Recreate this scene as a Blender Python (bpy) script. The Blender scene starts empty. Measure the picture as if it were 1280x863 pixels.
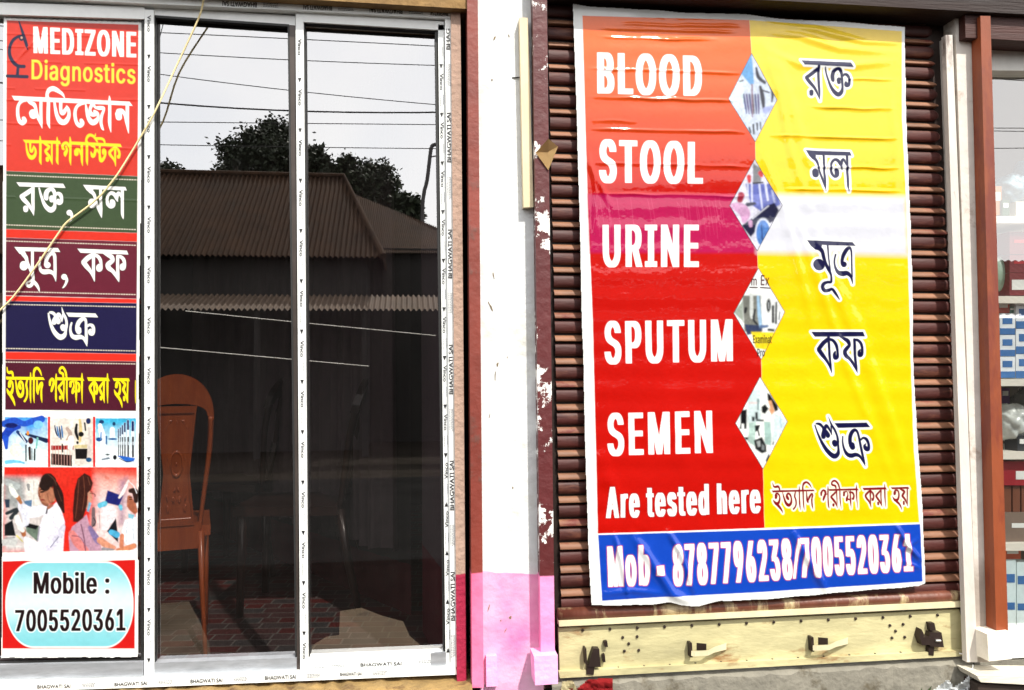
import bpy, bmesh, math, random
import numpy as np
from mathutils import Vector, Matrix

random.seed(7)
rng = np.random.default_rng(11)
scene = bpy.context.scene
C = scene.collection
R = math.radians

# ------------------------------------------------------------------ camera
CAM = Vector((0.0, -2.3, 1.3))
YAW, PITCH, ROLL, FPX = R(7.34), R(1.9), R(-0.42), 1000.0      # FPX: focal length for a 1280 px wide picture
_f0 = Vector((math.sin(YAW), math.cos(YAW), 0))
_r0 = Vector((math.cos(YAW), -math.sin(YAW), 0))
FW = _f0 * math.cos(PITCH) + Vector((0, 0, 1)) * math.sin(PITCH)
_u0 = _r0.cross(FW)
CX = _r0 * math.cos(ROLL) + _u0 * math.sin(ROLL)
CY = -_r0 * math.sin(ROLL) + _u0 * math.cos(ROLL)
cam = bpy.data.cameras.new('camera')
cam.sensor_width = 36.0
cam.lens = FPX / 1280 * 36
cam.clip_start = 0.05
cam.clip_end = 2000
camo = bpy.data.objects.new('camera', cam)
C.objects.link(camo)
m = Matrix((CX, CY, -FW)).transposed().to_4x4()
m.translation = CAM
camo.matrix_world = m
scene.camera = camo

# ------------------------------------------------------------------ light
SUN_EL, SUN_AZ = R(51), R(22)        # azimuth: to the right of straight in front of the facade
SUN_STRENGTH, SUN_ANGLE = 2.2, R(0.8)
SKY_STRENGTH, CLOUD = 0.10, 10.5
EXPOSURE = 1.38
sdir = Vector((math.sin(SUN_AZ) * math.cos(SUN_EL), -math.cos(SUN_AZ) * math.cos(SUN_EL), math.sin(SUN_EL)))
sun = bpy.data.lights.new('sun', 'SUN')
sun.energy = SUN_STRENGTH
sun.angle = SUN_ANGLE
sun.color = (1.0, 0.95, 0.86)
suno = bpy.data.objects.new('sun', sun)
C.objects.link(suno)
suno.rotation_euler = sdir.to_track_quat('Z', 'Y').to_euler()

W = bpy.data.worlds.new('World')
scene.world = W
W.use_nodes = True
nt = W.node_tree
nt.nodes.clear()
wo = nt.nodes.new('ShaderNodeOutputWorld')
bg = nt.nodes.new('ShaderNodeBackground')
bg.inputs['Strength'].default_value = SKY_STRENGTH
sky = nt.nodes.new('ShaderNodeTexSky')
sky.sky_type = 'NISHITA'
sky.sun_disc = False
sky.sun_elevation = SUN_EL
sky.sun_rotation = math.pi - SUN_AZ
tc = nt.nodes.new('ShaderNodeTexCoord')
nz = nt.nodes.new('ShaderNodeTexNoise')
nz.inputs['Scale'].default_value = 2.2
nz.inputs['Detail'].default_value = 6
rp = nt.nodes.new('ShaderNodeValToRGB')
rp.color_ramp.elements[0].position = 0.22
rp.color_ramp.elements[0].color = (.62, .62, .62, 1)
rp.color_ramp.elements[1].position = 0.62
mx = nt.nodes.new('ShaderNodeMix')
mx.data_type = 'RGBA'
mx.inputs[7].default_value = (CLOUD, CLOUD * .985, CLOUD * .97, 1)
L = nt.links.new
L(tc.outputs['Generated'], nz.inputs['Vector'])
L(nz.outputs['Fac'], rp.inputs[0])
L(rp.outputs[0], mx.inputs[0])
L(sky.outputs[0], mx.inputs[6])
L(mx.outputs[2], bg.inputs[0])
L(bg.outputs[0], wo.inputs[0])

vs = scene.view_settings
vs.view_transform = 'Standard'
vs.look = 'None'
vs.exposure = EXPOSURE
vs.gamma = 1
vs.use_curve_mapping = False
scene.cycles.max_bounces = 8
scene.cycles.transparent_max_bounces = 12

# ------------------------------------------------------------------ geometry helpers
YG = 0.07            # plane of the window glass


def P(px, py, y=0.0):
    """the point of the upright plane at depth y seen at photo pixel (px, py)"""
    d = CX * ((px - 640) / FPX) + CY * ((431.5 - py) / FPX) + FW
    return CAM + d * ((y - CAM.y) / d.y)


def Pz(px, py, z):
    d = CX * ((px - 640) / FPX) + CY * ((431.5 - py) / FPX) + FW
    return CAM + d * ((z - CAM.z) / d.z)


def PR(px, py, Y):
    """where a thing standing at depth Y across the street is, when it shows in the glass at pixel (px, py)"""
    p = P(px, py, 2 * YG - Y)
    return Vector((p.x, Y, p.z))


def srgb(r, g, b, k=1.0):
    f = lambda c: ((c / 255) / 12.92 if c / 255 <= .04045 else ((c / 255 + .055) / 1.055) ** 2.4) * k
    return (f(r), f(g), f(b), 1)


def prop(o, label=None, cat=None, group=None, kind=None):
    if label: o['label'] = label
    if cat: o['category'] = cat
    if group: o['group'] = group
    if kind: o['kind'] = kind
    return o


def thing(name, label, cat, loc=(0, 0, 0), group=None):
    o = bpy.data.objects.new(name, None)
    o.empty_display_size = 0.1
    C.objects.link(o)
    o.location = loc
    return prop(o, label, cat, group)


def link(name, me, mat, parent=None, smooth=False):
    o = bpy.data.objects.new(name, me)
    C.objects.link(o)
    if mat: me.materials.append(mat)
    if smooth:
        me.polygons.foreach_set('use_smooth', [True] * len(me.polygons))
    if parent:
        o.parent = parent
        base = Vector((0, 0, 0))
        q = parent
        while q:
            base += q.location
            q = q.parent
        if base.length > 1e-9:
            me.transform(Matrix.Translation(-base))
    return o


def obj(name, bm, mat, parent=None, smooth=False, bevel=0.0):
    if bevel > 0:
        ed = [e for e in bm.edges if len(e.link_faces) == 2 and e.calc_face_angle(0) > 0.6]
        bmesh.ops.bevel(bm, geom=ed, offset=bevel, segments=2, affect='EDGES', clamp_overlap=True)
    bmesh.ops.recalc_face_normals(bm, faces=bm.faces)
    me = bpy.data.meshes.new(name)
    bm.to_mesh(me)
    bm.free()
    return link(name, me, mat, parent, smooth)


def prism(bm, front, depth):
    """polygon of world points pushed back along +y by depth"""
    n = len(front)
    a = [bm.verts.new(p) for p in front]
    b = [bm.verts.new(Vector(p) + Vector((0, depth, 0))) for p in front]
    bm.faces.new(a)
    bm.faces.new(b[::-1])
    for i in range(n):
        j = (i + 1) % n
        bm.faces.new((a[i], b[i], b[j], a[j]))


def quad_px(bm, pts, y, depth):
    prism(bm, [P(px, py, y) for px, py in pts], depth)


def box(bm, lo, hi):
    x0, y0, z0 = lo
    x1, y1, z1 = hi
    prism(bm, [(x0, y0, z0), (x1, y0, z0), (x1, y0, z1), (x0, y0, z1)], y1 - y0)


def tube(bm, pts, r, seg=8, caps=True):
    pts = [Vector(p) for p in pts]
    rs = r if isinstance(r, (list, tuple)) else [r] * len(pts)
    rings = []
    up = Vector((0.013, 0.11, 1)).normalized()
    for i, p in enumerate(pts):
        t = (pts[min(i + 1, len(pts) - 1)] - pts[max(i - 1, 0)]).normalized()
        u = up if abs(t.dot(up)) < .95 else Vector((1, 0.02, 0))
        a = t.cross(u).normalized()
        b = t.cross(a).normalized()
        rings.append([bm.verts.new(p + (a * math.cos(k * 2 * math.pi / seg) + b * math.sin(k * 2 * math.pi / seg)) * rs[i]) for k in range(seg)])
    for i in range(len(rings) - 1):
        for k in range(seg):
            q = (k + 1) % seg
            bm.faces.new((rings[i][k], rings[i][q], rings[i + 1][q], rings[i + 1][k]))
    if caps:
        bm.faces.new(rings[0][::-1])
        bm.faces.new(rings[-1])


def catmull(pts, n=6):
    pts = [np.array(p, float) for p in pts]
    if len(pts) < 3:
        return pts
    out = []
    for i in range(len(pts) - 1):
        p0 = pts[max(i - 1, 0)]; p1 = pts[i]; p2 = pts[i + 1]; p3 = pts[min(i + 2, len(pts) - 1)]
        for k in range(n):
            t = k / n
            q = .5 * ((2 * p1) + (-p0 + p2) * t + (2 * p0 - 5 * p1 + 4 * p2 - p3) * t * t + (-p0 + 3 * p1 - 3 * p2 + p3) * t ** 3)
            out.append(q)
    out.append(pts[-1])
    return out


# ------------------------------------------------------------------ materials
def mat(name, col, rough=.6, metal=0.0, var=.25, scale=9.0, bump=0.0, bscale=60.0, coat=0.0, coat_rough=.1,
        stain=None, stain_scale=3.0, stain_at=.58, stain_w=.05, spec=.5, stretch=(1, 1, 1)):
    """principled paint / plaster / metal with mottling, optional stains or peeling of a second colour and a bump"""
    M = bpy.data.materials.new(name)
    M.use_nodes = True
    t = M.node_tree
    b = t.nodes['Principled BSDF']
    N = t.nodes.new
    lk = t.links.new
    co = N('ShaderNodeTexCoord')
    mp = N('ShaderNodeMapping')
    mp.inputs['Scale'].default_value = stretch
    lk(co.outputs['Object'], mp.inputs['Vector'])
    n = N('ShaderNodeTexNoise')
    n.inputs['Scale'].default_value = scale
    n.inputs['Detail'].default_value = 7
    n.inputs['Roughness'].default_value = .65
    lk(mp.outputs[0], n.inputs['Vector'])
    r = N('ShaderNodeMapRange')
    r.inputs[1].default_value = .3; r.inputs[2].default_value = .7
    r.inputs[3].default_value = 1 - var; r.inputs[4].default_value = 1 + var * .5
    lk(n.outputs['Fac'], r.inputs[0])
    mu = N('ShaderNodeMix'); mu.data_type = 'RGBA'; mu.blend_type = 'MULTIPLY'; mu.inputs[0].default_value = 1
    mu.inputs[6].default_value = col
    lk(r.outputs[0], mu.inputs[7])
    out = mu.outputs[2]
    if stain:
        s = N('ShaderNodeTexNoise'); s.inputs['Scale'].default_value = stain_scale; s.inputs['Detail'].default_value = 9
        s.inputs['Roughness'].default_value = .68
        lk(mp.outputs[0], s.inputs['Vector'])
        q = N('ShaderNodeMapRange'); q.inputs[1].default_value = stain_at - stain_w; q.inputs[2].default_value = stain_at + stain_w
        lk(s.outputs['Fac'], q.inputs[0])
        m2 = N('ShaderNodeMix'); m2.data_type = 'RGBA'
        m2.inputs[7].default_value = stain
        lk(q.outputs[0], m2.inputs[0]); lk(out, m2.inputs[6])
        out = m2.outputs[2]
    lk(out, b.inputs['Base Color'])
    rr = N('ShaderNodeMapRange'); rr.inputs[3].default_value = max(.02, rough - .1); rr.inputs[4].default_value = min(1, rough + .12)
    lk(n.outputs['Fac'], rr.inputs[0]); lk(rr.outputs[0], b.inputs['Roughness'])
    b.inputs['Metallic'].default_value = metal
    b.inputs['Specular IOR Level'].default_value = spec
    b.inputs['Coat Weight'].default_value = coat
    b.inputs['Coat Roughness'].default_value = coat_rough
    if bump:
        n2 = N('ShaderNodeTexNoise'); n2.inputs['Scale'].default_value = bscale; n2.inputs['Detail'].default_value = 8
        lk(mp.outputs[0], n2.inputs['Vector'])
        bp = N('ShaderNodeBump'); bp.inputs['Strength'].default_value = bump; bp.inputs['Distance'].default_value = .01
        lk(n2.outputs['Fac'], bp.inputs['Height']); lk(bp.outputs[0], b.inputs['Normal'])
    M['base'] = 0
    return M


def two_tone(name, upper, lower, z, var=.15, rough=.75, bump=.25, bscale=45, wob=.01, stain=None, stain_at=.63, soft=.002, lower_stain=None, stain_w=.05, stain_scale=5):
    """plaster painted in one colour above height z and another below it"""
    M = mat(name, upper, rough, 0, var, 7, bump, bscale, stain=stain, stain_scale=stain_scale, stain_at=stain_at, stain_w=stain_w)
    t = M.node_tree
    N = t.nodes.new
    lk = t.links.new
    b = t.nodes['Principled BSDF']
    src = b.inputs['Base Color'].links[0].from_socket
    g = N('ShaderNodeNewGeometry')
    sp = N('ShaderNodeSeparateXYZ')
    lk(g.outputs['Position'], sp.inputs[0])
    n = N('ShaderNodeTexNoise'); n.inputs['Scale'].default_value = 12; n.inputs['Detail'].default_value = 6
    lk(g.outputs['Position'], n.inputs['Vector'])
    ma = N('ShaderNodeMath'); ma.operation = 'MULTIPLY_ADD'; ma.inputs[1].default_value = wob * 2; ma.inputs[2].default_value = z - wob
    lk(n.outputs['Fac'], ma.inputs[0])
    su = N('ShaderNodeMath'); su.operation = 'SUBTRACT'
    lk(sp.outputs[2], su.inputs[0]); lk(ma.outputs[0], su.inputs[1])
    mr = N('ShaderNodeMapRange'); mr.inputs[1].default_value = -soft; mr.inputs[2].default_value = soft
    lk(su.outputs[0], mr.inputs[0])
    lo = N('ShaderNodeMix'); lo.data_type = 'RGBA'
    lo.inputs[6].default_value = lower
    lo.inputs[7].default_value = lower_stain or lower
    n3 = N('ShaderNodeTexNoise'); n3.inputs['Scale'].default_value = 6; n3.inputs['Detail'].default_value = 8
    lk(g.outputs['Position'], n3.inputs['Vector'])
    r3 = N('ShaderNodeMapRange'); r3.inputs[1].default_value = .32; r3.inputs[2].default_value = .72
    lk(n3.outputs['Fac'], r3.inputs[0]); lk(r3.outputs[0], lo.inputs[0])
    mi = N('ShaderNodeMix'); mi.data_type = 'RGBA'
    lk(mr.outputs[0], mi.inputs[0]); lk(lo.outputs[2], mi.inputs[6]); lk(src, mi.inputs[7])
    lk(mi.outputs[2], b.inputs['Base Color'])
    return M


def glass(name, refl, tint):
    M = bpy.data.materials.new(name)
    M.use_nodes = True
    t = M.node_tree
    t.nodes.clear()
    o = t.nodes.new('ShaderNodeOutputMaterial')
    g = t.nodes.new('ShaderNodeBsdfGlossy'); g.inputs['Roughness'].default_value = 0.0
    g.inputs['Color'].default_value = (1, .99, .985, 1)
    tr = t.nodes.new('ShaderNodeBsdfTransparent'); tr.inputs['Color'].default_value = (*tint, 1)
    mi = t.nodes.new('ShaderNodeMixShader')
    # faint dust in vertical streaks
    tcn = t.nodes.new('ShaderNodeTexCoord')
    mp = t.nodes.new('ShaderNodeMapping'); mp.inputs['Scale'].default_value = (30, 30, 3)
    n = t.nodes.new('ShaderNodeTexNoise'); n.inputs['Scale'].default_value = 1.0; n.inputs['Detail'].default_value = 8
    r = t.nodes.new('ShaderNodeMapRange'); r.inputs[1].default_value = .3; r.inputs[2].default_value = .8
    r.inputs[3].default_value = 0.0; r.inputs[4].default_value = .005
    df = t.nodes.new('ShaderNodeBsdfDiffuse'); df.inputs['Color'].default_value = (.5, .47, .42, 1)
    m2 = t.nodes.new('ShaderNodeMixShader')
    lk = t.links.new
    lk(tcn.outputs['Object'], mp.inputs[0]); lk(mp.outputs[0], n.inputs['Vector']); lk(n.outputs['Fac'], r.inputs[0])
    mi.inputs[0].default_value = refl
    lk(tr.outputs[0], mi.inputs[1]); lk(g.outputs[0], mi.inputs[2])
    lk(r.outputs[0], m2.inputs[0]); lk(mi.outputs[0], m2.inputs[1]); lk(df.outputs[0], m2.inputs[2])
    lk(m2.outputs[0], o.inputs[0])
    return M


def print_mat(name, coat, coat_rough, rough=.45, weave=.02):
    """flex print: the printed colours are stored on the sheet, the sheet has a gloss of its own"""
    M = bpy.data.materials.new(name)
    M.use_nodes = True
    t = M.node_tree
    b = t.nodes['Principled BSDF']
    lk = t.links.new
    a = t.nodes.new('ShaderNodeAttribute'); a.attribute_name = 'print'
    lk(a.outputs['Color'], b.inputs['Base Color'])
    b.inputs['Roughness'].default_value = rough
    b.inputs['Coat Weight'].default_value = coat
    b.inputs['Coat Roughness'].default_value = coat_rough
    b.inputs['Coat IOR'].default_value = 1.6
    b.inputs['Specular IOR Level'].default_value = .08
    co = t.nodes.new('ShaderNodeTexCoord')
    mp = t.nodes.new('ShaderNodeMapping'); mp.inputs['Scale'].default_value = (1, 1, 1)
    lk(co.outputs['Object'], mp.inputs[0])
    w = t.nodes.new('ShaderNodeTexNoise'); w.inputs['Scale'].default_value = 180; w.inputs['Detail'].default_value = 3
    lk(mp.outputs[0], w.inputs['Vector'])
    bp = t.nodes.new('ShaderNodeBump'); bp.inputs['Strength'].default_value = weave; bp.inputs['Distance'].default_value = .004
    lk(w.outputs['Fac'], bp.inputs['Height'])
    lk(bp.outputs[0], b.inputs['Normal']); lk(bp.outputs[0], b.inputs['Coat Normal'])
    return M


WHITE = srgb(238, 236, 228)
M_film = mat('white protective film', srgb(232, 234, 232), .35, 0, .08, 20)
M_ink = mat('black lettering ink', (.012, .012, .015, 1), .5, 0, .1)
M_ink_grey = mat('grey lettering ink', (.16, .17, .19, 1), .5, 0, .1)
M_alu = mat('mill aluminium', srgb(178, 182, 188), .38, .55, .2, 14, .04, 200, stretch=(1, 1, 6))
M_gasket = mat('black rubber gasket', (.012, .012, .012, 1), .55, 0, .2)
M_alu_dark = mat('bronze aluminium', srgb(74, 66, 62), .4, .4, .2)

# ------------------------------------------------------------------ print painter (colour of the two printed sheets)
class Canvas:
    def __init__(s, x0, y0, x1, y1, step):
        s.step = step
        s.xs = np.arange(x0, x1 + step * .5, step)
        s.ys = np.arange(y0, y1 + step * .5, step)
        s.col = np.ones((len(s.ys), len(s.xs), 3), np.float32) * .8

    def window(s, x0, y0, x1, y1):
        i0 = max(0, np.searchsorted(s.xs, x0)); i1 = min(len(s.xs), np.searchsorted(s.xs, x1))
        j0 = max(0, np.searchsorted(s.ys, y0)); j1 = min(len(s.ys), np.searchsorted(s.ys, y1))
        return i0, i1, j0, j1

    def paint(s, shape, colour, grow=0.0, soft=None, alpha=1.0):
        """shape: (bbox, function giving the signed distance)"""
        bb, fn = shape
        soft = soft or s.step * .75
        pad = grow + soft * 2 + 1
        i0, i1, j0, j1 = s.window(bb[0] - pad, bb[1] - pad, bb[2] + pad, bb[3] + pad)
        if i1 <= i0 or j1 <= j0: return
        X, Y = np.meshgrid(s.xs[i0:i1], s.ys[j0:j1])
        d = fn(X.ravel(), Y.ravel()).reshape(X.shape) - grow
        a = np.clip(.5 - d / (2 * soft), 0, 1)[..., None] * alpha
        c = colour(X, Y) if callable(colour) else np.array(srgb(*colour)[:3]) * .82
        s.col[j0:j1, i0:i1] = s.col[j0:j1, i0:i1] * (1 - a) + c * a


def seg_poly_sdf(E):
    """signed distance to the even-odd region bounded by segments E (M,2,2)"""
    E = np.asarray(E, float)
    bb = (E[..., 0].min(), E[..., 1].min(), E[..., 0].max(), E[..., 1].max())

    def fn(x, y):
        out = np.empty(len(x))
        ch = max(1, 3000000 // max(1, len(E)))
        ax, ay, bx, by = E[:, 0, 0], E[:, 0, 1], E[:, 1, 0], E[:, 1, 1]
        dx, dy = bx - ax, by - ay
        ll = dx * dx + dy * dy + 1e-12
        for k in range(0, len(x), ch):
            xx = x[k:k + ch, None]; yy = y[k:k + ch, None]
            t = np.clip(((xx - ax) * dx + (yy - ay) * dy) / ll, 0, 1)
            d = np.sqrt(((xx - ax - t * dx) ** 2 + (yy - ay - t * dy) ** 2).min(1))
            cr = ((ay > yy) != (by > yy)) & (xx < dx * (yy - ay) / (np.where(dy == 0, 1e-9, dy)) + ax)
            out[k:k + ch] = np.where(cr.sum(1) % 2 == 1, -d, d)
        return out
    return bb, fn


def poly(*pts):
    p = np.array(pts, float)
    return seg_poly_sdf(np.stack([p, np.roll(p, -1, 0)], 1))


def stroke(pts):
    """line of round dabs (x, y, width), width changing along it"""
    q = np.array(catmull(pts, 5)) if len(pts) > 1 else np.array([pts[0], pts[0]], float)
    r = np.maximum(q[:, 2], .05) / 2
    bb = ((q[:, 0] - r).min(), (q[:, 1] - r).min(), (q[:, 0] + r).max(), (q[:, 1] + r).max())
    a, b = q[:-1], q[1:]

    def fn(x, y):
        out = np.full(len(x), 1e9)
        for A, B in zip(a, b):
            dx, dy = B[0] - A[0], B[1] - A[1]
            t = np.clip(((x - A[0]) * dx + (y - A[1]) * dy) / (dx * dx + dy * dy + 1e-9), 0, 1)
            d = np.hypot(x - A[0] - t * dx, y - A[1] - t * dy) - (A[2] + t * (B[2] - A[2])) / 2
            np.minimum(out, d, out)
        return out
    return bb, fn


def union(shapes):
    bbs = np.array([s[0] for s in shapes])
    bb = (bbs[:, 0].min(), bbs[:, 1].min(), bbs[:, 2].max(), bbs[:, 3].max())

    def fn(x, y):
        out = np.full(len(x), 1e9)
        for b, f in shapes:
            k = (x > b[0] - 12) & (x < b[2] + 12) & (y > b[1] - 12) & (y < b[3] + 12)
            if k.any():
                out[k] = np.minimum(out[k], f(x[k], y[k]))
        return out
    return bb, fn


def ellipse(cx, cy, rx, ry):
    return (cx - rx, cy - ry, cx + rx, cy + ry), lambda x, y: (np.hypot((x - cx) / rx, (y - cy) / ry) - 1) * min(rx, ry)


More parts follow.
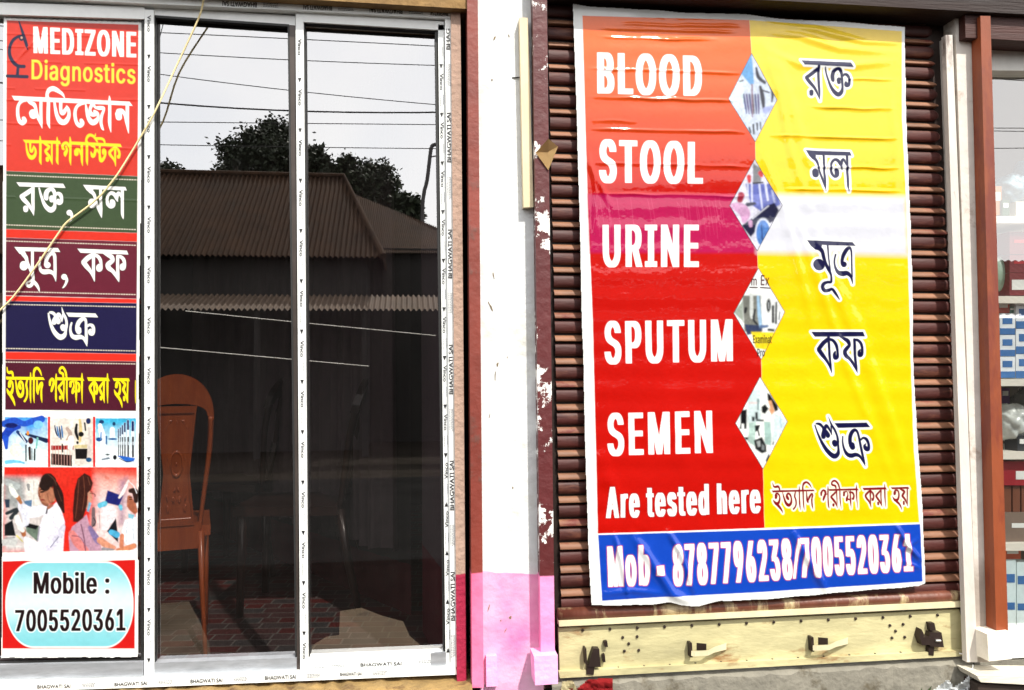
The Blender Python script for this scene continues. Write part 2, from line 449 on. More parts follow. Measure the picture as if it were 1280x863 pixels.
# outlines of a plain grotesque alphabet: advance, closed contours (thousandths of the type size)
GLYPHS = {
    '-': (453, [(337,244,337,188,114,188,114,244)]),
    '/': (249, [(235,533,71,-76,14,-76,178,533)]),
    '0': (453, [(227,-7,191,-3,158,7,130,24,105,48,85,77,69,113,57,155,50,202,48,254,50,306,57,353,69,395,85,431,106,461,130,484,159,502,191,512,227,516,262,512,295,502,323,484,348,461,368,431,384,395,396,353,403,306,405,254,403,202,396,155,384,113,368,77,348,48,323,24,295,7,263,-3), (227,50,250,52,271,60,290,74,306,92,320,116,330,144,338,176,342,213,344,254,342,295,338,332,330,365,320,393,306,416,290,435,271,449,250,457,227,460,203,457,182,449,163,435,147,416,134,393,123,365,115,332,111,295,109,254,111,213,115,176,123,144,134,116,147,92,163,74,182,60,203,52)]),
    '1': (453, [(76,0,76,55,391,55,391,0), (276,509,276,0,212,0,212,448,209,448,86,358,86,427,198,509)]),
    '2': (453, [(64,0,64,47,234,229,252,248,268,266,282,282,294,298,303,312,311,327,316,341,319,356,320,371,319,389,315,405,308,419,298,431,287,441,273,449,258,455,241,458,224,460,205,458,188,454,172,447,159,438,148,427,139,413,132,398,128,381,127,362,66,362,68,391,75,418,86,442,102,464,121,482,143,496,168,507,196,513,225,516,254,513,281,507,306,497,328,482,346,465,361,445,372,423,379,398,381,372,380,354,377,336,371,318,363,299,351,280,336,259,317,235,294,209,267,180,153,60,153,57,389,57,389,0)]),
    '3': (453, [(218,-7,188,-5,159,1,133,10,108,22,88,38,70,57,57,79,48,104,44,132,109,132,112,115,118,100,126,87,137,76,150,66,165,59,182,54,200,51,219,50,239,51,258,55,275,61,291,69,304,80,315,93,323,108,328,125,329,145,328,163,323,180,316,196,306,211,292,223,275,234,254,241,229,246,201,248,157,248,157,299,288,448,288,452,70,452,70,509,372,509,372,461,211,278,211,289,247,290,279,286,308,276,333,262,354,244,371,222,383,198,391,173,393,145,390,116,383,90,370,66,354,45,333,27,309,12,281,2,251,-5)]),
    '5': (453, [(221,-7,192,-5,165,1,140,11,118,25,99,41,83,60,71,82,63,105,60,130,122,130,125,115,130,102,138,89,148,78,160,68,173,60,188,54,204,51,221,50,241,51,259,56,276,64,291,75,304,89,314,104,322,122,326,141,328,162,326,183,321,203,314,221,303,237,290,251,275,262,257,270,238,275,218,277,201,276,184,273,167,268,152,262,139,255,128,246,67,253,96,509,366,509,366,452,151,452,134,301,136,301,148,311,162,318,178,325,194,330,212,333,229,334,252,332,274,328,294,321,313,311,330,299,345,285,358,269,370,251,379,231,386,210,390,187,391,163,388,132,381,102,369,76,352,52,332,32,309,15,282,3,253,-4)]),
    '6': (453, [(226,-7,196,-4,168,3,142,15,119,31,100,51,84,74,73,101,66,130,64,162,65,187,71,212,80,239,93,268,112,302,137,340,252,509,322,509,151,261,145,261,151,270,157,279,165,288,174,295,184,302,196,307,208,311,221,313,235,314,265,312,291,305,316,295,337,280,355,262,370,240,380,215,387,187,389,157,387,127,379,98,368,73,352,50,333,30,310,14,284,3,257,-4), (226,48,245,50,263,55,279,63,293,73,304,86,314,101,322,119,326,137,327,157,326,178,322,196,314,213,304,228,293,241,279,251,263,259,245,264,226,265,207,264,190,259,174,252,160,241,148,229,138,214,131,197,126,179,125,158,126,138,131,119,138,102,148,86,160,73,174,63,190,55,207,50)]),
    '7': (453, [(97,0,323,448,323,452,62,452,62,509,391,509,391,449,165,0)]),
    '8': (453, [(226,-7,193,-5,163,1,136,11,111,25,91,42,74,62,62,84,54,109,52,135,53,156,58,176,65,195,75,212,87,228,101,241,117,252,134,260,153,265,153,267,129,276,109,289,93,308,80,330,73,354,70,380,73,405,79,429,90,450,106,469,124,485,146,498,170,508,197,514,226,516,255,514,282,508,306,498,328,485,346,469,361,450,373,429,379,405,382,380,379,354,372,330,359,308,343,289,323,276,300,267,300,265,319,260,335,252,351,241,365,228,377,212,387,195,395,176,399,156,401,135,398,109,391,84,378,62,362,42,341,25,317,11,289,1,259,-5), (226,49,248,50,267,54,285,60,300,69,313,79,323,91,331,106,335,121,337,139,335,157,330,173,322,189,312,202,298,213,283,223,265,230,247,234,226,235,206,234,187,230,169,223,154,213,140,202,130,189,122,173,117,157,115,139,117,121,121,106,129,91,139,79,152,69,167,60,185,54,205,50), (226,290,244,291,260,294,274,300,287,308,298,318,307,330,314,344,318,359,319,376,318,392,314,407,308,420,299,432,288,442,275,449,260,455,244,459,226,460,208,459,192,455,177,449,164,442,153,432,145,420,138,407,134,392,133,376,134,359,138,344,145,330,154,318,165,308,178,300,193,294,209,291)]),
    '9': (453, [(226,516,256,513,285,506,310,494,333,478,352,458,368,434,380,408,387,378,389,347,387,322,382,296,373,270,359,240,340,207,315,168,200,0,130,0,301,248,307,248,302,238,295,229,287,221,278,214,268,207,257,202,245,198,232,195,218,195,188,197,161,203,137,214,116,229,98,247,83,269,72,294,66,321,64,352,66,382,73,411,85,436,101,459,120,479,143,494,168,506,196,513), (226,460,207,459,190,454,174,446,160,435,148,423,138,407,131,390,127,372,125,352,127,331,131,313,138,295,148,280,160,268,174,257,190,250,207,245,226,243,245,245,263,249,279,257,293,267,305,280,314,295,322,312,326,330,327,350,326,371,322,390,314,407,305,422,293,435,279,446,263,454,245,459)]),
    ':': (188, [(95,-4,83,-3,73,1,63,9,55,18,51,29,50,41,51,53,55,64,63,73,73,81,83,85,95,87,107,85,118,81,128,73,135,64,140,53,141,41,140,29,135,18,128,9,118,1,107,-3), (95,271,83,272,73,277,63,284,55,294,51,304,50,316,51,328,55,339,63,349,73,356,83,360,95,362,107,360,118,356,128,349,135,339,140,328,141,316,140,304,135,294,128,284,118,277,107,272)]),
    'A': (480, [(16,0,201,509,276,509,463,0,395,0,287,302,280,323,272,346,264,372,255,402,244,438,232,478,245,478,233,437,222,402,213,371,204,345,197,322,191,302,85,0), (110,142,110,199,370,199,370,142)]),
    'B': (456, [(60,0,60,509,241,509,274,507,304,501,329,491,350,477,367,461,381,442,390,421,396,398,398,374,397,353,393,336,387,320,378,307,368,295,356,286,343,278,329,272,315,267,315,262,331,260,347,254,363,245,378,234,391,220,402,203,411,184,416,161,418,136,416,111,410,88,400,67,386,48,368,31,344,18,317,8,284,2,247,0), (125,57,245,57,281,60,309,67,330,80,344,96,353,115,355,137,354,153,350,169,342,184,333,197,320,209,306,218,289,225,269,229,248,231,125,231), (125,285,238,285,256,287,273,290,288,296,302,304,314,314,323,326,330,340,335,355,336,372,333,393,326,412,313,429,294,442,270,449,240,452,125,452)]),
    'D': (502, [(219,0,96,0,96,57,215,57,254,60,288,68,318,81,343,99,363,122,379,149,390,181,397,216,399,255,397,294,390,329,379,361,364,388,344,410,320,428,291,441,258,449,221,452,93,452,93,509,225,509,273,505,315,495,353,478,385,455,412,426,433,391,449,351,458,306,462,255,458,205,449,159,433,119,411,83,384,54,351,31,312,14,268,3), (125,509,125,0,60,0,60,509)]),
    'E': (418, [(60,0,60,509,372,509,372,452,125,452,125,286,355,286,355,229,125,229,125,57,375,57,375,0)]),
    'G': (520, [(269,-7,225,-3,185,7,149,25,118,49,91,79,69,116,53,157,43,203,40,254,43,305,53,352,69,393,91,429,117,459,149,484,184,501,223,512,265,516,291,514,316,510,340,504,363,494,384,483,403,469,421,453,436,436,449,416,460,395,468,373,474,349,408,349,402,365,395,379,387,393,378,406,368,417,356,427,344,436,330,443,315,448,300,453,283,455,265,456,236,453,209,445,183,432,160,414,141,392,125,364,113,332,106,295,103,254,106,213,113,177,125,145,141,117,161,95,184,76,210,63,238,56,269,53,296,55,322,61,345,71,365,85,382,102,396,123,407,147,413,173,415,202,434,199,283,199,283,256,478,256,478,200,475,160,466,124,451,91,431,62,406,38,377,19,344,5,308,-4)]),
    'H': (517, [(60,0,60,509,125,509,125,289,392,289,392,509,457,509,457,0,392,0,392,232,125,232,125,0)]),
    'I': (300, [(31,0,31,57,118,57,118,452,31,452,31,509,269,509,269,452,183,452,183,57,269,57,269,0)]),
    'L': (393, [(60,0,60,509,125,509,125,57,361,57,361,0)]),
    'M': (628, [(60,0,60,509,152,509,277,187,280,179,284,170,287,159,291,147,295,135,299,123,303,110,307,97,311,84,315,71,319,60,322,49,307,49,311,59,314,71,318,83,322,95,326,108,330,121,334,134,338,146,342,158,346,169,349,179,352,187,476,509,568,509,568,0,504,0,504,291,504,302,504,314,504,327,505,340,505,354,505,369,506,413,506,428,507,443,507,457,513,457,508,441,503,425,498,409,492,393,487,378,482,363,477,348,472,335,467,322,463,310,459,300,456,291,342,0,286,0,170,291,167,300,163,310,159,321,155,333,150,347,145,361,140,376,134,392,129,408,124,424,118,441,112,457,119,457,119,444,120,430,120,416,120,401,121,386,121,372,122,328,122,315,122,302,122,291,122,0)]),
    'N': (523, [(60,0,60,509,136,509,343,183,349,174,355,163,363,151,371,137,379,122,388,107,396,90,405,73,414,55,405,54,403,72,402,90,401,108,400,126,399,142,399,157,399,171,399,184,399,195,399,509,463,509,463,0,387,0,202,290,194,303,186,317,177,331,168,346,159,363,148,381,136,402,123,425,108,452,119,454,120,429,121,406,122,384,123,363,124,345,124,328,125,313,125,301,125,291,125,0)]),
    'O': (533, [(267,-7,225,-3,186,7,150,25,119,49,92,79,70,115,53,157,44,203,40,254,44,305,53,352,70,393,92,429,119,459,150,484,186,501,225,512,267,516,309,512,348,501,384,484,415,459,442,429,464,393,480,352,490,305,493,254,490,203,480,157,464,115,442,79,415,49,384,25,348,7,309,-3), (267,53,296,55,324,63,349,76,372,94,392,116,408,144,420,176,428,213,430,254,428,295,420,332,408,365,392,392,372,415,349,433,324,446,296,453,267,456,237,453,210,445,184,433,161,415,142,392,125,364,113,332,106,295,103,254,106,213,113,176,125,144,142,117,161,94,184,76,210,63,237,55)]),
    'P': (444, [(60,0,60,509,235,509,272,506,305,499,332,487,356,471,375,452,390,430,400,404,407,377,409,348,407,318,400,291,390,265,375,243,356,223,332,207,305,195,272,188,235,186,109,186,109,242,233,242,257,244,279,248,297,256,312,266,324,279,333,294,339,310,343,328,344,348,343,367,339,385,333,402,324,416,312,428,297,439,279,446,257,451,232,452,125,452,125,0)]),
    'R': (449, [(60,0,60,509,236,509,273,506,305,500,333,489,356,473,376,455,390,433,401,408,407,381,409,352,407,323,401,296,390,271,376,250,356,232,333,217,305,206,273,200,236,198,96,198,96,255,234,255,258,256,280,260,298,267,313,276,325,287,334,300,340,316,344,333,345,352,344,371,340,389,334,405,325,419,313,430,298,440,279,446,258,451,233,452,125,452,125,0), (353,0,230,229,303,229,428,0)]),
    'S': (446, [(224,-9,188,-7,156,-1,128,9,102,23,81,40,64,60,51,83,42,109,38,137,104,137,108,118,114,102,123,88,136,76,150,66,166,59,185,53,204,50,224,49,246,50,267,54,286,60,303,69,317,79,329,92,338,106,344,122,346,139,344,154,340,168,332,179,322,189,310,197,296,205,280,211,263,217,245,222,184,239,145,253,112,269,86,289,67,313,56,341,52,372,54,400,62,425,75,448,92,468,113,484,138,498,165,508,195,514,227,516,259,514,289,508,316,498,340,484,360,468,377,449,390,427,398,403,401,378,337,378,332,402,320,421,302,437,280,449,254,456,225,459,204,457,185,454,167,448,152,440,139,430,129,418,121,405,117,391,115,376,117,359,122,345,131,334,142,324,155,315,169,308,184,302,198,297,212,293,264,279,279,275,295,270,312,264,328,256,344,248,359,238,372,226,384,213,395,198,402,180,407,161,408,139,406,112,399,87,386,64,370,43,349,25,323,11,294,0,261,-7)]),
    'T': (448, [(32,452,32,509,417,509,417,452,257,452,257,0,193,0,193,452)]),
    'U': (517, [(259,-8,220,-6,186,2,154,15,126,33,103,55,85,80,71,108,63,140,60,173,60,509,124,509,124,178,126,155,132,133,141,113,153,95,169,80,187,68,208,59,232,53,259,52,285,53,309,59,331,68,349,80,364,95,377,113,385,133,391,155,393,178,393,509,457,509,457,173,454,140,446,108,433,80,414,55,391,33,363,15,332,2,297,-6)]),
    'V': (480, [(204,0,16,509,84,509,192,206,199,187,207,164,215,137,225,106,236,71,248,31,235,31,247,71,257,107,267,138,276,165,283,187,290,206,395,509,463,509,278,0)]),
    'W': (686, [(155,0,16,509,82,509,163,196,167,179,172,162,175,145,179,128,183,111,187,94,190,76,194,58,197,40,189,40,193,58,196,76,200,94,203,111,207,128,211,145,215,162,220,179,224,196,306,509,380,509,462,196,466,179,470,162,474,145,478,128,482,111,486,94,490,76,494,58,497,40,488,40,492,58,495,76,499,94,503,111,506,128,510,145,515,162,519,179,523,196,603,509,670,509,530,0,455,0,368,323,362,345,357,368,351,391,346,417,341,445,336,475,350,475,345,446,340,420,335,395,330,371,324,347,318,323,230,0)]),
    'Z': (438, [(42,0,42,46,273,385,284,400,295,415,306,431,318,446,329,461,341,476,348,454,327,453,306,453,285,452,265,452,244,452,223,452,40,452,40,509,397,509,397,462,169,129,157,113,146,97,134,81,122,65,110,49,97,33,90,54,111,55,131,56,152,57,173,57,193,57,214,57,399,57,399,0)]),
    'a': (389, [(160,-9,137,-7,115,-3,94,5,76,15,60,29,48,45,38,63,32,84,30,108,32,128,36,146,43,161,53,174,64,184,78,193,92,200,108,206,125,211,143,214,161,217,178,220,200,223,218,225,234,227,247,229,257,231,265,235,271,240,274,246,276,255,276,257,275,272,272,285,267,297,260,307,251,315,240,322,227,327,212,330,196,331,178,330,163,327,149,322,137,316,127,309,118,301,110,292,104,283,100,274,41,291,51,313,64,331,79,346,95,358,114,368,133,375,153,380,173,383,194,384,208,384,223,382,239,379,255,375,271,369,286,360,300,350,312,336,322,320,330,301,335,278,337,251,337,0,277,0,277,52,272,52,267,43,260,34,252,25,242,16,229,8,215,1,199,-4,181,-7), (170,45,192,47,211,51,228,59,242,68,254,80,263,93,270,108,274,122,276,138,276,190,272,187,267,184,259,182,251,180,241,178,231,176,221,174,210,173,200,171,191,170,182,169,175,168,161,166,147,163,134,159,122,153,112,147,103,139,97,130,93,118,92,105,93,93,96,82,102,72,109,64,119,57,130,52,142,48,156,46)]),
    'b': (424, [(229,-8,208,-7,189,-3,172,4,159,12,147,21,138,31,130,41,123,50,118,59,112,59,112,0,53,0,53,509,114,509,114,319,118,319,123,327,130,336,137,346,147,355,158,364,171,373,188,379,207,383,229,384,259,382,287,374,313,361,335,342,354,320,370,293,381,261,388,227,390,189,388,151,381,116,370,84,355,57,336,34,313,16,288,3,260,-6), (220,47,242,49,262,55,279,66,294,80,306,97,316,117,323,139,327,163,328,189,327,215,323,239,316,261,307,281,295,298,280,311,262,322,243,328,220,330,198,328,178,322,161,312,147,299,134,282,125,263,118,241,114,216,113,189,114,162,118,138,125,115,135,95,147,78,162,65,179,55,198,49)]),
    'c': (396, [(207,-8,174,-5,144,3,117,16,93,35,72,58,56,85,44,116,37,150,34,187,37,225,44,260,56,291,72,318,93,341,117,360,144,374,174,382,207,384,226,384,243,381,260,377,276,371,291,364,305,356,318,346,330,335,340,322,349,308,356,293,362,277,303,262,300,272,295,281,290,289,284,297,278,304,270,311,261,316,252,321,242,325,231,328,220,329,207,330,184,328,163,321,145,310,130,296,118,278,108,258,102,236,98,212,96,187,98,163,102,139,108,117,118,97,130,80,145,66,163,55,184,49,207,46,220,47,232,49,243,52,253,55,262,60,271,66,279,73,285,80,292,89,297,98,301,107,304,117,363,102,357,86,350,70,341,56,331,43,319,32,306,21,292,12,277,5,261,-1,244,-5,226,-7)]),
    'd': (424, [(195,-8,165,-6,137,3,111,16,89,34,70,57,55,84,43,116,36,151,34,189,36,227,43,261,55,293,70,320,89,342,112,361,137,374,165,382,196,384,218,383,237,379,253,373,267,364,278,355,287,346,295,336,301,327,306,319,311,319,311,509,372,509,372,0,313,0,313,59,307,59,301,50,295,41,287,31,277,21,266,12,252,4,236,-3,217,-7), (205,47,226,49,246,55,263,65,278,78,290,95,299,115,306,138,310,162,312,189,310,216,306,241,300,263,290,282,278,299,263,312,246,322,227,328,205,330,182,328,162,322,145,311,130,298,118,281,108,261,102,239,98,215,96,189,98,163,102,139,109,117,118,97,130,80,145,66,162,55,182,49)]),
    'e': (404, [(212,-8,177,-5,145,3,117,16,92,35,72,58,56,85,44,116,37,150,34,187,36,224,44,258,55,290,71,317,91,340,115,359,142,373,172,382,205,384,226,383,246,380,266,374,285,366,303,355,319,341,334,324,347,305,357,282,365,256,370,227,371,194,371,169,75,169,75,221,338,221,310,202,308,226,304,248,298,269,288,286,277,301,263,314,246,323,227,328,205,330,183,328,164,323,146,313,131,301,119,286,109,270,102,251,97,231,96,211,96,178,98,151,102,127,110,106,121,88,135,73,151,61,169,53,190,48,212,46,227,47,241,49,254,53,265,58,276,65,285,73,294,82,300,93,306,105,365,91,358,72,348,55,335,39,320,26,302,14,283,4,261,-3,237,-7)]),
    'g': (425, [(207,-151,180,-149,156,-146,134,-140,114,-132,97,-122,82,-110,70,-97,59,-84,51,-69,101,-41,107,-49,114,-57,122,-66,131,-74,142,-82,154,-88,169,-93,187,-96,207,-97,236,-95,261,-87,282,-75,298,-58,308,-34,311,-6,311,68,306,68,301,60,294,51,287,41,277,32,266,23,252,16,236,10,217,6,195,5,165,7,138,14,113,27,90,43,71,65,55,90,43,120,36,154,34,191,36,229,43,263,55,293,71,320,90,342,112,361,138,374,166,382,196,384,218,383,237,379,253,373,267,365,279,356,288,346,296,336,302,327,308,319,313,319,313,379,372,379,372,-9,370,-40,363,-67,350,-90,334,-109,314,-124,291,-136,265,-144,237,-149), (205,59,227,61,246,66,264,75,278,87,290,103,300,121,307,142,311,166,312,193,311,219,307,242,300,264,291,283,279,299,264,312,247,322,227,328,205,330,182,328,163,322,145,312,130,298,118,282,109,262,102,241,98,218,96,193,98,167,102,144,109,123,118,104,131,88,145,76,163,66,183,61)]),
    'h': (410, [(114,227,114,0,53,0,53,509,114,509,114,287,102,287,116,319,132,344,152,362,175,374,200,382,227,384,252,383,275,377,295,369,313,356,328,340,341,321,350,298,355,271,357,240,357,0,296,0,296,235,293,263,286,286,273,304,256,318,235,326,210,329,192,328,176,324,161,317,147,308,136,297,126,283,119,266,115,248)]),
    'i': (166, [(53,0,53,379,114,379,114,0), (84,443,73,444,63,448,54,455,47,463,43,472,41,483,43,494,47,504,54,512,63,518,73,522,84,524,95,522,105,518,114,512,121,504,125,494,126,483,125,472,121,463,114,455,105,448,95,444)]),
    'l': (189, [(139,-2,112,0,91,8,74,20,62,37,55,59,53,84,53,509,114,509,114,99,114,83,117,71,120,62,126,57,135,53,146,52,152,52,157,52,160,53,164,53,167,54,170,54,181,3,175,1,169,0,162,-1,154,-2,147,-2)]),
    'm': (610, [(53,0,53,379,112,379,112,295,108,295,114,314,122,331,132,346,144,358,158,368,172,376,187,382,203,385,219,386,245,383,268,375,287,361,303,342,314,320,321,295,312,295,318,312,326,329,337,343,350,356,364,366,381,375,398,381,417,385,437,386,458,385,478,380,497,372,514,361,529,346,541,328,550,307,555,283,557,255,557,0,496,0,496,254,493,279,485,298,473,313,456,323,438,329,419,330,402,329,387,326,374,320,363,312,353,302,345,290,340,277,336,263,335,247,335,0,274,0,274,260,272,280,265,297,253,311,238,322,220,328,199,330,185,329,171,326,158,320,145,312,135,302,126,289,119,274,115,257,114,238,114,0)]),
    'n': (410, [(114,227,114,0,53,0,53,379,112,379,112,287,102,287,116,319,132,344,152,362,175,374,200,382,227,384,252,383,275,377,295,369,313,356,328,340,341,321,350,298,355,271,357,240,357,0,296,0,296,235,293,263,286,286,273,304,256,318,235,326,210,329,192,328,176,324,161,317,147,308,136,297,126,283,119,266,115,248)]),
    'o': (415, [(207,-8,174,-5,144,3,117,16,93,35,72,58,56,85,44,116,37,150,34,187,37,225,44,260,56,291,72,318,93,341,117,360,144,374,174,382,207,384,241,382,271,374,299,360,323,341,343,318,359,291,371,260,379,225,381,187,379,150,371,116,359,85,343,58,323,35,299,16,271,3,241,-5), (207,46,231,49,252,55,270,66,285,80,298,97,307,117,314,139,318,163,319,187,318,212,314,236,307,258,298,278,285,296,270,310,252,321,231,328,207,330,184,328,163,321,145,310,130,296,118,278,108,258,102,236,98,212,96,187,98,163,102,139,108,117,118,97,130,80,145,66,163,55,184,49)]),
    'r': (259, [(53,0,53,379,112,379,112,321,115,321,124,339,137,354,152,367,171,377,191,383,213,385,218,385,223,385,229,384,243,384,243,322,241,323,236,324,230,324,223,325,215,326,207,326,190,324,174,321,159,315,146,306,135,296,126,284,119,269,115,254,114,237,114,0)]),
    's': (365, [(182,-8,157,-7,133,-3,112,3,93,12,76,24,62,38,50,54,41,73,36,94,94,107,101,87,111,72,124,60,141,52,160,47,181,45,206,47,227,53,244,62,258,74,265,88,268,103,266,115,262,126,254,136,243,144,229,150,212,155,149,170,118,180,92,192,72,208,58,227,50,249,47,274,49,295,55,314,65,332,79,347,95,360,115,370,137,378,161,383,187,384,212,383,234,379,254,372,271,363,286,352,299,339,309,324,318,308,324,290,268,277,262,291,254,304,243,316,228,325,210,331,187,333,166,331,147,326,131,317,119,305,111,292,109,277,110,264,115,253,124,243,136,235,152,229,172,223,229,209,261,200,287,187,306,171,320,153,328,131,331,107,329,85,323,65,312,47,298,31,281,18,260,6,236,-2,210,-7)]),
    't': (227, [(204,379,204,327,6,327,6,379), (65,471,126,471,126,98,127,83,130,70,136,61,144,55,156,51,170,50,175,50,180,50,185,51,191,52,197,53,202,54,213,2,207,0,200,-2,192,-3,184,-3,176,-4,168,-4,138,-1,113,7,92,21,77,41,68,64,65,93)]),
    'x': (378, [(21,0,171,218,171,171,29,379,100,379,147,306,159,287,170,270,179,253,188,237,198,221,207,206,175,206,185,221,194,237,202,253,211,270,222,287,233,306,282,379,352,379,209,169,209,214,358,0,287,0,231,85,219,103,209,120,200,136,191,152,182,167,173,182,205,182,195,167,187,152,178,136,170,120,160,103,148,85,91,0)]),
}

_font_cache = {}


def text_edges(body, offset=0.0, spacing=1.0):
    key = (body, offset, spacing)
    if key not in _font_cache:
        cu = bpy.data.curves.new('t', 'FONT')
        cu.body = body
        cu.offset = offset
        cu.resolution_u = 4
        cu.space_character = spacing
        o = bpy.data.objects.new('t', cu)
        C.objects.link(o)
        dg = bpy.context.evaluated_depsgraph_get()
        me = o.evaluated_get(dg).to_mesh()
        bm = bmesh.new()
        bm.from_mesh(me)
        bmesh.ops.remove_doubles(bm, verts=bm.verts, dist=1e-5)
        bm.verts.index_update()
        E = np.array([[(e.verts[0].co.x, e.verts[0].co.y), (e.verts[1].co.x, e.verts[1].co.y)] for e in bm.edges if len(e.link_faces) == 1])
        V = [tuple(v.co) for v in bm.verts]
        F = [[v.index for v in f.verts] for f in bm.faces]
        bm.free()
        bpy.data.objects.remove(o)
        bpy.data.curves.remove(cu)
        _font_cache[key] = (E, V, F)
    return _font_cache[key]


def text_shape(body, tl, bl, br, tr, bold=0.0, xb=0.0, track=40, light=False):
    """lettering whose ink fills the four-cornered box tl, bl, br, tr; bold thickens all strokes, xb the upright ones"""
    if light:
        E = text_edges(body)[0].copy()
    else:
        segs = []
        x = 0
        for ch in body:
            if ch == ' ':
                x += 260
                continue
            adv, loops = GLYPHS[ch]
            for lp in loops:
                q = np.array(lp, float).reshape(-1, 2) + (x, 0)
                segs.append(np.stack([q, np.roll(q, -1, 0)], 1))
            x += adv + track
        E = np.concatenate(segs)
    lo = E.reshape(-1, 2).min(0); hi = E.reshape(-1, 2).max(0)
    uv = (E - lo) / (hi - lo)
    tl, bl, br, tr = [np.array(p, float) for p in (tl, bl, br, tr)]
    h = bold + xb
    tl += (h, bold); bl += (h, -bold); br += (-h, -bold); tr += (-h, bold)
    u = uv[..., 0:1]; v = uv[..., 1:2]
    Q = bl * (1 - u) * (1 - v) + br * u * (1 - v) + tl * (1 - u) * v + tr * u * v
    bb = (Q[..., 0].min() - h, Q[..., 1].min() - bold, Q[..., 0].max() + h, Q[..., 1].max() + bold)
    fn0 = winding_sdf(Q)
    shifts = [0] if xb == 0 else list(np.linspace(-xb, xb, 1 + 2 * max(1, int(math.ceil(xb / 1.2)))))

    def fn(x, y):
        return np.min([fn0(x + s, y) for s in shifts], axis=0) - bold
    return bb, fn


def winding_sdf(E):
    """signed distance to the non-zero winding region of the closed contours made of segments E; searched in columns"""
    ax, ay, bx, by = E[:, 0, 0], E[:, 0, 1], E[:, 1, 0], E[:, 1, 1]
    xm0, xm1 = np.minimum(ax, bx), np.maximum(ax, bx)

    def fn(x, y):
        out = np.empty(len(x))
        col = np.floor(x / 16).astype(int)
        for c in np.unique(col):
            k = np.nonzero(col == c)[0]
            near = (xm1 > c * 16 - 12) & (xm0 < c * 16 + 28)
            if not near.any():
                out[k] = 12.0
                continue
            A = [a[near] for a in (ax, ay, bx, by)]
            dx, dy = A[2] - A[0], A[3] - A[1]
            xx, yy = x[k, None], y[k, None]
            t = np.clip(((xx - A[0]) * dx + (yy - A[1]) * dy) / (dx * dx + dy * dy + 1e-12), 0, 1)
            d = np.sqrt(((xx - A[0] - t * dx) ** 2 + (yy - A[1] - t * dy) ** 2).min(1))
            # winding by a vertical ray: only segments spanning this x matter
            s = np.where((A[0] <= xx) & (A[2] > xx), 1, 0) - np.where((A[2] <= xx) & (A[0] > xx), 1, 0)
            yc = A[1] + (xx - A[0]) * dy / np.where(dx == 0, 1e-9, dx)
            w = (s * (yc > yy)).sum(1)
            out[k] = np.where(w != 0, -d, d)
        return out
    return fn


# Bengali words, drawn as pen strokes (x, y, pen width) and head lines (P)
def _w(*s): return list(s)


RAKTA = _w(['P', (88, 128), (1000, 155), (1045, 235), (145, 205)],
    [(410, 210, 60), (408, 480, 62), (415, 640, 50), (422, 775, 8)],
    [(390, 270, 80), (280, 345, 85), (190, 400, 78)],
    [(190, 410, 78), (240, 475, 82), (320, 560, 66), (375, 650, 48), (415, 745, 16)],
    [(268, 632, 98), (268, 665, 92)],
    [(530, 240, 25), (555, 340, 40), (590, 450, 50), (630, 550, 65), (690, 630, 85), (760, 670, 100), (815, 635, 88), (838, 570, 58), (838, 500, 55),
     (835, 420, 58), (832, 340, 66), (800, 275, 72), (750, 262, 70), (690, 300, 85), (665, 370, 90), (668, 430, 85), (675, 450, 60)],
    [(800, 425, 70), (775, 430, 90), (778, 475, 88)],
    [(850, 375, 45), (895, 345, 60), (945, 370, 72), (970, 440, 60), (955, 510, 80), (915, 518, 98), (905, 480, 62)])
COMMA = _w([(165, 655, 98)], [(190, 660, 60), (208, 700, 48), (206, 750, 40), (180, 792, 26), (150, 815, 10)])
MOL = _w(['P', (410, 160), (1160, 200), (1187, 260), (560, 234), (450, 215)],
    ['P', (410, 160), (470, 250), (520, 295), (580, 300), (590, 240), (560, 190)],
    [(545, 275, 70), (590, 312, 62), (618, 370, 50), (630, 430, 45), (660, 520, 50), (700, 620, 50), (738, 740, 8)],
    [(568, 475, 135), (570, 508, 132)],
    [(720, 220, 48), (722, 450, 48), (728, 600, 50), (738, 742, 10)],
    [(1108, 240, 55), (1108, 500, 52), (1110, 680, 48), (1125, 765, 8)],
    [(1022, 448, 22), (1000, 400, 42), (965, 330, 66), (905, 305, 60), (850, 350, 52), (838, 430, 48), (850, 500, 60), (890, 548, 55), (930, 525, 90), (935, 475, 95), (920, 455, 70)],
    [(1010, 420, 36), (1018, 340, 60), (1045, 305, 50), (1078, 350, 42), (1100, 400, 30)])
MUTRA = _w(['P', (100, 112), (770, 128), (805, 187), (250, 174), (150, 165)],
    ['P', (100, 112), (175, 210), (240, 245), (280, 220), (250, 160)],
    [(240, 225, 62), (275, 268, 58), (295, 330, 45), (310, 380, 45), (345, 450, 45), (375, 520, 55), (388, 600, 46), (372, 680, 52), (330, 715, 48), (292, 695, 36),
     (300, 660, 26), (335, 640, 26), (372, 622, 36), (430, 680, 50), (468, 740, 36), (485, 797, 8)],
    [(245, 388, 118), (245, 408, 124)],
    [(377, 160, 42), (378, 400, 40), (380, 500, 40)],
    [(502, 275, 28), (490, 340, 30), (487, 400, 38), (510, 470, 52), (560, 495, 74), (640, 490, 64), (700, 520, 50), (728, 575, 34), (738, 637, 8)],
    [(610, 390, 96)],
    [(588, 385, 60), (590, 330, 55), (605, 275, 62), (645, 220, 62), (692, 208, 56), (720, 250, 50), (726, 350, 45), (728, 480, 45), (735, 600, 20)])
COMMA2 = _w([(868, 572, 88)], [(890, 580, 50), (908, 620, 42), (895, 670, 34), (870, 715, 26), (845, 740, 12)])
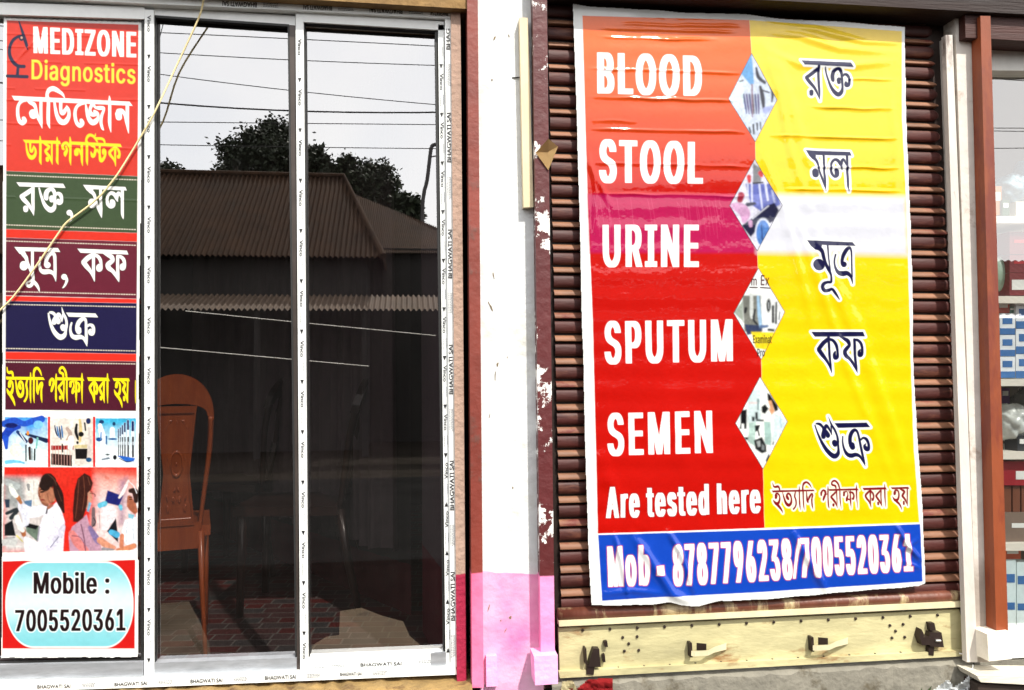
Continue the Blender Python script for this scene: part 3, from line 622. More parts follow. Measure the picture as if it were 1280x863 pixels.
MUUTRA = _w(['P', (112, 132), (610, 155), (645, 197), (345, 192), (240, 185)],
    ['P', (112, 132), (155, 198), (205, 238), (262, 252), (275, 190), (300, 150)],
    [(250, 225, 50), (278, 262, 42), (296, 330, 38), (315, 390, 35), (345, 450, 38), (370, 510, 25), (374, 570, 26), (368, 588, 30), (335, 588, 32), (295, 605, 42),
     (283, 640, 44), (305, 678, 44), (350, 675, 40), (385, 662, 30), (420, 705, 30), (463, 772, 12)],
    [(240, 395, 122), (245, 400, 128)],
    [(335, 160, 25), (345, 300, 22), (358, 420, 20), (366, 490, 18)],
    [(425, 290, 20), (412, 350, 22), (418, 420, 28), (450, 480, 45), (500, 495, 60), (550, 490, 50), (590, 525, 34), (605, 570, 20), (612, 607, 8)],
    [(516, 395, 64)],
    [(498, 390, 38), (497, 345, 38), (512, 290, 45), (545, 235, 45), (575, 217, 35), (595, 260, 22), (600, 400, 20), (604, 530, 20)])
KAPHA = _w(['P', (100, 160), (985, 195), (1012, 263), (155, 232)],
    [(385, 270, 80), (290, 325, 85), (212, 400, 82)],
    [(215, 415, 84), (265, 480, 82), (330, 560, 60), (375, 640, 45), (405, 747, 8)],
    [(390, 230, 58), (388, 400, 50), (390, 560, 50), (405, 742, 10)],
    [(400, 275, 60), (460, 295, 58), (508, 360, 58), (525, 450, 46), (515, 520, 66), (482, 530, 82), (470, 485, 62), (488, 450, 36)],
    [(580, 240, 40), (650, 275, 66), (712, 310, 80), (735, 368, 62), (700, 400, 78), (648, 450, 84), (665, 510, 82), (730, 560, 66), (790, 640, 56), (842, 752, 10)],
    [(822, 295, 52), (822, 500, 52), (828, 650, 52), (842, 752, 12)],
    [(830, 300, 50), (880, 308, 58), (928, 355, 60), (943, 430, 56), (928, 500, 72), (900, 510, 78), (888, 465, 52), (908, 440, 34)])
SHUKRA = _w([(80, 175, 25), (95, 270, 35), (125, 380, 50), (175, 490, 70), (240, 570, 85), (300, 600, 95), (360, 570, 74), (385, 510, 46), (392, 450, 44), (402, 400, 48),
     (405, 330, 40), (385, 250, 44), (350, 180, 38), (320, 65, 6)],
    [(110, 155, 36), (160, 165, 52), (200, 205, 50), (215, 240, 70)],
    [(215, 250, 80), (185, 310, 88), (180, 335, 82)], [(225, 260, 80), (255, 310, 84), (255, 325, 78)],
    [(225, 235, 60), (260, 190, 62), (290, 220, 48), (315, 275, 36), (322, 322, 12)], [(340, 200, 36), (330, 260, 24), (323, 320, 12)],
    [(375, 430, 60), (340, 415, 92), (345, 445, 88)],
    ['P', (400, 160), (925, 175), (970, 242), (445, 230)],
    [(495, 345, 28), (475, 420, 34), (478, 510, 45), (510, 580, 68), (570, 605, 84), (650, 595, 74), (710, 620, 55), (745, 680, 42), (770, 757, 10)],
    [(615, 465, 108), (622, 495, 96)],
    [(595, 440, 70), (602, 390, 72), (625, 335, 74), (670, 285, 72), (720, 268, 58), (752, 310, 44), (757, 450, 46), (760, 600, 48), (768, 720, 25)],
    [(780, 400, 38), (825, 378, 46), (873, 400, 58), (893, 470, 50), (870, 530, 72), (838, 522, 82), (822, 485, 52), (848, 458, 22)])


def _sh(strokes, dx):
    out = []
    for s in strokes:
        if s[0] == 'P': out.append(['P'] + [(x + dx, y) for x, y in s[1:]])
        else: out.append([(x + dx, y, w) for x, y, w in s])
    return out


ITYADI = _w([(115, 125, 12), (125, 190, 25), (150, 213, 42), (190, 205, 44), (210, 240, 30), (215, 285, 25)],
    ['P', (95, 280), (715, 290), (738, 332), (110, 328)],
    [(160, 395, 50), (155, 440, 46)],
    [(150, 390, 36), (170, 350, 38), (203, 380, 30), (212, 460, 30), (192, 540, 48), (160, 562, 56), (130, 520, 34), (115, 480, 12)],
    [(165, 570, 52), (205, 640, 44), (235, 710, 28), (248, 762, 8)],
    [(258, 335, 15), (275, 440, 30), (300, 550, 45), (340, 602, 60), (375, 560, 44), (385, 470, 30), (370, 390, 34), (342, 360, 38), (320, 395, 38), (325, 440, 50), (338, 475, 42)],
    [(450, 335, 25), (435, 420, 30), (450, 500, 30), (450, 590, 30), (432, 648, 30), (410, 685, 34)],
    [(507, 215, 10), (507, 300, 25), (505, 450, 25), (505, 600, 28), (512, 712, 8)],
    [(562, 330, 28), (562, 600, 25), (570, 712, 8)],
    [(558, 290, 30), (560, 220, 30), (580, 155, 42), (620, 138, 40), (660, 185, 30), (690, 262, 10)],
    [(612, 330, 20), (615, 450, 30), (622, 520, 42), (630, 572, 14)],
    [(625, 530, 30), (660, 430, 40), (690, 380, 34), (700, 420, 30), (686, 500, 28), (688, 620, 28), (698, 707, 8)],
    # porikkha
    [(855, 520, 30), (870, 460, 44), (890, 400, 34), (885, 335, 40), (858, 315, 34), (832, 360, 38), (828, 420, 30)],
    [(880, 400, 26), (905, 400, 22), (925, 390, 20)],
    [(932, 235, 12), (930, 320, 28), (928, 500, 25), (930, 640, 28), (938, 697, 8)],
    ['P', (940, 292), (1372, 300), (1397, 345), (945, 338)],
    [(1060, 330, 25), (1060, 500, 22), (1058, 692, 10)],
    [(1055, 350, 34), (1010, 410, 38), (976, 460, 38), (1010, 530, 42), (1040, 600, 34), (1060, 690, 10)],
    [(1003, 615, 40), (1003, 642, 40)],
    [(1108, 330, 25), (1108, 550, 25), (1118, 712, 8)],
    [(1050, 280, 28), (1040, 230, 36), (1000, 212, 38), (988, 172, 30), (1010, 134, 38), (1045, 130, 38), (1085, 195, 34), (1106, 300, 25)],
    [(1172, 375, 42), (1168, 440, 38)], [(1172, 370, 30), (1205, 360, 26)],
    [(1215, 345, 12), (1228, 430, 24), (1212, 500, 42), (1206, 548, 38)], [(1212, 520, 36), (1258, 530, 30)],
    [(1240, 345, 16), (1268, 420, 22)],
    [(1268, 350, 22), (1264, 550, 32), (1268, 717, 6)],
    [(1266, 380, 32), (1300, 392, 36), (1318, 450, 32), (1305, 520, 40), (1292, 505, 22)],
    [(1360, 225, 10), (1360, 320, 30), (1360, 500, 25), (1365, 717, 8)]) + _sh(_w(
    # kora hoy
    ['P', (385, 292), (735, 300), (760, 352), (405, 350)],
    [(500, 360, 38), (448, 425, 42), (432, 470, 38), (452, 530, 38), (485, 595, 34), (505, 712, 8)],
    [(503, 350, 32), (503, 550, 26), (508, 712, 8)],
    [(510, 372, 38), (543, 425, 34), (552, 500, 32), (536, 560, 38), (528, 525, 24)],
    [(665, 345, 28), (662, 550, 26), (672, 712, 8)],
    [(655, 370, 34), (607, 440, 38), (592, 480, 38), (615, 540, 38), (645, 610, 34), (670, 700, 8)],
    [(615, 618, 38), (615, 654, 36)],
    [(722, 230, 10), (722, 330, 28), (722, 550, 25), (725, 717, 8)],
    ['P', (808, 305), (1075, 308), (1090, 355), (830, 352)],
    [(872, 415, 48), (868, 450, 44)],
    [(868, 400, 34), (890, 368, 38), (923, 400, 30), (932, 480, 30), (915, 560, 42), (880, 580, 52), (855, 550, 34), (835, 500, 10)],
    [(885, 592, 48), (930, 660, 38), (955, 730, 26), (965, 792, 6)],
    [(950, 350, 24), (990, 378, 42), (1013, 412, 38), (995, 460, 42), (986, 500, 42), (1010, 550, 38), (1035, 610, 34), (1055, 712, 8)],
    [(1058, 345, 25), (1055, 550, 22), (1058, 712, 8)],
    [(1000, 620, 38), (1000, 668, 36)]), 1062)
DANDA = _sh(_w([(1187, 345, 12), (1187, 600, 14), (1190, 717, 8)]), 1062)
MEDIZONE = _w(['P', (65, 200), (2016, 297), (2066, 364), (110, 275)],
    [(300, 278, 36), (235, 285, 55), (182, 340, 48), (162, 420, 52), (165, 530, 54), (190, 615, 62), (240, 650, 78), (275, 615, 76), (262, 575, 62)],
    [(320, 270, 30), (370, 310, 56), (430, 342, 66), (460, 400, 50), (475, 470, 45), (500, 560, 50), (545, 650, 45), (568, 737, 8)],
    [(418, 490, 130), (424, 518, 128)],
    [(548, 270, 48), (548, 500, 48), (555, 640, 40), (566, 732, 10)],
    [(675, 250, 52), (670, 450, 55), (672, 640, 52), (695, 737, 10)],
    [(655, 240, 62), (652, 165, 52), (690, 100, 72), (760, 82, 80), (850, 130, 60), (910, 180, 40), (940, 235, 14)],
    [(772, 300, 35), (790, 420, 48), (820, 540, 62), (880, 628, 88), (950, 633, 84), (1003, 560, 64), (1015, 480, 48), (1000, 420, 48), (975, 368, 18)],
    [(878, 300, 55), (878, 430, 52), (905, 488, 72), (945, 450, 62), (978, 385, 32)]) + _sh(_w(
    [(280, 322, 40), (215, 330, 56), (150, 380, 48), (120, 460, 50), (122, 560, 54), (150, 655, 58), (200, 690, 78), (236, 655, 74), (222, 610, 60)],
    [(295, 335, 18), (310, 430, 44), (340, 560, 62), (400, 640, 88), (460, 623, 84), (500, 560, 45), (490, 490, 45), (440, 455, 40)],
    [(400, 340, 56), (366, 430, 48), (385, 500, 66), (440, 510, 66), (480, 480, 48)],
    [(430, 345, 40), (455, 392, 38), (530, 402, 66), (588, 402, 48), (590, 450, 40), (560, 530, 48), (548, 640, 48), (572, 738, 38), (592, 768, 12)],
    [(688, 205, 12), (692, 300, 45), (693, 500, 50), (693, 660, 50), (713, 802, 8)],
    [(840, 500, 112), (845, 555, 102)],
    [(840, 455, 80), (895, 450, 66), (948, 520, 52), (975, 640, 50), (1005, 817, 8)],
    [(985, 345, 55), (985, 560, 55), (990, 700, 45), (1005, 817, 10)]), 996)
DAYAG = _w(['P', (65, 170), (850, 195), (875, 262), (110, 235)],
    [(130, 230, 25), (145, 370, 40), (180, 490, 60), (245, 550, 92), (310, 510, 68), (335, 430, 44), (322, 360, 40), (290, 295, 14)],
    [(220, 225, 45), (220, 370, 44), (245, 418, 58), (275, 370, 44), (295, 310, 24)],
    [(430, 100, 18), (435, 230, 50), (435, 450, 48), (432, 620, 50), (455, 697, 8)],
    [(500, 235, 30), (560, 270, 56), (622, 320, 50), (590, 365, 58), (546, 410, 54), (580, 470, 58), (635, 540, 54), (690, 692, 8)],
    [(680, 230, 35), (680, 500, 35), (688, 692, 10)],
    [(585, 568, 72), (585, 604, 68)],
    [(793, 120, 18), (797, 230, 50), (797, 450, 48), (792, 620, 50), (818, 697, 8)],
    [(1055, 340, 28), (1030, 272, 52), (980, 237, 62), (918, 272, 54), (914, 345, 56), (935, 372, 40)],
    [(985, 315, 40), (1000, 390, 50), (968, 460, 76), (965, 525, 14)],
    [(1070, 115, 18), (1075, 240, 50), (1075, 450, 48), (1070, 600, 45), (1085, 712, 8)])
NOSTIK = _w(['P', (-30, 285), (1005, 335), (1032, 397), (-30, 347)],
    [(92, 490, 98), (90, 540, 88)], [(100, 455, 70), (150, 460, 50), (190, 560, 40)],
    [(205, 330, 50), (205, 560, 48), (205, 690, 40), (220, 787, 8)],
    [(312, 300, 50), (310, 500, 48), (310, 680, 45), (322, 777, 8)],
    [(300, 300, 55), (300, 235, 45), (335, 172, 58), (380, 152, 58), (440, 172, 52), (490, 230, 42), (525, 295, 30)],
    [(490, 120, 10), (482, 165, 32)],
    [(500, 225, 56), (600, 225, 52), (658, 252, 46), (680, 312, 34)],
    [(380, 355, 30), (430, 378, 48), (465, 400, 40), (480, 450, 35), (470, 540, 58), (435, 588, 70), (405, 540, 44), (393, 500, 18)],
    [(470, 530, 48), (520, 455, 44), (550, 505, 34), (580, 560, 30)],
    [(580, 360, 40), (575, 550, 44), (585, 640, 58), (610, 683, 68), (660, 630, 54), (690, 550, 44), (685, 475, 48), (655, 455, 52), (646, 510, 48), (650, 548, 24)],
    [(900, 400, 50), (830, 452, 58), (782, 510, 58), (800, 570, 54), (850, 630, 48), (890, 700, 38), (905, 797, 8)],
    [(900, 370, 50), (895, 560, 40), (905, 792, 10)],
    [(910, 412, 44), (962, 460, 48), (985, 540, 48), (968, 610, 58), (950, 590, 40)])


def word(strokes, a3=None, origin=None, scale=None, thin=1.0):
    """strokes to one shape in photo pixels: by origin and scale, or by three point pairs"""
    if a3:
        S = np.array([[p[0], p[1], 1] for p, q in a3]); D = np.array([q for p, q in a3], float)
        A = np.linalg.solve(S, D)
        tf = lambda x, y: tuple(np.array([x, y, 1]) @ A)
        k = math.sqrt(abs(np.linalg.det(A[:2])))
    else:
        tf = lambda x, y: (origin[0] + x / scale, origin[1] + y / scale)
        k = 1 / scale
    sh = []
    for s in strokes:
        if s[0] == 'P': sh.append(poly(*[tf(x, y) for x, y in s[1:]]))
        else: sh.append(stroke([(*tf(x, y), w * k * thin) for x, y, w in s]))
    return union(sh)


def vnoise(X, Y, scale, seed):
    """smooth value noise"""
    r = np.random.default_rng(seed)
    g = r.random((64, 64))
    x = X / scale; y = Y / scale
    xi = np.floor(x).astype(int); yi = np.floor(y).astype(int)
    fx = x - xi; fy = y - yi
    fx = fx * fx * (3 - 2 * fx); fy = fy * fy * (3 - 2 * fy)
    a = g[yi % 64, xi % 64]; b = g[yi % 64, (xi + 1) % 64]; c = g[(yi + 1) % 64, xi % 64]; d = g[(yi + 1) % 64, (xi + 1) % 64]
    return (a * (1 - fx) + b * fx) * (1 - fy) + (c * (1 - fx) + d * fx) * fy


def lin(r, g, b): return np.array(srgb(r, g, b)[:3]) * .82


def sheet(name, cv, mask, ydisp, material, parent=None):
    """the printed sheet: a fine grid whose vertices carry the printed colours"""
    H, Wd = len(cv.ys), len(cv.xs)
    X, Y = np.meshgrid(cv.xs, cv.ys)
    yy = ydisp(X, Y)
    dx = (X - 640) / FPX; dy = (431.5 - Y) / FPX
    D = dx[..., None] * np.array(CX) + dy[..., None] * np.array(CY) + np.array(FW)
    base = yy * 0 + ydisp.base
    t = (base - CAM.y) / D[..., 1]
    Pt = np.array(CAM) + D * t[..., None]
    Pt[..., 1] = yy
    keep = mask(X, Y)
    idx = np.arange(H * Wd).reshape(H, Wd)
    fk = keep[:-1, :-1] & keep[1:, :-1] & keep[:-1, 1:] & keep[1:, 1:]
    q = np.stack([idx[:-1, :-1], idx[1:, :-1], idx[1:, 1:], idx[:-1, 1:]], -1)[fk]
    used = np.zeros(H * Wd, bool); used[q.ravel()] = True
    remap = np.cumsum(used) - 1
    V = Pt.reshape(-1, 3)[used]
    q = remap[q]
    me = bpy.data.meshes.new(name)
    me.vertices.add(len(V)); me.vertices.foreach_set('co', V.astype(np.float32).ravel())
    me.loops.add(q.size); me.loops.foreach_set('vertex_index', q.astype(np.int32).ravel())
    me.polygons.add(len(q))
    me.polygons.foreach_set('loop_start', np.arange(0, q.size, 4, dtype=np.int32))
    me.polygons.foreach_set('use_smooth', np.ones(len(q), bool))
    me.update(calc_edges=True)
    at = me.attributes.new('print', 'FLOAT_COLOR', 'POINT')
    c4 = np.ones((len(V), 4), np.float32); c4[:, :3] = cv.col.reshape(-1, 3)[used]
    at.data.foreach_set('color', c4.ravel())
    return link(name, me, material, parent)


# ================================================================== SETTING
def PG(px, py, z=0.008):
    p = Pz(px, py, z)
    return Vector((p.x, 2 * YG - p.y, z))


ZF = P(246, 812, 0.55).z             # floor inside the room
ZDADO = P(630, 717, 0).z             # top of the pink dado
SHUT_Y = 0.03

M_ground = mat('dusty dark ground', (.022, .019, .016, 1), .9, 0, .4, 1.4, .5, 30, spec=0)
M_road = mat('old asphalt', (.012, .0118, .0115, 1), .85, 0, .3, 2, .4, 60, spec=0)
M_apron = mat('sandy concrete footpath', (.12, .092, .064, 1), .9, 0, .4, 3, .5, 40, stain=(.075, .06, .045, 1), spec=0)
bm = bmesh.new()
vs_ = [bm.verts.new(p) for p in ((-300, -300, 0), (300, -300, 0), (300, 300, 0), (-300, 300, 0))]
bm.faces.new(vs_)
prop(obj('ground', bm, M_ground), kind='structure')


def flat(name, pts, z, m):
    bm = bmesh.new()
    bm.faces.new([bm.verts.new((p[0], p[1], z)) for p in pts])
    o = obj(name, bm, m)
    if o.data.polygons[0].normal.z < 0: o.data.flip_normals()
    return prop(o, kind='structure')


flat('road', [(-120, -7.6), (120, -7.6), (120, -3.2), (-120, -3.2)], .004, M_road)
flat('added_dark_ground', [(-9, -3.2), (9, -3.2), (9, .0), (-9, .0)], .004, mat('added near black ground fill', (.007, .006, .0055, 1), .9, 0, .4, 4, .4, 30, spec=0))  # near-black sheet added so the ground mirrored in the glass stays dark
flat('footpath', [PG(*q)[:2] for q in ((388, 838), (389, 808), (408, 796), (424, 794), (425, 764), (452, 760), (478, 770), (504, 777), (512, 795), (532, 812), (536, 832))], .008, M_apron)  # tan area cut to the outline of a sunlit patch of ground
flat('footpath', [PG(*q)[:2] for q in ((120, 850), (120, 762), (150, 758), (236, 752), (250, 778), (262, 806), (264, 850))], .008, mat('darker footpath concrete', (.065, .05, .036, 1), .9, 0, .4, 3, .5, 40, spec=0))  # second sunlit patch drawn as an area of its own, in a darker tan
flat('footpath', [PG(*q)[:2] for q in ((640, 900), (640, 780), (1400, 760), (1400, 900))], .008, M_apron)

# ---------------------------------------------------------------- the shop building
M_pillar = two_tone('white and pink wall paint', srgb(212, 215, 215), srgb(206, 112, 164), ZDADO, .06, .8, .45, 30, .022,
                    stain=srgb(168, 164, 146), stain_at=.66, stain_w=.13, stain_scale=4, lower_stain=srgb(232, 190, 212))
M_wallstrip = two_tone('beige and crimson jamb plaster', srgb(168, 140, 124), srgb(150, 22, 58), P(577, 720, 0).z, .2, .85, .6, 60, .012,
                       stain=srgb(120, 100, 80))
M_tan = mat('tan lime plaster', srgb(142, 112, 70), .9, 0, .3, 8, .8, 40, stain=srgb(110, 82, 50))
M_sill = mat('rough ochre mortar', srgb(142, 116, 70), .95, 0, .5, 14, 1.0, 35, stain=srgb(88, 62, 34), stain_scale=9)
M_step = mat('grey cement step', srgb(128, 124, 112), .95, 0, .35, 5, .7, 40, stain=srgb(84, 76, 60), stain_scale=6)
M_soffit = mat('dark brown painted boards', srgb(36, 18, 14), .7, 0, .35, 6, .3, 40, stretch=(.3, 4, 4))
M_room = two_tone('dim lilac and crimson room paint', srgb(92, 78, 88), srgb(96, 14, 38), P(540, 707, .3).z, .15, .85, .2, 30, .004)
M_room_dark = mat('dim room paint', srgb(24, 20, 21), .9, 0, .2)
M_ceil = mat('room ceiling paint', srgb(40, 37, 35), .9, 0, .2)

bld = thing('shop_building', 'plastered shopfront wall with a white and pink pillar between window and shutter', 'building')
bm = bmesh.new()
quad_px(bm, [(563, -30), (563.5, 14), (571, 843), (572, 880), (583.5, 880), (583, 843), (575.5, 14), (575.2, -30)], .012, .18)
obj('window_jamb', bm, M_wallstrip, bld, bevel=.002)
bm = bmesh.new()
quad_px(bm, [(591, -60), (601, 905), (680, 905), (667, -60)], 0, .3)
obj('pillar', bm, M_pillar, bld)
M_chip = mat('exposed grey plaster', srgb(128, 112, 88), .95, 0, .4, 30, .5, 60)
for cx_, cy_, w_, h_, sl in ((618, 48, 3, 5, .4), (636, 45, 1.4, 4, -.3), (615, 100, 2, 2, 0), (613, 383, 2.2, 12, -.5), (617, 345, 1.6, 9, -.2), (622, 456, 2.4, 6, .1), (634, 447, 1.4, 3, 0),
                         (619, 470, 1.2, 14, .05), (641, 610, 1.6, 3, 0), (612, 520, 1.2, 6, .2), (638, 772, 3, 4, .2), (626, 776, 1.6, 2, 0), (632, 788, 1.4, 6, .5), (611, 760, 1.2, 9, .3)):
    bm = bmesh.new()
    bm.faces.new([bm.verts.new(P(cx_ + sl * h_ * math.sin(t) * -.5 + w_ * .5 * math.cos(t) * random.uniform(.6, 1.3), cy_ + h_ * .5 * math.sin(t) * random.uniform(.8, 1.2), -.0012)) for t in np.linspace(0, 2 * math.pi, 11)[:-1]])
    obj('plaster_chip', bm, M_chip, bld)
bm = bmesh.new()
quad_px(bm, [(-500, -60), (180, -13), (368, -1.5), (580, 11), (590, 11), (588, -300), (-500, -340)], -.015, .2)
obj('window_lintel', bm, M_tan, bld, bevel=.004)
# rough sill: a subdivided ledge with a crumbling front edge
bm = bmesh.new()
n = 90
rows = []
for i in range(n + 1):
    t = i / n
    px = -320 + t * (588 + 320)
    ytop = 867 + (846 - 867) * ((px + 20) / 610)
    j = random.uniform(-.006, .006)
    a = P(px, ytop, .03)
    fr = a.y - .085 + j * 1.3
    rows.append([bm.verts.new((a.x, .2, a.z - .002)), bm.verts.new((a.x, fr + .02, a.z - .004 + j)), bm.verts.new((a.x, fr, a.z - .016 + j * .8)),
                 bm.verts.new((a.x, fr - .004 + j, a.z - .06)), bm.verts.new((a.x, fr, 0)), bm.verts.new((a.x, .2, 0))])
for i in range(n):
    for k in range(5):
        bm.faces.new((rows[i][k], rows[i][k + 1], rows[i + 1][k + 1], rows[i + 1][k]))
obj('window_sill', bm, M_sill, bld)
# step below the shutter
bm = bmesh.new()
a = P(690, 853, .0); b = P(1216, 824.5, .0)
n = 60
rows = []
for i in range(n + 1):
    t = i / n
    p = a.lerp(b, t)
    j = random.uniform(-.004, .004)
    rows.append([bm.verts.new((p.x, .22, p.z)), bm.verts.new((p.x, .012 + j, p.z)), bm.verts.new((p.x, .0 + j, p.z - .012 + j)), bm.verts.new((p.x, -.008 + j, 0)), bm.verts.new((p.x, .22, 0))])
for i in range(n):
    for k in range(4):
        bm.faces.new((rows[i][k], rows[i][k + 1], rows[i + 1][k + 1], rows[i + 1][k]))
obj('door_step', bm, M_step, bld)
# right hand pillar
M_pillar2 = two_tone('stained white wall paint', srgb(208, 202, 194), srgb(160, 150, 140), P(1220, 705, 0).z, .12, .85, .4, 30, .05,
                     stain=srgb(150, 128, 110), stain_at=.62, soft=.03)
bm = bmesh.new()
quad_px(bm, [(1191, -60), (1221.5, 828), (1237, 828), (1214, -60)], -.02, .3)
obj('pillar', bm, M_pillar2, bld)
bm = bmesh.new()
quad_px(bm, [(1218, 829.5), (1224, 920), (1430, 905), (1430, 815), (1260, 826)], .03, .3)
obj('plinth', bm, M_step, bld)
# shutter hood, head beam, upper wall and eave
zh = P(930, 13, 0).z
bm = bmesh.new()
x0, x1 = P(676, 0, 0).x, 3.2
box(bm, (x0, -.072, zh), (x1, .30, zh + .34))
obj('shutter_hood', bm, M_soffit, bld, bevel=.004)
bm = bmesh.new()
quad_px(bm, [(1206, 6), (1207, 47), (1640, 71), (1640, 30)], -.05, .2)
obj('head_beam', bm, mat('rust red painted timber', srgb(60, 22, 13), .6, 0, .3, 6, .3, 50, stretch=(.3, 4, 4)), bld, bevel=.004)
bm = bmesh.new()
box(bm, (-4.2, .02, zh + .34), (3.2, .2, 3.45))
box(bm, (-4.2, .02, 0), (P(-480, 0, 0).x, .2, zh + .34))
obj('upper_wall', bm, M_tan, bld)
bm = bmesh.new()
box(bm, (-4.4, -.70, 3.45), (3.4, 3.6, 3.57))
obj('roof_slab', bm, M_step, bld)
# room behind the window
xl = P(-420, 400, .2).x
bm = bmesh.new()
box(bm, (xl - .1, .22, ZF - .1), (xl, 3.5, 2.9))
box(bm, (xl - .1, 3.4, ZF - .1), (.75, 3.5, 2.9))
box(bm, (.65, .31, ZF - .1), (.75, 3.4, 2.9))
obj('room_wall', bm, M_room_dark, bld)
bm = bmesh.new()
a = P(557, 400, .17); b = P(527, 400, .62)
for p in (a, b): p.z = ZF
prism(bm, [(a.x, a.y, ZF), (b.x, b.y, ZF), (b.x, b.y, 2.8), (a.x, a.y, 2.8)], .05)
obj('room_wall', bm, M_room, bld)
ca = P(489, 600, .75); cb = P(318, 600, 1.85)
cdir = (cb - ca); cdir.z = 0
clen = cdir.length; cdir.normalize()
cn = Vector((-cdir.y, cdir.x, 0))
if cn.y < 0: cn = -cn
bm = bmesh.new()
o1 = ca + cn * .10 + cdir * .02; o2 = cb + cn * .10 + cdir * 1.2
prism(bm, [(o1.x, o1.y, ZF), (o2.x, o2.y, ZF), (o2.x, o2.y, 2.8), (o1.x, o1.y, 2.8)], .06)
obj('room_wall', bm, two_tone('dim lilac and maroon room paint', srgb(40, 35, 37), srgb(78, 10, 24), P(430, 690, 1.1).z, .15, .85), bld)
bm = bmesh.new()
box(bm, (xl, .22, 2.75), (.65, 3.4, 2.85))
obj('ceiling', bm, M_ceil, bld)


# patterned floor tiles
def tile_floor():
    M = bpy.data.materials.new('red and grey basket weave floor tiles')
    M.use_nodes = True
    t = M.node_tree
    b = t.nodes['Principled BSDF']
    N = t.nodes.new
    lk = t.links.new
    co = N('ShaderNodeTexCoord'); mp = N('ShaderNodeMapping'); mp.inputs['Rotation'].default_value = (0, 0, R(6))
    lk(co.outputs['Object'], mp.inputs[0])
    br = N('ShaderNodeTexBrick')
    br.inputs['Color1'].default_value = (.16, .018, .016, 1); br.inputs['Color2'].default_value = (.07, .078, .082, 1)
    br.inputs['Mortar'].default_value = (.2, .19, .18, 1)
    br.inputs['Scale'].default_value = 1; br.inputs['Mortar Size'].default_value = .0035
    br.inputs['Brick Width'].default_value = .125; br.inputs['Row Height'].default_value = .0625
    br.inputs['Bias'].default_value = .05
    br.offset = .33; br.offset_frequency = 2; br.squash = .55; br.squash_frequency = 3
    lk(mp.outputs[0], br.inputs['Vector'])
    n = N('ShaderNodeTexNoise'); n.inputs['Scale'].default_value = 6
    lk(mp.outputs[0], n.inputs['Vector'])
    mu = N('ShaderNodeMix'); mu.data_type = 'RGBA'; mu.blend_type = 'MULTIPLY'; mu.inputs[0].default_value = .4
    lk(br.outputs[0], mu.inputs[6]); lk(n.outputs['Fac'], mu.inputs[7])
    lk(mu.outputs[2], b.inputs['Base Color'])
    b.inputs['Roughness'].default_value = .35
    return M


flat('floor', [(xl, .05), (.65, .05), (.65, 3.4), (xl, 3.4)], ZF, tile_floor())
# ================================================================== SLIDING WINDOW
win = thing('sliding_window', 'aluminium sliding window still in its white printed film, left of the pillar', 'window')


def tri(bm, cx, cy, s, y, up=False):
    k = -1 if up else 1
    pts = [(cx - s * .75, cy - s * k), (cx, cy + s * k), (cx + s * .75, cy - s * k)]
    bm.faces.new([bm.verts.new(P(a, b, y)) for a, b in pts])


def put_text(bm, body, tl, bl, br, tr, y, offset=.012):
    E, V, F = text_edges(body, offset)
    v = np.array(V)[:, :2]
    lo = v.min(0); hi = v.max(0)
    uv = (v - lo) / (hi - lo)
    tl, bl, br, tr = [np.array(p, float) for p in (tl, bl, br, tr)]
    vs = []
    for u, w in uv:
        q = bl * (1 - u) * (1 - w) + br * u * (1 - w) + tl * (1 - u) * w + tr * u * w
        vs.append(bm.verts.new(P(q[0], q[1], y)))
    for f in F:
        try: bm.faces.new([vs[i] for i in f])
        except ValueError: pass


def bar(bm, x0, y0, x1, y1, y):
    bm.faces.new([bm.verts.new(P(a, b, y)) for a, b in ((x0, y0), (x0, y1), (x1, y1), (x1, y0))])


def strip_letters(xfun, y_start, y_end, vin0, tri0, period, yp, w=4.6, flip_at=None):
    """film print down an upright strip: the maker's word, an arrowhead and lines of small print"""
    bm = bmesh.new(); g = bmesh.new()
    k = 0
    while vin0 + k * period < y_end:
        a = vin0 + k * period; k += 1
        x = xfun(a + 10)
        up = flip_at is not None and a > flip_at
        if a + 21 < y_end and a > y_start:
            if not up: put_text(bm, 'Vinco', (x + w / 2, a), (x - w / 2, a), (x - w / 2, a + 20.5), (x + w / 2, a + 20.5), yp)
            else: put_text(bm, 'Vinco', (x - w / 2, a + 20.5), (x + w / 2, a + 20.5), (x + w / 2, a), (x - w / 2, a), yp)
        c = a + 52
        if c < y_end - 4: tri(bm, xfun(c) - .3, c, 3.0, yp, up)
        for off, ln in ((-1.6, 15), (0.1, 17), (1.7, 12)):
            c = a + 27
            if c + ln < y_end and off != 0.1:
                yy = c
                while yy < c + ln:
                    l = random.uniform(1.0, 2.6)
                    bar(g, xfun(yy) + off - .32, yy, xfun(yy) + off + .32, min(yy + l, c + ln), yp)
                    yy += l + .5
    return bm, g


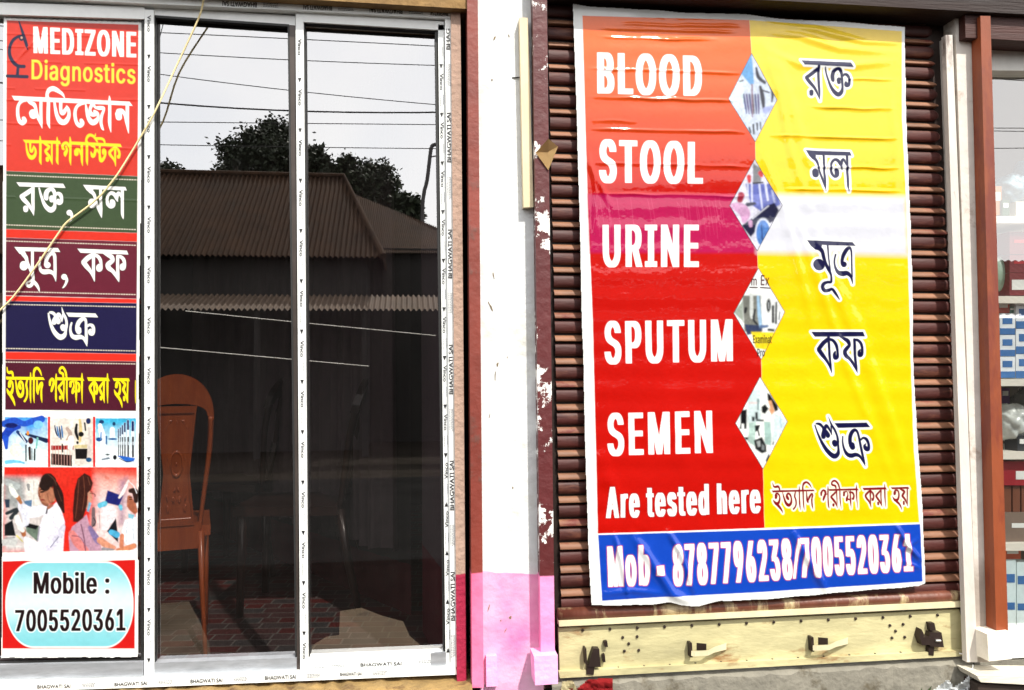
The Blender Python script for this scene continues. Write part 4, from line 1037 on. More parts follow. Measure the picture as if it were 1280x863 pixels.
# outer frame
fr = None
bm = bmesh.new()
quad_px(bm, [(-330, 859), (180, 848.5), (570, 834), (571, 843.5), (180, 859.5), (-330, 876)], .022, .10)      # bottom
quad_px(bm, [(-330, -34), (180, -6), (368, 4), (562.5, 12.8), (563.5, 23.5), (368, 13.2), (180, 4.5), (-330, -22)], .022, .10)   # top
quad_px(bm, [(556, 24.5), (563.5, 24.5), (570.8, 834), (564, 834)], .022, .10)                                   # right
quad_px(bm, [(-330, 2), (-320, 2), (-320, 852), (-330, 852)], .022, .10)
frame = obj('outer_frame', bm, M_film, win, bevel=.0015)
bm = bmesh.new(); g = bmesh.new()
yl = .0207
for (x0, x1, yt0, yb0, yt1, yb1) in ((238, 278, 849.5, 854.5, 847.8, 853), (331, 370, 845.3, 850.3, 843.6, 848.6), (46.5, 88, 856.5, 861.2, 855.4, 860.3), (143, 184, 853.6, 858.2, 851.7, 856.6), (425, 452, 841, 845.5, 840.2, 844.6)):
    put_text(bm, 'BHAGWATI SAI', (x0, yt0), (x0, yb0), (x1, yb1), (x1, yt1), yl, .02)
    for r_ in range(3):
        x = x1 + 14
        while x < x1 + 30:
            l = random.uniform(1, 3)
            yy = yt1 - (x - x1) * .043 + r_ * 1.8
            bar(g, x, yy, x + l, yy + .8, yl); x += l + .7
for (x0, x1, ya, yb, yc, yd) in ((278, 321, 1.5, 7.5, 3.5, 9.5), (379, 415, 6.2, 11.8, 8, 13.4), (462, 503, 10, 15.6, 12, 17.8), (538, 560, 14, 19.5, 15, 20.5)):
    put_text(bm, 'BHAGWATI SAI', (x1, yd), (x1, yc), (x0, ya), (x0, yb), yl, .02)
    for r_ in range(3):
        x = x1 + 8
        while x < x1 + 26:
            l = random.uniform(1, 3)
            yy = yc + (x - x1) * .05 + r_ * 1.9
            bar(g, x, yy, x + l, yy + .8, yl); x += l + .7
for ya, yb in ((36, 62), (141, 203), (287, 348), (431, 493), (576, 638), (715, 776)):
    xa = lambda y: 560.1 + (y - 50) * .0086
    put_text(bm, 'BHAGWATI SAI' if ya > 100 else 'BHAG', (xa(yb) - 2.5, yb), (xa(yb) + 2.5, yb), (xa(ya) + 2.5, ya), (xa(ya) - 2.5, ya), yl, .02)
    for o_ in (-1.8, 0, 1.8):
        yy = yb + 18
        while yy < yb + 44:
            l = random.uniform(1, 3)
            bar(g, xa(yy) + o_ - .4, yy, xa(yy) + o_ + .4, yy + l, yl); yy += l + .7
obj('film_lettering', bm, M_ink, frame)
obj('film_lettering', g, M_ink_grey, frame)

M_glass = glass('coated window glass', .36, (.74, .71, .70))


def sash(name, stiles, rails, pane, y, depth, m=M_film):
    bm = bmesh.new()
    for q in stiles + rails: quad_px(bm, q, y, depth)
    s = obj(name, bm, m, win, bevel=.0012)
    bm = bmesh.new()
    bm.faces.new([bm.verts.new(P(a, b, YG)) for a, b in pane])
    obj('glass_pane', bm, M_glass, s)
    return s


def gasket(parent, qs, y, depth=.012):
    bm = bmesh.new()
    for q in qs: quad_px(bm, q, y, depth)
    obj('gasket', bm, M_gasket, parent)


def rail(parent, q, y, depth, m, name='rail_face', bevel=.0015):
    bm = bmesh.new()
    quad_px(bm, q, y, depth)
    return obj(name, bm, m, parent, bevel=bevel)


# left sash: carries the printed poster
sL = sash('sash', [[(180.8, 12), (192.2, 12.6), (192.4, 847), (180.4, 847.4)]],
          [[(-320, -6), (180.6, 8.5), (180.6, 24), (-320, 8)]],
          [(-318, 5), (181, 20), (181, 832), (-318, 840)], .040, .028)
gasket(sL, [[(176.8, 23), (180.4, 23.3), (180.2, 827), (176.2, 827)], [(-320, 5), (180.6, 20.5), (180.6, 23.2), (-320, 8)], [(-320, 836.5), (180, 825.3), (180, 828), (-320, 839)]], .046, .02)
rail(sL, [(-320, 838.5), (178.5, 827.6), (178.5, 845.8), (-320, 856)], .034, .03, M_alu)
bm, g = strip_letters(lambda y: 186.3, 14, 846, 19.2, 72, 62.9, .0387)
obj('film_lettering', bm, M_ink, sL); obj('film_lettering', g, M_ink_grey, sL)

# middle sash
sM = sash('sash', [[(361.5, 22), (369.2, 22.5), (375.6, 838), (370.8, 838)]],
          [],
          [(192, 12), (368, 25), (374, 830), (192, 836)], .048, .02, M_alu_dark)
rail(sM, [(192.4, 9.2), (369, 20), (369, 32), (192.4, 20)], .0475, .02, M_film, 'top_rail')
gasket(sM, [[(192.2, 19), (361.5, 30.6), (361.5, 33.4), (192.2, 21.8)], [(359.5, 33), (361.8, 33), (371.2, 822), (369, 822)], [(192.3, 21), (194, 21), (194, 829), (192.3, 829)]], .0465, .02)
rail(sM, [(192.4, 829), (370.8, 822.4), (370.8, 840.8), (192.4, 847.2)], .042, .03, M_alu)

# right sash
sR = sash('sash', [[(369.4, 9.6), (379.2, 10.2), (385.6, 844.5), (375.4, 845)], [(547.6, 31), (555, 31.4), (564, 834.5), (557.2, 834.5)]],
          [[(379.2, 14.5), (554.6, 27), (555, 38), (379.2, 27.5)], [(385.6, 822.8), (557, 815.6), (557.2, 834), (385.6, 844.6)]],
          [(376, 24), (550, 34), (560, 822), (382, 828)], .036, .034)
gasket(sR, [[(379.2, 26.8), (547.6, 37), (547.6, 40), (379.2, 29.6)], [(543.6, 38.5), (547.8, 38.8), (557.4, 815.5), (554, 815.8)], [(379.2, 28), (381, 28), (387, 822), (385.6, 822)]], .044, .02)
bm, g = strip_letters(lambda y: 374.6 + (y - 60) * .0079, 14, 843, 48.5, 40, 62.9, .0347)
b2, g2 = strip_letters(lambda y: 551.2 + (y - 40) * .0118, 34, 832, 31.2, 23, 60.8, .0347, 4.4, 560)
put_text(b2, 'BHAGWATI SAI', (450.5, 829.3), (450.5, 834.0), (502, 832.2), (502, 827.4), .0347, .02)
for x0, y0, rr in ((415, 831.5, 4), (523, 826, 2), (388, 834.5, 2)):
    for r_ in range(rr):
        x = x0
        while x < x0 + 17:
            l = random.uniform(1, 3.5)
            bar(g2, x, y0 + r_ * 2 - (x - x0) * .04, x + l, y0 + r_ * 2 + .9 - (x - x0) * .04, .0347); x += l + .6
for b_, m_ in ((bm, M_ink), (b2, M_ink), (g, M_ink_grey), (g2, M_ink_grey)):
    obj('film_lettering', b_, m_, sR)
rail(sR, [(538.5, 816.8), (557.6, 815.8), (557.6, 832), (538.5, 832.6)], .0335, .01, M_alu, 'corner_joint')

# ================================================================== POSTER ON THE LEFT PANE
cv = Canvas(0.5, 16, 180, 828, .6)
XX = lambda y: 8.5 - (y - 25) * .0042        # left edge of the print
XR = lambda y: 173.2 - (y - 25) * .0062      # right edge


def band(y0l, y0r, y1l, y1r, c, inset=0):
    cv.paint(poly((XX(y0l) + inset, y0l), (XR(y0r) - inset, y0r), (XR(y1r) - inset, y1r), (XX(y1l) + inset, y1l)), c)


cv.paint(poly((0, 0), (200, 0), (200, 900), (0, 900)), (240, 240, 236))
band(25.5, 31, 214, 220.6, (202, 52, 36))
band(214, 220.6, 286.5, 291.5, (56, 74, 46))
band(286.5, 291.5, 297.3, 302.5, (206, 44, 26))
band(297.3, 302.5, 369.5, 373.8, (96, 26, 44))
band(370, 374, 376.5, 379.3, (222, 44, 30))
band(376.5, 379.3, 440, 442.6, (24, 20, 62))
band(440, 442.6, 449.5, 452, (222, 44, 28))
band(449.5, 452, 512.5, 514, (74, 18, 36))
for yl_, yr_ in ((219, 225.2), (281.3, 287.4), (301.5, 307), (364.6, 368.6), (380.6, 384), (435.8, 439), (452.8, 455.2)):
    x = XX(yl_)
    while x < XR(yr_) - 1:
        t = (x - 8) / 164
        yy = yl_ + (yr_ - yl_) * t
        cv.paint(poly((x, yy - .5), (x + 2.3, yy - .5), (x + 2.3, yy + .5), (x, yy + .5)), (226, 214, 196))
        x += 3.2
# lettering
cv.paint(text_shape('MEDIZONE', (41.5, 33), (41.8, 66.8), (170.3, 72.4), (170.3, 40), .4, 1.1, track=90), (245, 245, 240))
cv.paint(text_shape('Diagnostics', (39.4, 74), (39.4, 106.2), (169.3, 112), (169.3, 80.3), .35, .25), (246, 214, 60))
cv.paint(word(MEDIZONE, origin=(10, 105), scale=13.28), (245, 245, 240))
cv.paint(word(DAYAG, origin=(25, 165), scale=17.07), (250, 214, 30))
cv.paint(word(NOSTIK, origin=(90, 160), scale=16.6), (250, 214, 30))
for w_ in (word(RAKTA, origin=(15, 220), scale=15.69), word(COMMA, origin=(75, 220), scale=14.22), word(MOL, origin=(75, 220), scale=14.22),
           word(MUTRA, origin=(10, 300), scale=12.33), word(COMMA2, origin=(10, 300), scale=12.33), word(KAPHA, origin=(90, 300), scale=14.39),
           word(SHUKRA, origin=(55, 380), scale=14.39)):
    cv.paint(w_, (10, 10, 12), grow=.9, alpha=.45)
    cv.paint(w_, (246, 246, 242))
w_ = word(ITYADI + DANDA, origin=(0, 450), scale=13.28)
cv.paint(w_, (20, 6, 20), grow=.9, alpha=.5)
cv.paint(w_, (252, 226, 20))
# microscope emblem
NAVY = (26, 28, 58)
z = lambda *q: stroke([(a / 7.85, b / 7.85, c / 7.85) for a, b, c in q])
for s_ in (z((186, 212, 14), (215, 300, 26), (240, 380, 34), (262, 450, 30)), z((255, 440, 22), (272, 488, 10)),
           z((222, 358, 30), (175, 362, 30), (125, 400, 32), (95, 470, 32), (96, 545, 34), (130, 612, 36), (180, 650, 34), (235, 652, 30)),
           z((178, 655, 30), (170, 740, 30)), z((72, 748, 32), (265, 755, 34)), z((186, 652, 32), (236, 655, 32))):
    cv.paint(s_, NAVY)
cv.paint(ellipse(210 / 7.85, 375 / 7.85, 3.2, 3.6), NAVY)
cv.paint(ellipse(211 / 7.85, 371 / 7.85, 1.3, 1.5), (200, 150, 130))


# three small pictures
def rnd_pic(x0, y0, x1, y1, base, fn):
    q = poly((x0, y0), (x1, y0), (x1, y1), (x0, y1))
    cv.paint(q, fn if callable(fn) else base)


band(521, 521.5, 584, 584.5, (240, 240, 238))
mixc = lambda a, b, t: lin(*a) * (1 - t[..., None]) + lin(*b) * t[..., None]
cv.paint(poly((6, 521.5), (59.5, 522), (59.5, 583), (6, 583)), lambda X, Y: mixc((70, 150, 220), (222, 240, 244), np.clip((Y - 525) / 40 + .5 * vnoise(X, Y, 9, 1) - .25, 0, 1)))
for s_, c_ in ((stroke([(6, 545, 10), (14, 536, 10), (24, 534, 5)]), (24, 60, 170)), (stroke([(6, 530, 9), (18, 526, 8), (30, 530, 7), (40, 527, 8), (52, 524, 9)]), (34, 80, 190)),
               (ellipse(14, 532, 8, 3.2), (14, 24, 90)), (ellipse(48, 531, 6, 5), (120, 190, 236)), (stroke([(8, 560, 4), (7, 548, 8)]), (30, 76, 190)),
               (stroke([(22, 540, 4), (33, 552, 4)]), (26, 50, 100)), (stroke([(33, 543, 3), (46, 547, 4), (58, 551, 6)]), (18, 34, 70)),
               (stroke([(25, 541, 1), (32, 553, 1)]), (230, 236, 240)), (ellipse(35, 541.5, 1.6, 2.8), (232, 140, 40)), (ellipse(38.5, 551, 3.4, 4.4), (74, 14, 20)),
               (ellipse(20, 563, 8, 9), (224, 228, 216)), (stroke([(32.5, 557, 2.0), (32.5, 576, 1.6)]), (16, 18, 24)), (stroke([(37, 560, 3.4), (37.5, 574, 3)]), (46, 26, 24)),
               (stroke([(43.5, 562, 2.2), (43.2, 575, 2.2)]), (14, 16, 22)), (stroke([(40, 561, 1), (40, 575, 1)]), (20, 22, 30)), (stroke([(47, 548, 2.4), (45.5, 560, 2)]), (120, 190, 180)),
               (stroke([(8, 578, 5), (20, 577, 4), (30, 579, 2)]), (110, 190, 226))):
    cv.paint(s_, c_)
cv.paint(poly((60, 521), (63, 521), (63, 584), (60, 584)), (206, 24, 20))
cv.paint(poly((63, 523), (116, 523), (116, 583), (63, 583)), lambda X, Y: mixc((238, 234, 224), (206, 196, 186), vnoise(X, Y, 10, 3)))
for k in range(4): cv.paint(stroke([(68.6 + k * 2.8, 534 - abs(k - 1.6), 1.4), (70 + k * 2.6, 540, 2.2), (72 + k * 2.2, 549 - abs(k - 2) * 2, 1.6)]), (40, 110, 170) if k % 2 else (16, 44, 84))
for s_, c_ in ((stroke([(84, 536, 4), (88, 543, 5), (83, 550, 2)]), (176, 154, 142)), (poly((64, 557), (92, 557), (92, 562), (64, 563)), (150, 12, 18)),
               (poly((64, 567), (90, 569), (90, 583), (64, 581)), (34, 10, 12)), (stroke([(78, 556, 2), (78.2, 565, 2)]), (12, 12, 14)),
               (stroke([(88, 560, 6), (89, 548, 7)]), (240, 238, 234)), (poly((94, 561), (109.5, 561), (108.5, 574), (94.5, 574)), (20, 18, 18)),
               (stroke([(96, 531, 3), (95, 540, 4), (98, 549, 3)]), (22, 22, 24)), (stroke([(100, 525, 3), (101, 538, 4), (100, 552, 3)]), (206, 184, 130)),
               (ellipse(101.5, 543, 3.4, 3.2), (14, 14, 16)), (stroke([(106, 529, 2), (107, 538, 2)]), (22, 22, 24)), (ellipse(110.5, 526.5, 3, 3.8), (26, 38, 84)),
               (poly((93, 556.5), (109, 556), (109, 560.5), (93, 560.5)), (200, 186, 140)), (ellipse(97, 553.5, 1.6, 2), (16, 16, 16)),
               (stroke([(111, 535, 2), (112.5, 552, 3.4), (112, 570, 3)]), (206, 196, 190)), (ellipse(111, 575, 3.6, 3), (30, 80, 124))):
    cv.paint(s_, c_)
for k in range(7): cv.paint(stroke([(66 + k * 3.6, 557, .8), (66 + k * 3.6, 582, .8)]), (196, 150, 140), alpha=.8)
cv.paint(poly((116.2, 521), (119.2, 521), (119.2, 584), (116.2, 584)), (206, 24, 20))
cv.paint(poly((119.5, 523), (170, 523), (170, 583.5), (119.5, 583.5)), lambda X, Y: mixc((60, 170, 210), (226, 238, 242), np.clip((Y - 528) / 34, 0, 1)))
for s_, c_ in ((ellipse(127, 527.5, 3.2, 2.4), (22, 56, 100)), (stroke([(125, 532, 5), (128, 545, 8), (129, 556, 7)]), (232, 240, 246)), (ellipse(124, 549.5, 4, 2.6), (18, 62, 120)),
               (stroke([(126.5, 541, 1.6), (126, 549, 2)]), (60, 120, 180)), (ellipse(142.5, 530, 2, 2.4), (24, 56, 92)), (stroke([(140.5, 537, 6), (140.5, 548, 7)]), (230, 240, 246)),
               (ellipse(141, 549, 5.5, 1.5), (30, 90, 140)), (stroke([(133, 546, 2.4), (133, 555, 1.8)]), (30, 96, 150)), (ellipse(134.5, 568.6, 2.8, 1), (24, 26, 32)),
               (ellipse(143.6, 572, 2.4, 3), (16, 18, 26)), (stroke([(128, 574.5, 2), (136, 573, 2.6)]), (110, 120, 134))):
    cv.paint(s_, c_)
for k, (x, yt, w_) in enumerate(((148, 537, 1.6), (150.4, 535, 1.6), (153, 532.5, 2), (156, 529.5, 2.4), (160, 526.5, 3.0), (166, 528, 3.6))):
    cv.paint(stroke([(x, yt, w_), (x, 572, w_)]), (232, 238, 244))
    cv.paint(stroke([(x, yt, w_ * .9), (x, yt + 10, w_ * .9)]), (16, 26, 84))
    cv.paint(stroke([(x + .2, 547, w_ * .7), (x + .2, 571, w_ * .7)]), (20, 22, 30))
    cv.paint(stroke([(x + .4, 553, w_ * .35), (x + .4, 556, w_ * .35)]), (210, 220, 230))
cv.paint(poly((147, 570), (152, 570), (169, 573), (167, 577), (158, 578)), (36, 96, 190))
cv.paint(stroke([(149, 573, .8), (158, 577.5, 1.2), (164, 577, 1)]), (14, 20, 44))

# the large picture: two laboratory scenes on red
yb = lambda x: 692.5 + .6 * np.sin(x / 40)
cv.paint(poly((5.4, 584), (171, 584.4), (169.6, 687), (150, 690), (110, 693), (80, 692.6), (3, 691)), lambda X, Y: mixc((214, 34, 22), (206, 44, 30), vnoise(X, Y, 14, 5)))
HX = 7.11
pt = lambda *q: [(a / HX, 580 + b / HX) for a, b in q]
st = lambda *q: stroke([(a / HX, 580 + b / HX, c / HX) for a, b, c in q])
pl = lambda *q: poly(*pt(*q))


def soft(shape, c, s=5, a=.9): cv.paint(shape, c, soft=s, alpha=a)


soft(pl((36, 130), (360, 130), (420, 300), (420, 780), (30, 790)), (196, 198, 196), 6)
soft(pl((40, 110), (200, 120), (220, 330), (150, 420), (36, 330)), (120, 132, 132), 3, .7)
soft(pl((230, 130), (350, 130), (350, 380), (240, 380)), (226, 222, 214), 3)
soft(pl((860, 120), (1210, 150), (1200, 790), (800, 790)), (226, 208, 206), 7)
soft(pl((860, 60), (1210, 90), (1210, 240), (850, 240)), (226, 150, 130), 8, .6)
soft(pl((1060, 150), (1130, 120), (1100, 540), (1060, 540)), (150, 116, 140), 4, .8)
for s_, c_ in ((pl((40, 540), (110, 500), (140, 640), (40, 640)), (20, 22, 24)), (st((60, 440, 30), (150, 410, 40), (100, 480, 40)), (40, 46, 50)), (pl((40, 315), (85, 315), (85, 390), (50, 390)), (44, 58, 76)),
               (pl((230, 550), (345, 555), (330, 690), (230, 600)), (96, 112, 98)), (pl((220, 520), (345, 550), (320, 585), (220, 560)), (18, 18, 20)),
               (pl((215, 330), (285, 320), (280, 385), (215, 380)), (84, 116, 150)), (st((30, 700, 60), (120, 690, 70)), (190, 192, 190)),
               # woman in a white coat
               (st((400, 400, 90), (300, 430, 100), (240, 420, 90), (200, 390, 80)), (222, 222, 232)),
               (pl((400, 440), (500, 340), (540, 390), (575, 520), (560, 800), (220, 800), (215, 640), (340, 700), (350, 560), (380, 470)), (226, 224, 234)),
               (st((560, 560, 40), (520, 650, 70), (430, 760, 60)), (206, 204, 220)), (st((520, 650, 8), (450, 740, 8)), (96, 96, 120)), (st((350, 560, 8), (335, 680, 10)), (130, 130, 150)),
               (st((180, 340, 50), (230, 500, 60), (215, 540, 40)), (210, 212, 224)), (st((160, 300, 40), (185, 345, 30)), (168, 108, 66)), (st((205, 600, 50), (212, 630, 40)), (158, 92, 56)),
               (st((95, 190, 34), (110, 240, 50), (140, 280, 44)), (234, 236, 226)), (st((150, 480, 50), (180, 560, 50)), (234, 236, 230)), (st((170, 560, 40), (200, 590, 40)), (226, 228, 222)),
               (st((360, 170, 20), (365, 260, 60), (390, 340, 50), (420, 365, 30)), (150, 96, 72)), (pl((350, 200), (430, 190), (490, 230), (490, 330), (400, 375), (375, 330), (352, 280)), (164, 106, 80)),
               (st((400, 200, 90), (420, 140, 110), (460, 150, 80)), (36, 22, 18)), (pl((345, 190), (380, 110), (450, 85), (490, 130), (500, 190), (470, 200), (455, 250), (430, 220), (350, 210)), (34, 20, 16)),
               (st((490, 180, 50), (520, 270, 80), (540, 350, 60), (565, 430, 20)), (40, 20, 16)), (ellipse(452 / HX, 580 + 240 / HX, 2.0, 4), (176, 112, 84)),
               (st((420, 400, 14), (410, 440, 14)), (24, 20, 22)), (st((365, 250, 10), (395, 245, 8)), (30, 18, 16)), (st((375, 320, 10), (395, 322, 8)), (110, 40, 40)), (st((430, 390, 30), (460, 370, 24)), (150, 92, 70)),
               # seated woman in a lilac shirt
               (pl((640, 560), (690, 520), (770, 450), (800, 560), (880, 660), (910, 790), (620, 790), (610, 640)), (180, 138, 158)), (st((640, 620, 60), (690, 700, 80), (760, 770, 60)), (206, 120, 118)),
               (st((720, 540, 10), (750, 680, 10), (760, 780, 8)), (104, 62, 84)), (st((800, 570, 40), (860, 670, 60), (890, 700, 40)), (124, 106, 150)),
               (st((780, 250, 40), (800, 300, 40), (770, 380, 40)), (196, 140, 116)), (pl((790, 340), (812, 350), (790, 430), (770, 420)), (110, 168, 196)),
               (pl((690, 130), (750, 82), (800, 110), (826, 170), (810, 230), (780, 260), (775, 360), (740, 480), (690, 520), (650, 515), (645, 420), (660, 240)), (56, 24, 18)),
               (st((800, 260, 6), (840, 270, 6), (845, 290, 6)), (30, 20, 20)), (st((890, 680, 60), (960, 730, 60), (1010, 745, 40)), (206, 140, 112)),
               # nurse with a blue sheet
               (pl((955, 235), (1095, 285), (1060, 375), (930, 345)), (26, 32, 104)), (st((890, 370, 50), (930, 355, 50)), (96, 180, 206)), (st((1070, 380, 36), (1075, 400, 30)), (96, 180, 206)),
               (pl((900, 390), (1020, 370), (1040, 480), (1000, 580), (900, 590)), (230, 216, 220)), (pl((950, 600), (1030, 480), (1050, 640), (1050, 700)), (22, 22, 28)),
               (pl((1110, 500), (1215, 470), (1220, 780), (1100, 700), (1080, 600)), (226, 232, 238)), (st((1150, 300, 40), (1170, 370, 80), (1200, 420, 50)), (160, 92, 66)),
               (st((1160, 240, 40), (1200, 250, 60), (1210, 330, 40)), (44, 26, 22)), (pl((1140, 440), (1200, 455), (1180, 490), (1140, 480)), (126, 186, 206)),
               (st((990, 610, 50), (1040, 630, 56)), (70, 160, 200)), (st((920, 760, 40), (1000, 775, 40)), (140, 134, 140)), (st((1050, 770, 40), (1130, 750, 50), (1190, 730, 50)), (200, 128, 92)),
               (st((1085, 640, 40), (1080, 730, 40)), (196, 122, 92)), (st((1140, 150, 14), (1100, 240, 30), (1060, 300, 16)), (236, 228, 224)), (st((830, 400, 30), (830, 540, 40)), (110, 92, 96))):
    cv.paint(s_, c_, soft=.8)
# faces: brows, eyes, noses, lips
for s_, c_, a_ in ((st((352, 236, 9), (372, 226, 11), (392, 232, 9)), (24, 12, 12), .9), (st((362, 252, 12), (384, 250, 12)), (16, 8, 8), .9), (st((352, 262, 8), (346, 286, 10), (358, 294, 8)), (112, 62, 44), .9),
                   (st((366, 322, 12), (392, 318, 8)), (128, 40, 40), .9), (st((400, 300, 40), (430, 330, 40)), (186, 128, 98), .5), (st((380, 350, 18), (420, 372, 20)), (110, 66, 48), .6),
                   (st((420, 270, 12), (440, 340, 14), (480, 340, 10)), (120, 72, 54), .6), (st((806, 246, 6), (818, 252, 6)), (24, 12, 12), .9), (st((812, 300, 8), (820, 310, 6)), (176, 118, 96), .8),
                   (st((1150, 300, 9), (1172, 296, 9)), (24, 12, 12), .9), (st((1152, 316, 9), (1170, 314, 9)), (18, 10, 10), .9), (st((1136, 350, 12), (1130, 380, 10)), (176, 110, 82), .8),
                   (st((1140, 150, 6), (1190, 200, 8), (1215, 260, 8)), (226, 226, 230), .9), (st((430, 95, 6), (480, 140, 8), (500, 190, 6)), (92, 60, 46), .7), (st((510, 230, 6), (545, 330, 6)), (86, 50, 36), .7),
                   (st((700, 140, 8), (690, 300, 10), (670, 480, 8)), (104, 52, 38), .8), (st((740, 110, 6), (750, 260, 8), (730, 420, 6)), (110, 60, 44), .7), (st((780, 120, 6), (800, 190, 6)), (120, 70, 52), .7),
                   (st((60, 160, 60), (150, 200, 60)), (176, 186, 186), .6), (st((250, 190, 30), (255, 230, 20)), (96, 100, 104), .8), (st((300, 150, 6), (300, 370, 6)), (150, 150, 146), .7), (st((40, 660, 10), (130, 655, 10)), (120, 122, 124), .8),
                   (st((60, 730, 14), (190, 735, 14)), (206, 206, 204), .9), (st((150, 640, 16), (200, 690, 10)), (196, 186, 40), .7), (st((830, 480, 10), (850, 520, 10), (820, 560, 8)), (40, 34, 40), .8),
                   (st((880, 420, 8), (885, 570, 8)), (160, 140, 146), .8), (st((940, 120, 26), (960, 130, 24)), (196, 90, 70), .5), (st((1000, 160, 8), (1010, 230, 8)), (236, 190, 176), .7),
                   (st((1130, 520, 8), (1120, 690, 8)), (176, 184, 196), .8), (st((1180, 500, 8), (1190, 700, 8)), (176, 184, 196), .8), (st((640, 640, 8), (720, 660, 10), (760, 760, 8)), (120, 70, 92), .7)):
    cv.paint(s_, c_, soft=.5, alpha=a_)
for k in range(40):      # folds of the coats
    x = random.uniform(330, 560); y = random.uniform(430, 760)
    cv.paint(st((x, y, 3), (x + random.uniform(-20, 40), y + random.uniform(20, 60), 2)), (170, 168, 192), alpha=.5, soft=.5)
band(691, 688, 701, 700, (240, 240, 236), -3)

# phone panel
cv.paint(poly((3.2, 702), (30, 701), (80, 703), (166, 700), (169, 700), (168.4, 811), (3, 811)), (196, 24, 20))
def pill(X, Y): return mixc((120, 196, 206), (206, 228, 232), np.exp(-((Y - 752) / 26) ** 2))
def pill_sdf(x, y):
    # wide rounded panel with bulging sides
    qx = np.abs(x - 86.8) - (78.8 - 34); qy = np.abs(y - 756) - (52.4 - 50)
    ax = np.maximum(qx, 0) / 34; ay = np.maximum(qy, 0) / 50
    return (np.hypot(ax, ay) - 1) * 34
cv.paint(((8, 703, 166, 809), pill_sdf), (240, 240, 236), grow=1.2)
cv.paint(((8, 703, 166, 809), pill_sdf), pill)
for body, a_, b_ in (('Mobile :', (42, 714.8, 742.8), (137, 715, 742.8)), ('7005520361', (18.8, 762.2, 790), (157, 760.8, 789))):
    t_ = text_shape(body, (a_[0], a_[1]), (a_[0], a_[2]), (b_[0], b_[2]), (b_[0], b_[1]), .55, .75)
    cv.paint(t_, (240, 244, 244), grow=1.3, alpha=.8)
    cv.paint(t_, (28, 12, 14))
# paper creases and grime, print grain of the photographs
X, Y = np.meshgrid(cv.xs, cv.ys)
inpic = ((Y > 521) & (Y < 692))[..., None]
cv.col *= np.where(inpic, (.80 + .34 * vnoise(X, Y, 2.1, 61) * (.5 + vnoise(X, Y, 4.5, 62)))[..., None], 1)
cv.col *= (1 - .07 * vnoise(X, Y, 5, 8) - .05 * vnoise(X, Y, 37, 9))[..., None]


def poster_mask(X, Y):
    top = 22 + 5.6 * (X / 178) + .5 * np.sin(X * .9)
    bot = 823.5 - .4 * np.abs(np.sin(X * .31)) - 1.2 * vnoise(X, Y * 0, 7, 3) - (X / 180) * .8
    l = 4.4 - (Y - 25) * .0030 - .5 * vnoise(Y, X * 0, 30, 4)
    r = 177.8 - (Y - 25) * .0068 + .7 * vnoise(Y, X * 0, 40, 6)
    r = np.where((Y > 280) & (Y < 700), r - 1.0, r)
    return (Y > top) & (Y < bot) & (X > l) & (X < r)


def poster_y(X, Y):
    y = .052 + .0008 * np.sin(Y / 31) * np.sin(X / 50) - .0006 * np.exp(-((Y - 125) / 1.4) ** 2)
    for cyy in (42, 58, 76, 110, 154, 181, 246):
        y = y - .0005 * np.exp(-((Y - cyy - X * .03) / 1.2) ** 2) * (vnoise(X, Y, 30, int(cyy)) > .35)
    y -= .0016 * np.exp(-((X - 26 - (70 - Y) * .9) / 2.5) ** 2) * np.exp(-((Y - 55) / 16) ** 2)
    return y


poster_y.base = .052
M_poster = print_mat('matt vinyl print', .35, .25, .5, .05)
po = sheet('poster', cv, poster_mask, poster_y, M_poster)
prop(po, 'tall diagnostics poster in red, green and purple bands on the left window pane', 'poster')
# ================================================================== ROLLING SHUTTER
M_shut = mat('maroon shutter paint', srgb(70, 23, 17), .6, 0, .45, 10, .15, 50, stain=srgb(112, 66, 46), stain_scale=11, stain_at=.64, stain_w=.09, stretch=(.5, 1, 2))
M_lip = mat('sunlit maroon lip paint', srgb(140, 96, 70), .62, 0, .45, 20, .15, 60, stain=srgb(104, 44, 34), stain_scale=10, stretch=(.4, 1, 1))  # tan tone paints the sun on the upward faces into the lips
M_plate = mat('faded cream bottom plate', srgb(190, 182, 138), .65, .05, .4, 5, .2, 60, stain=srgb(136, 96, 56), stain_scale=9, stain_at=.62, stretch=(.5, 1, 1.4))
M_steel_dark = mat('dark worn steel', srgb(52, 40, 36), .5, .5, .3)
M_plate_pale = mat('cream painted steel', srgb(214, 204, 168), .5, .1, .2)
shut = thing('rolling_shutter', 'closed maroon rolling shutter with a cream bottom plate behind the banner', 'shutter')
zbot = P(940, 745, SHUT_Y).z
ztop = zh + .25
pitch = (P(700, 600, SHUT_Y).z - P(700, 628.95, SHUT_Y).z)
shear = (P(1205, 757.5, SHUT_Y).z - P(699, 780, SHUT_Y).z) / (P(1205, 757.5, SHUT_Y).x - P(699, 780, SHUT_Y).x)
xa0, xa1 = P(688, 400, SHUT_Y).x, P(1188, 400, SHUT_Y).x
xL = lambda z: P(687 + 10 * (zh - z) / 1.7, 400, SHUT_Y).x
xR_ = lambda z: P(1173 + 33 * (zh - z) / 1.72, 400, SHUT_Y).x


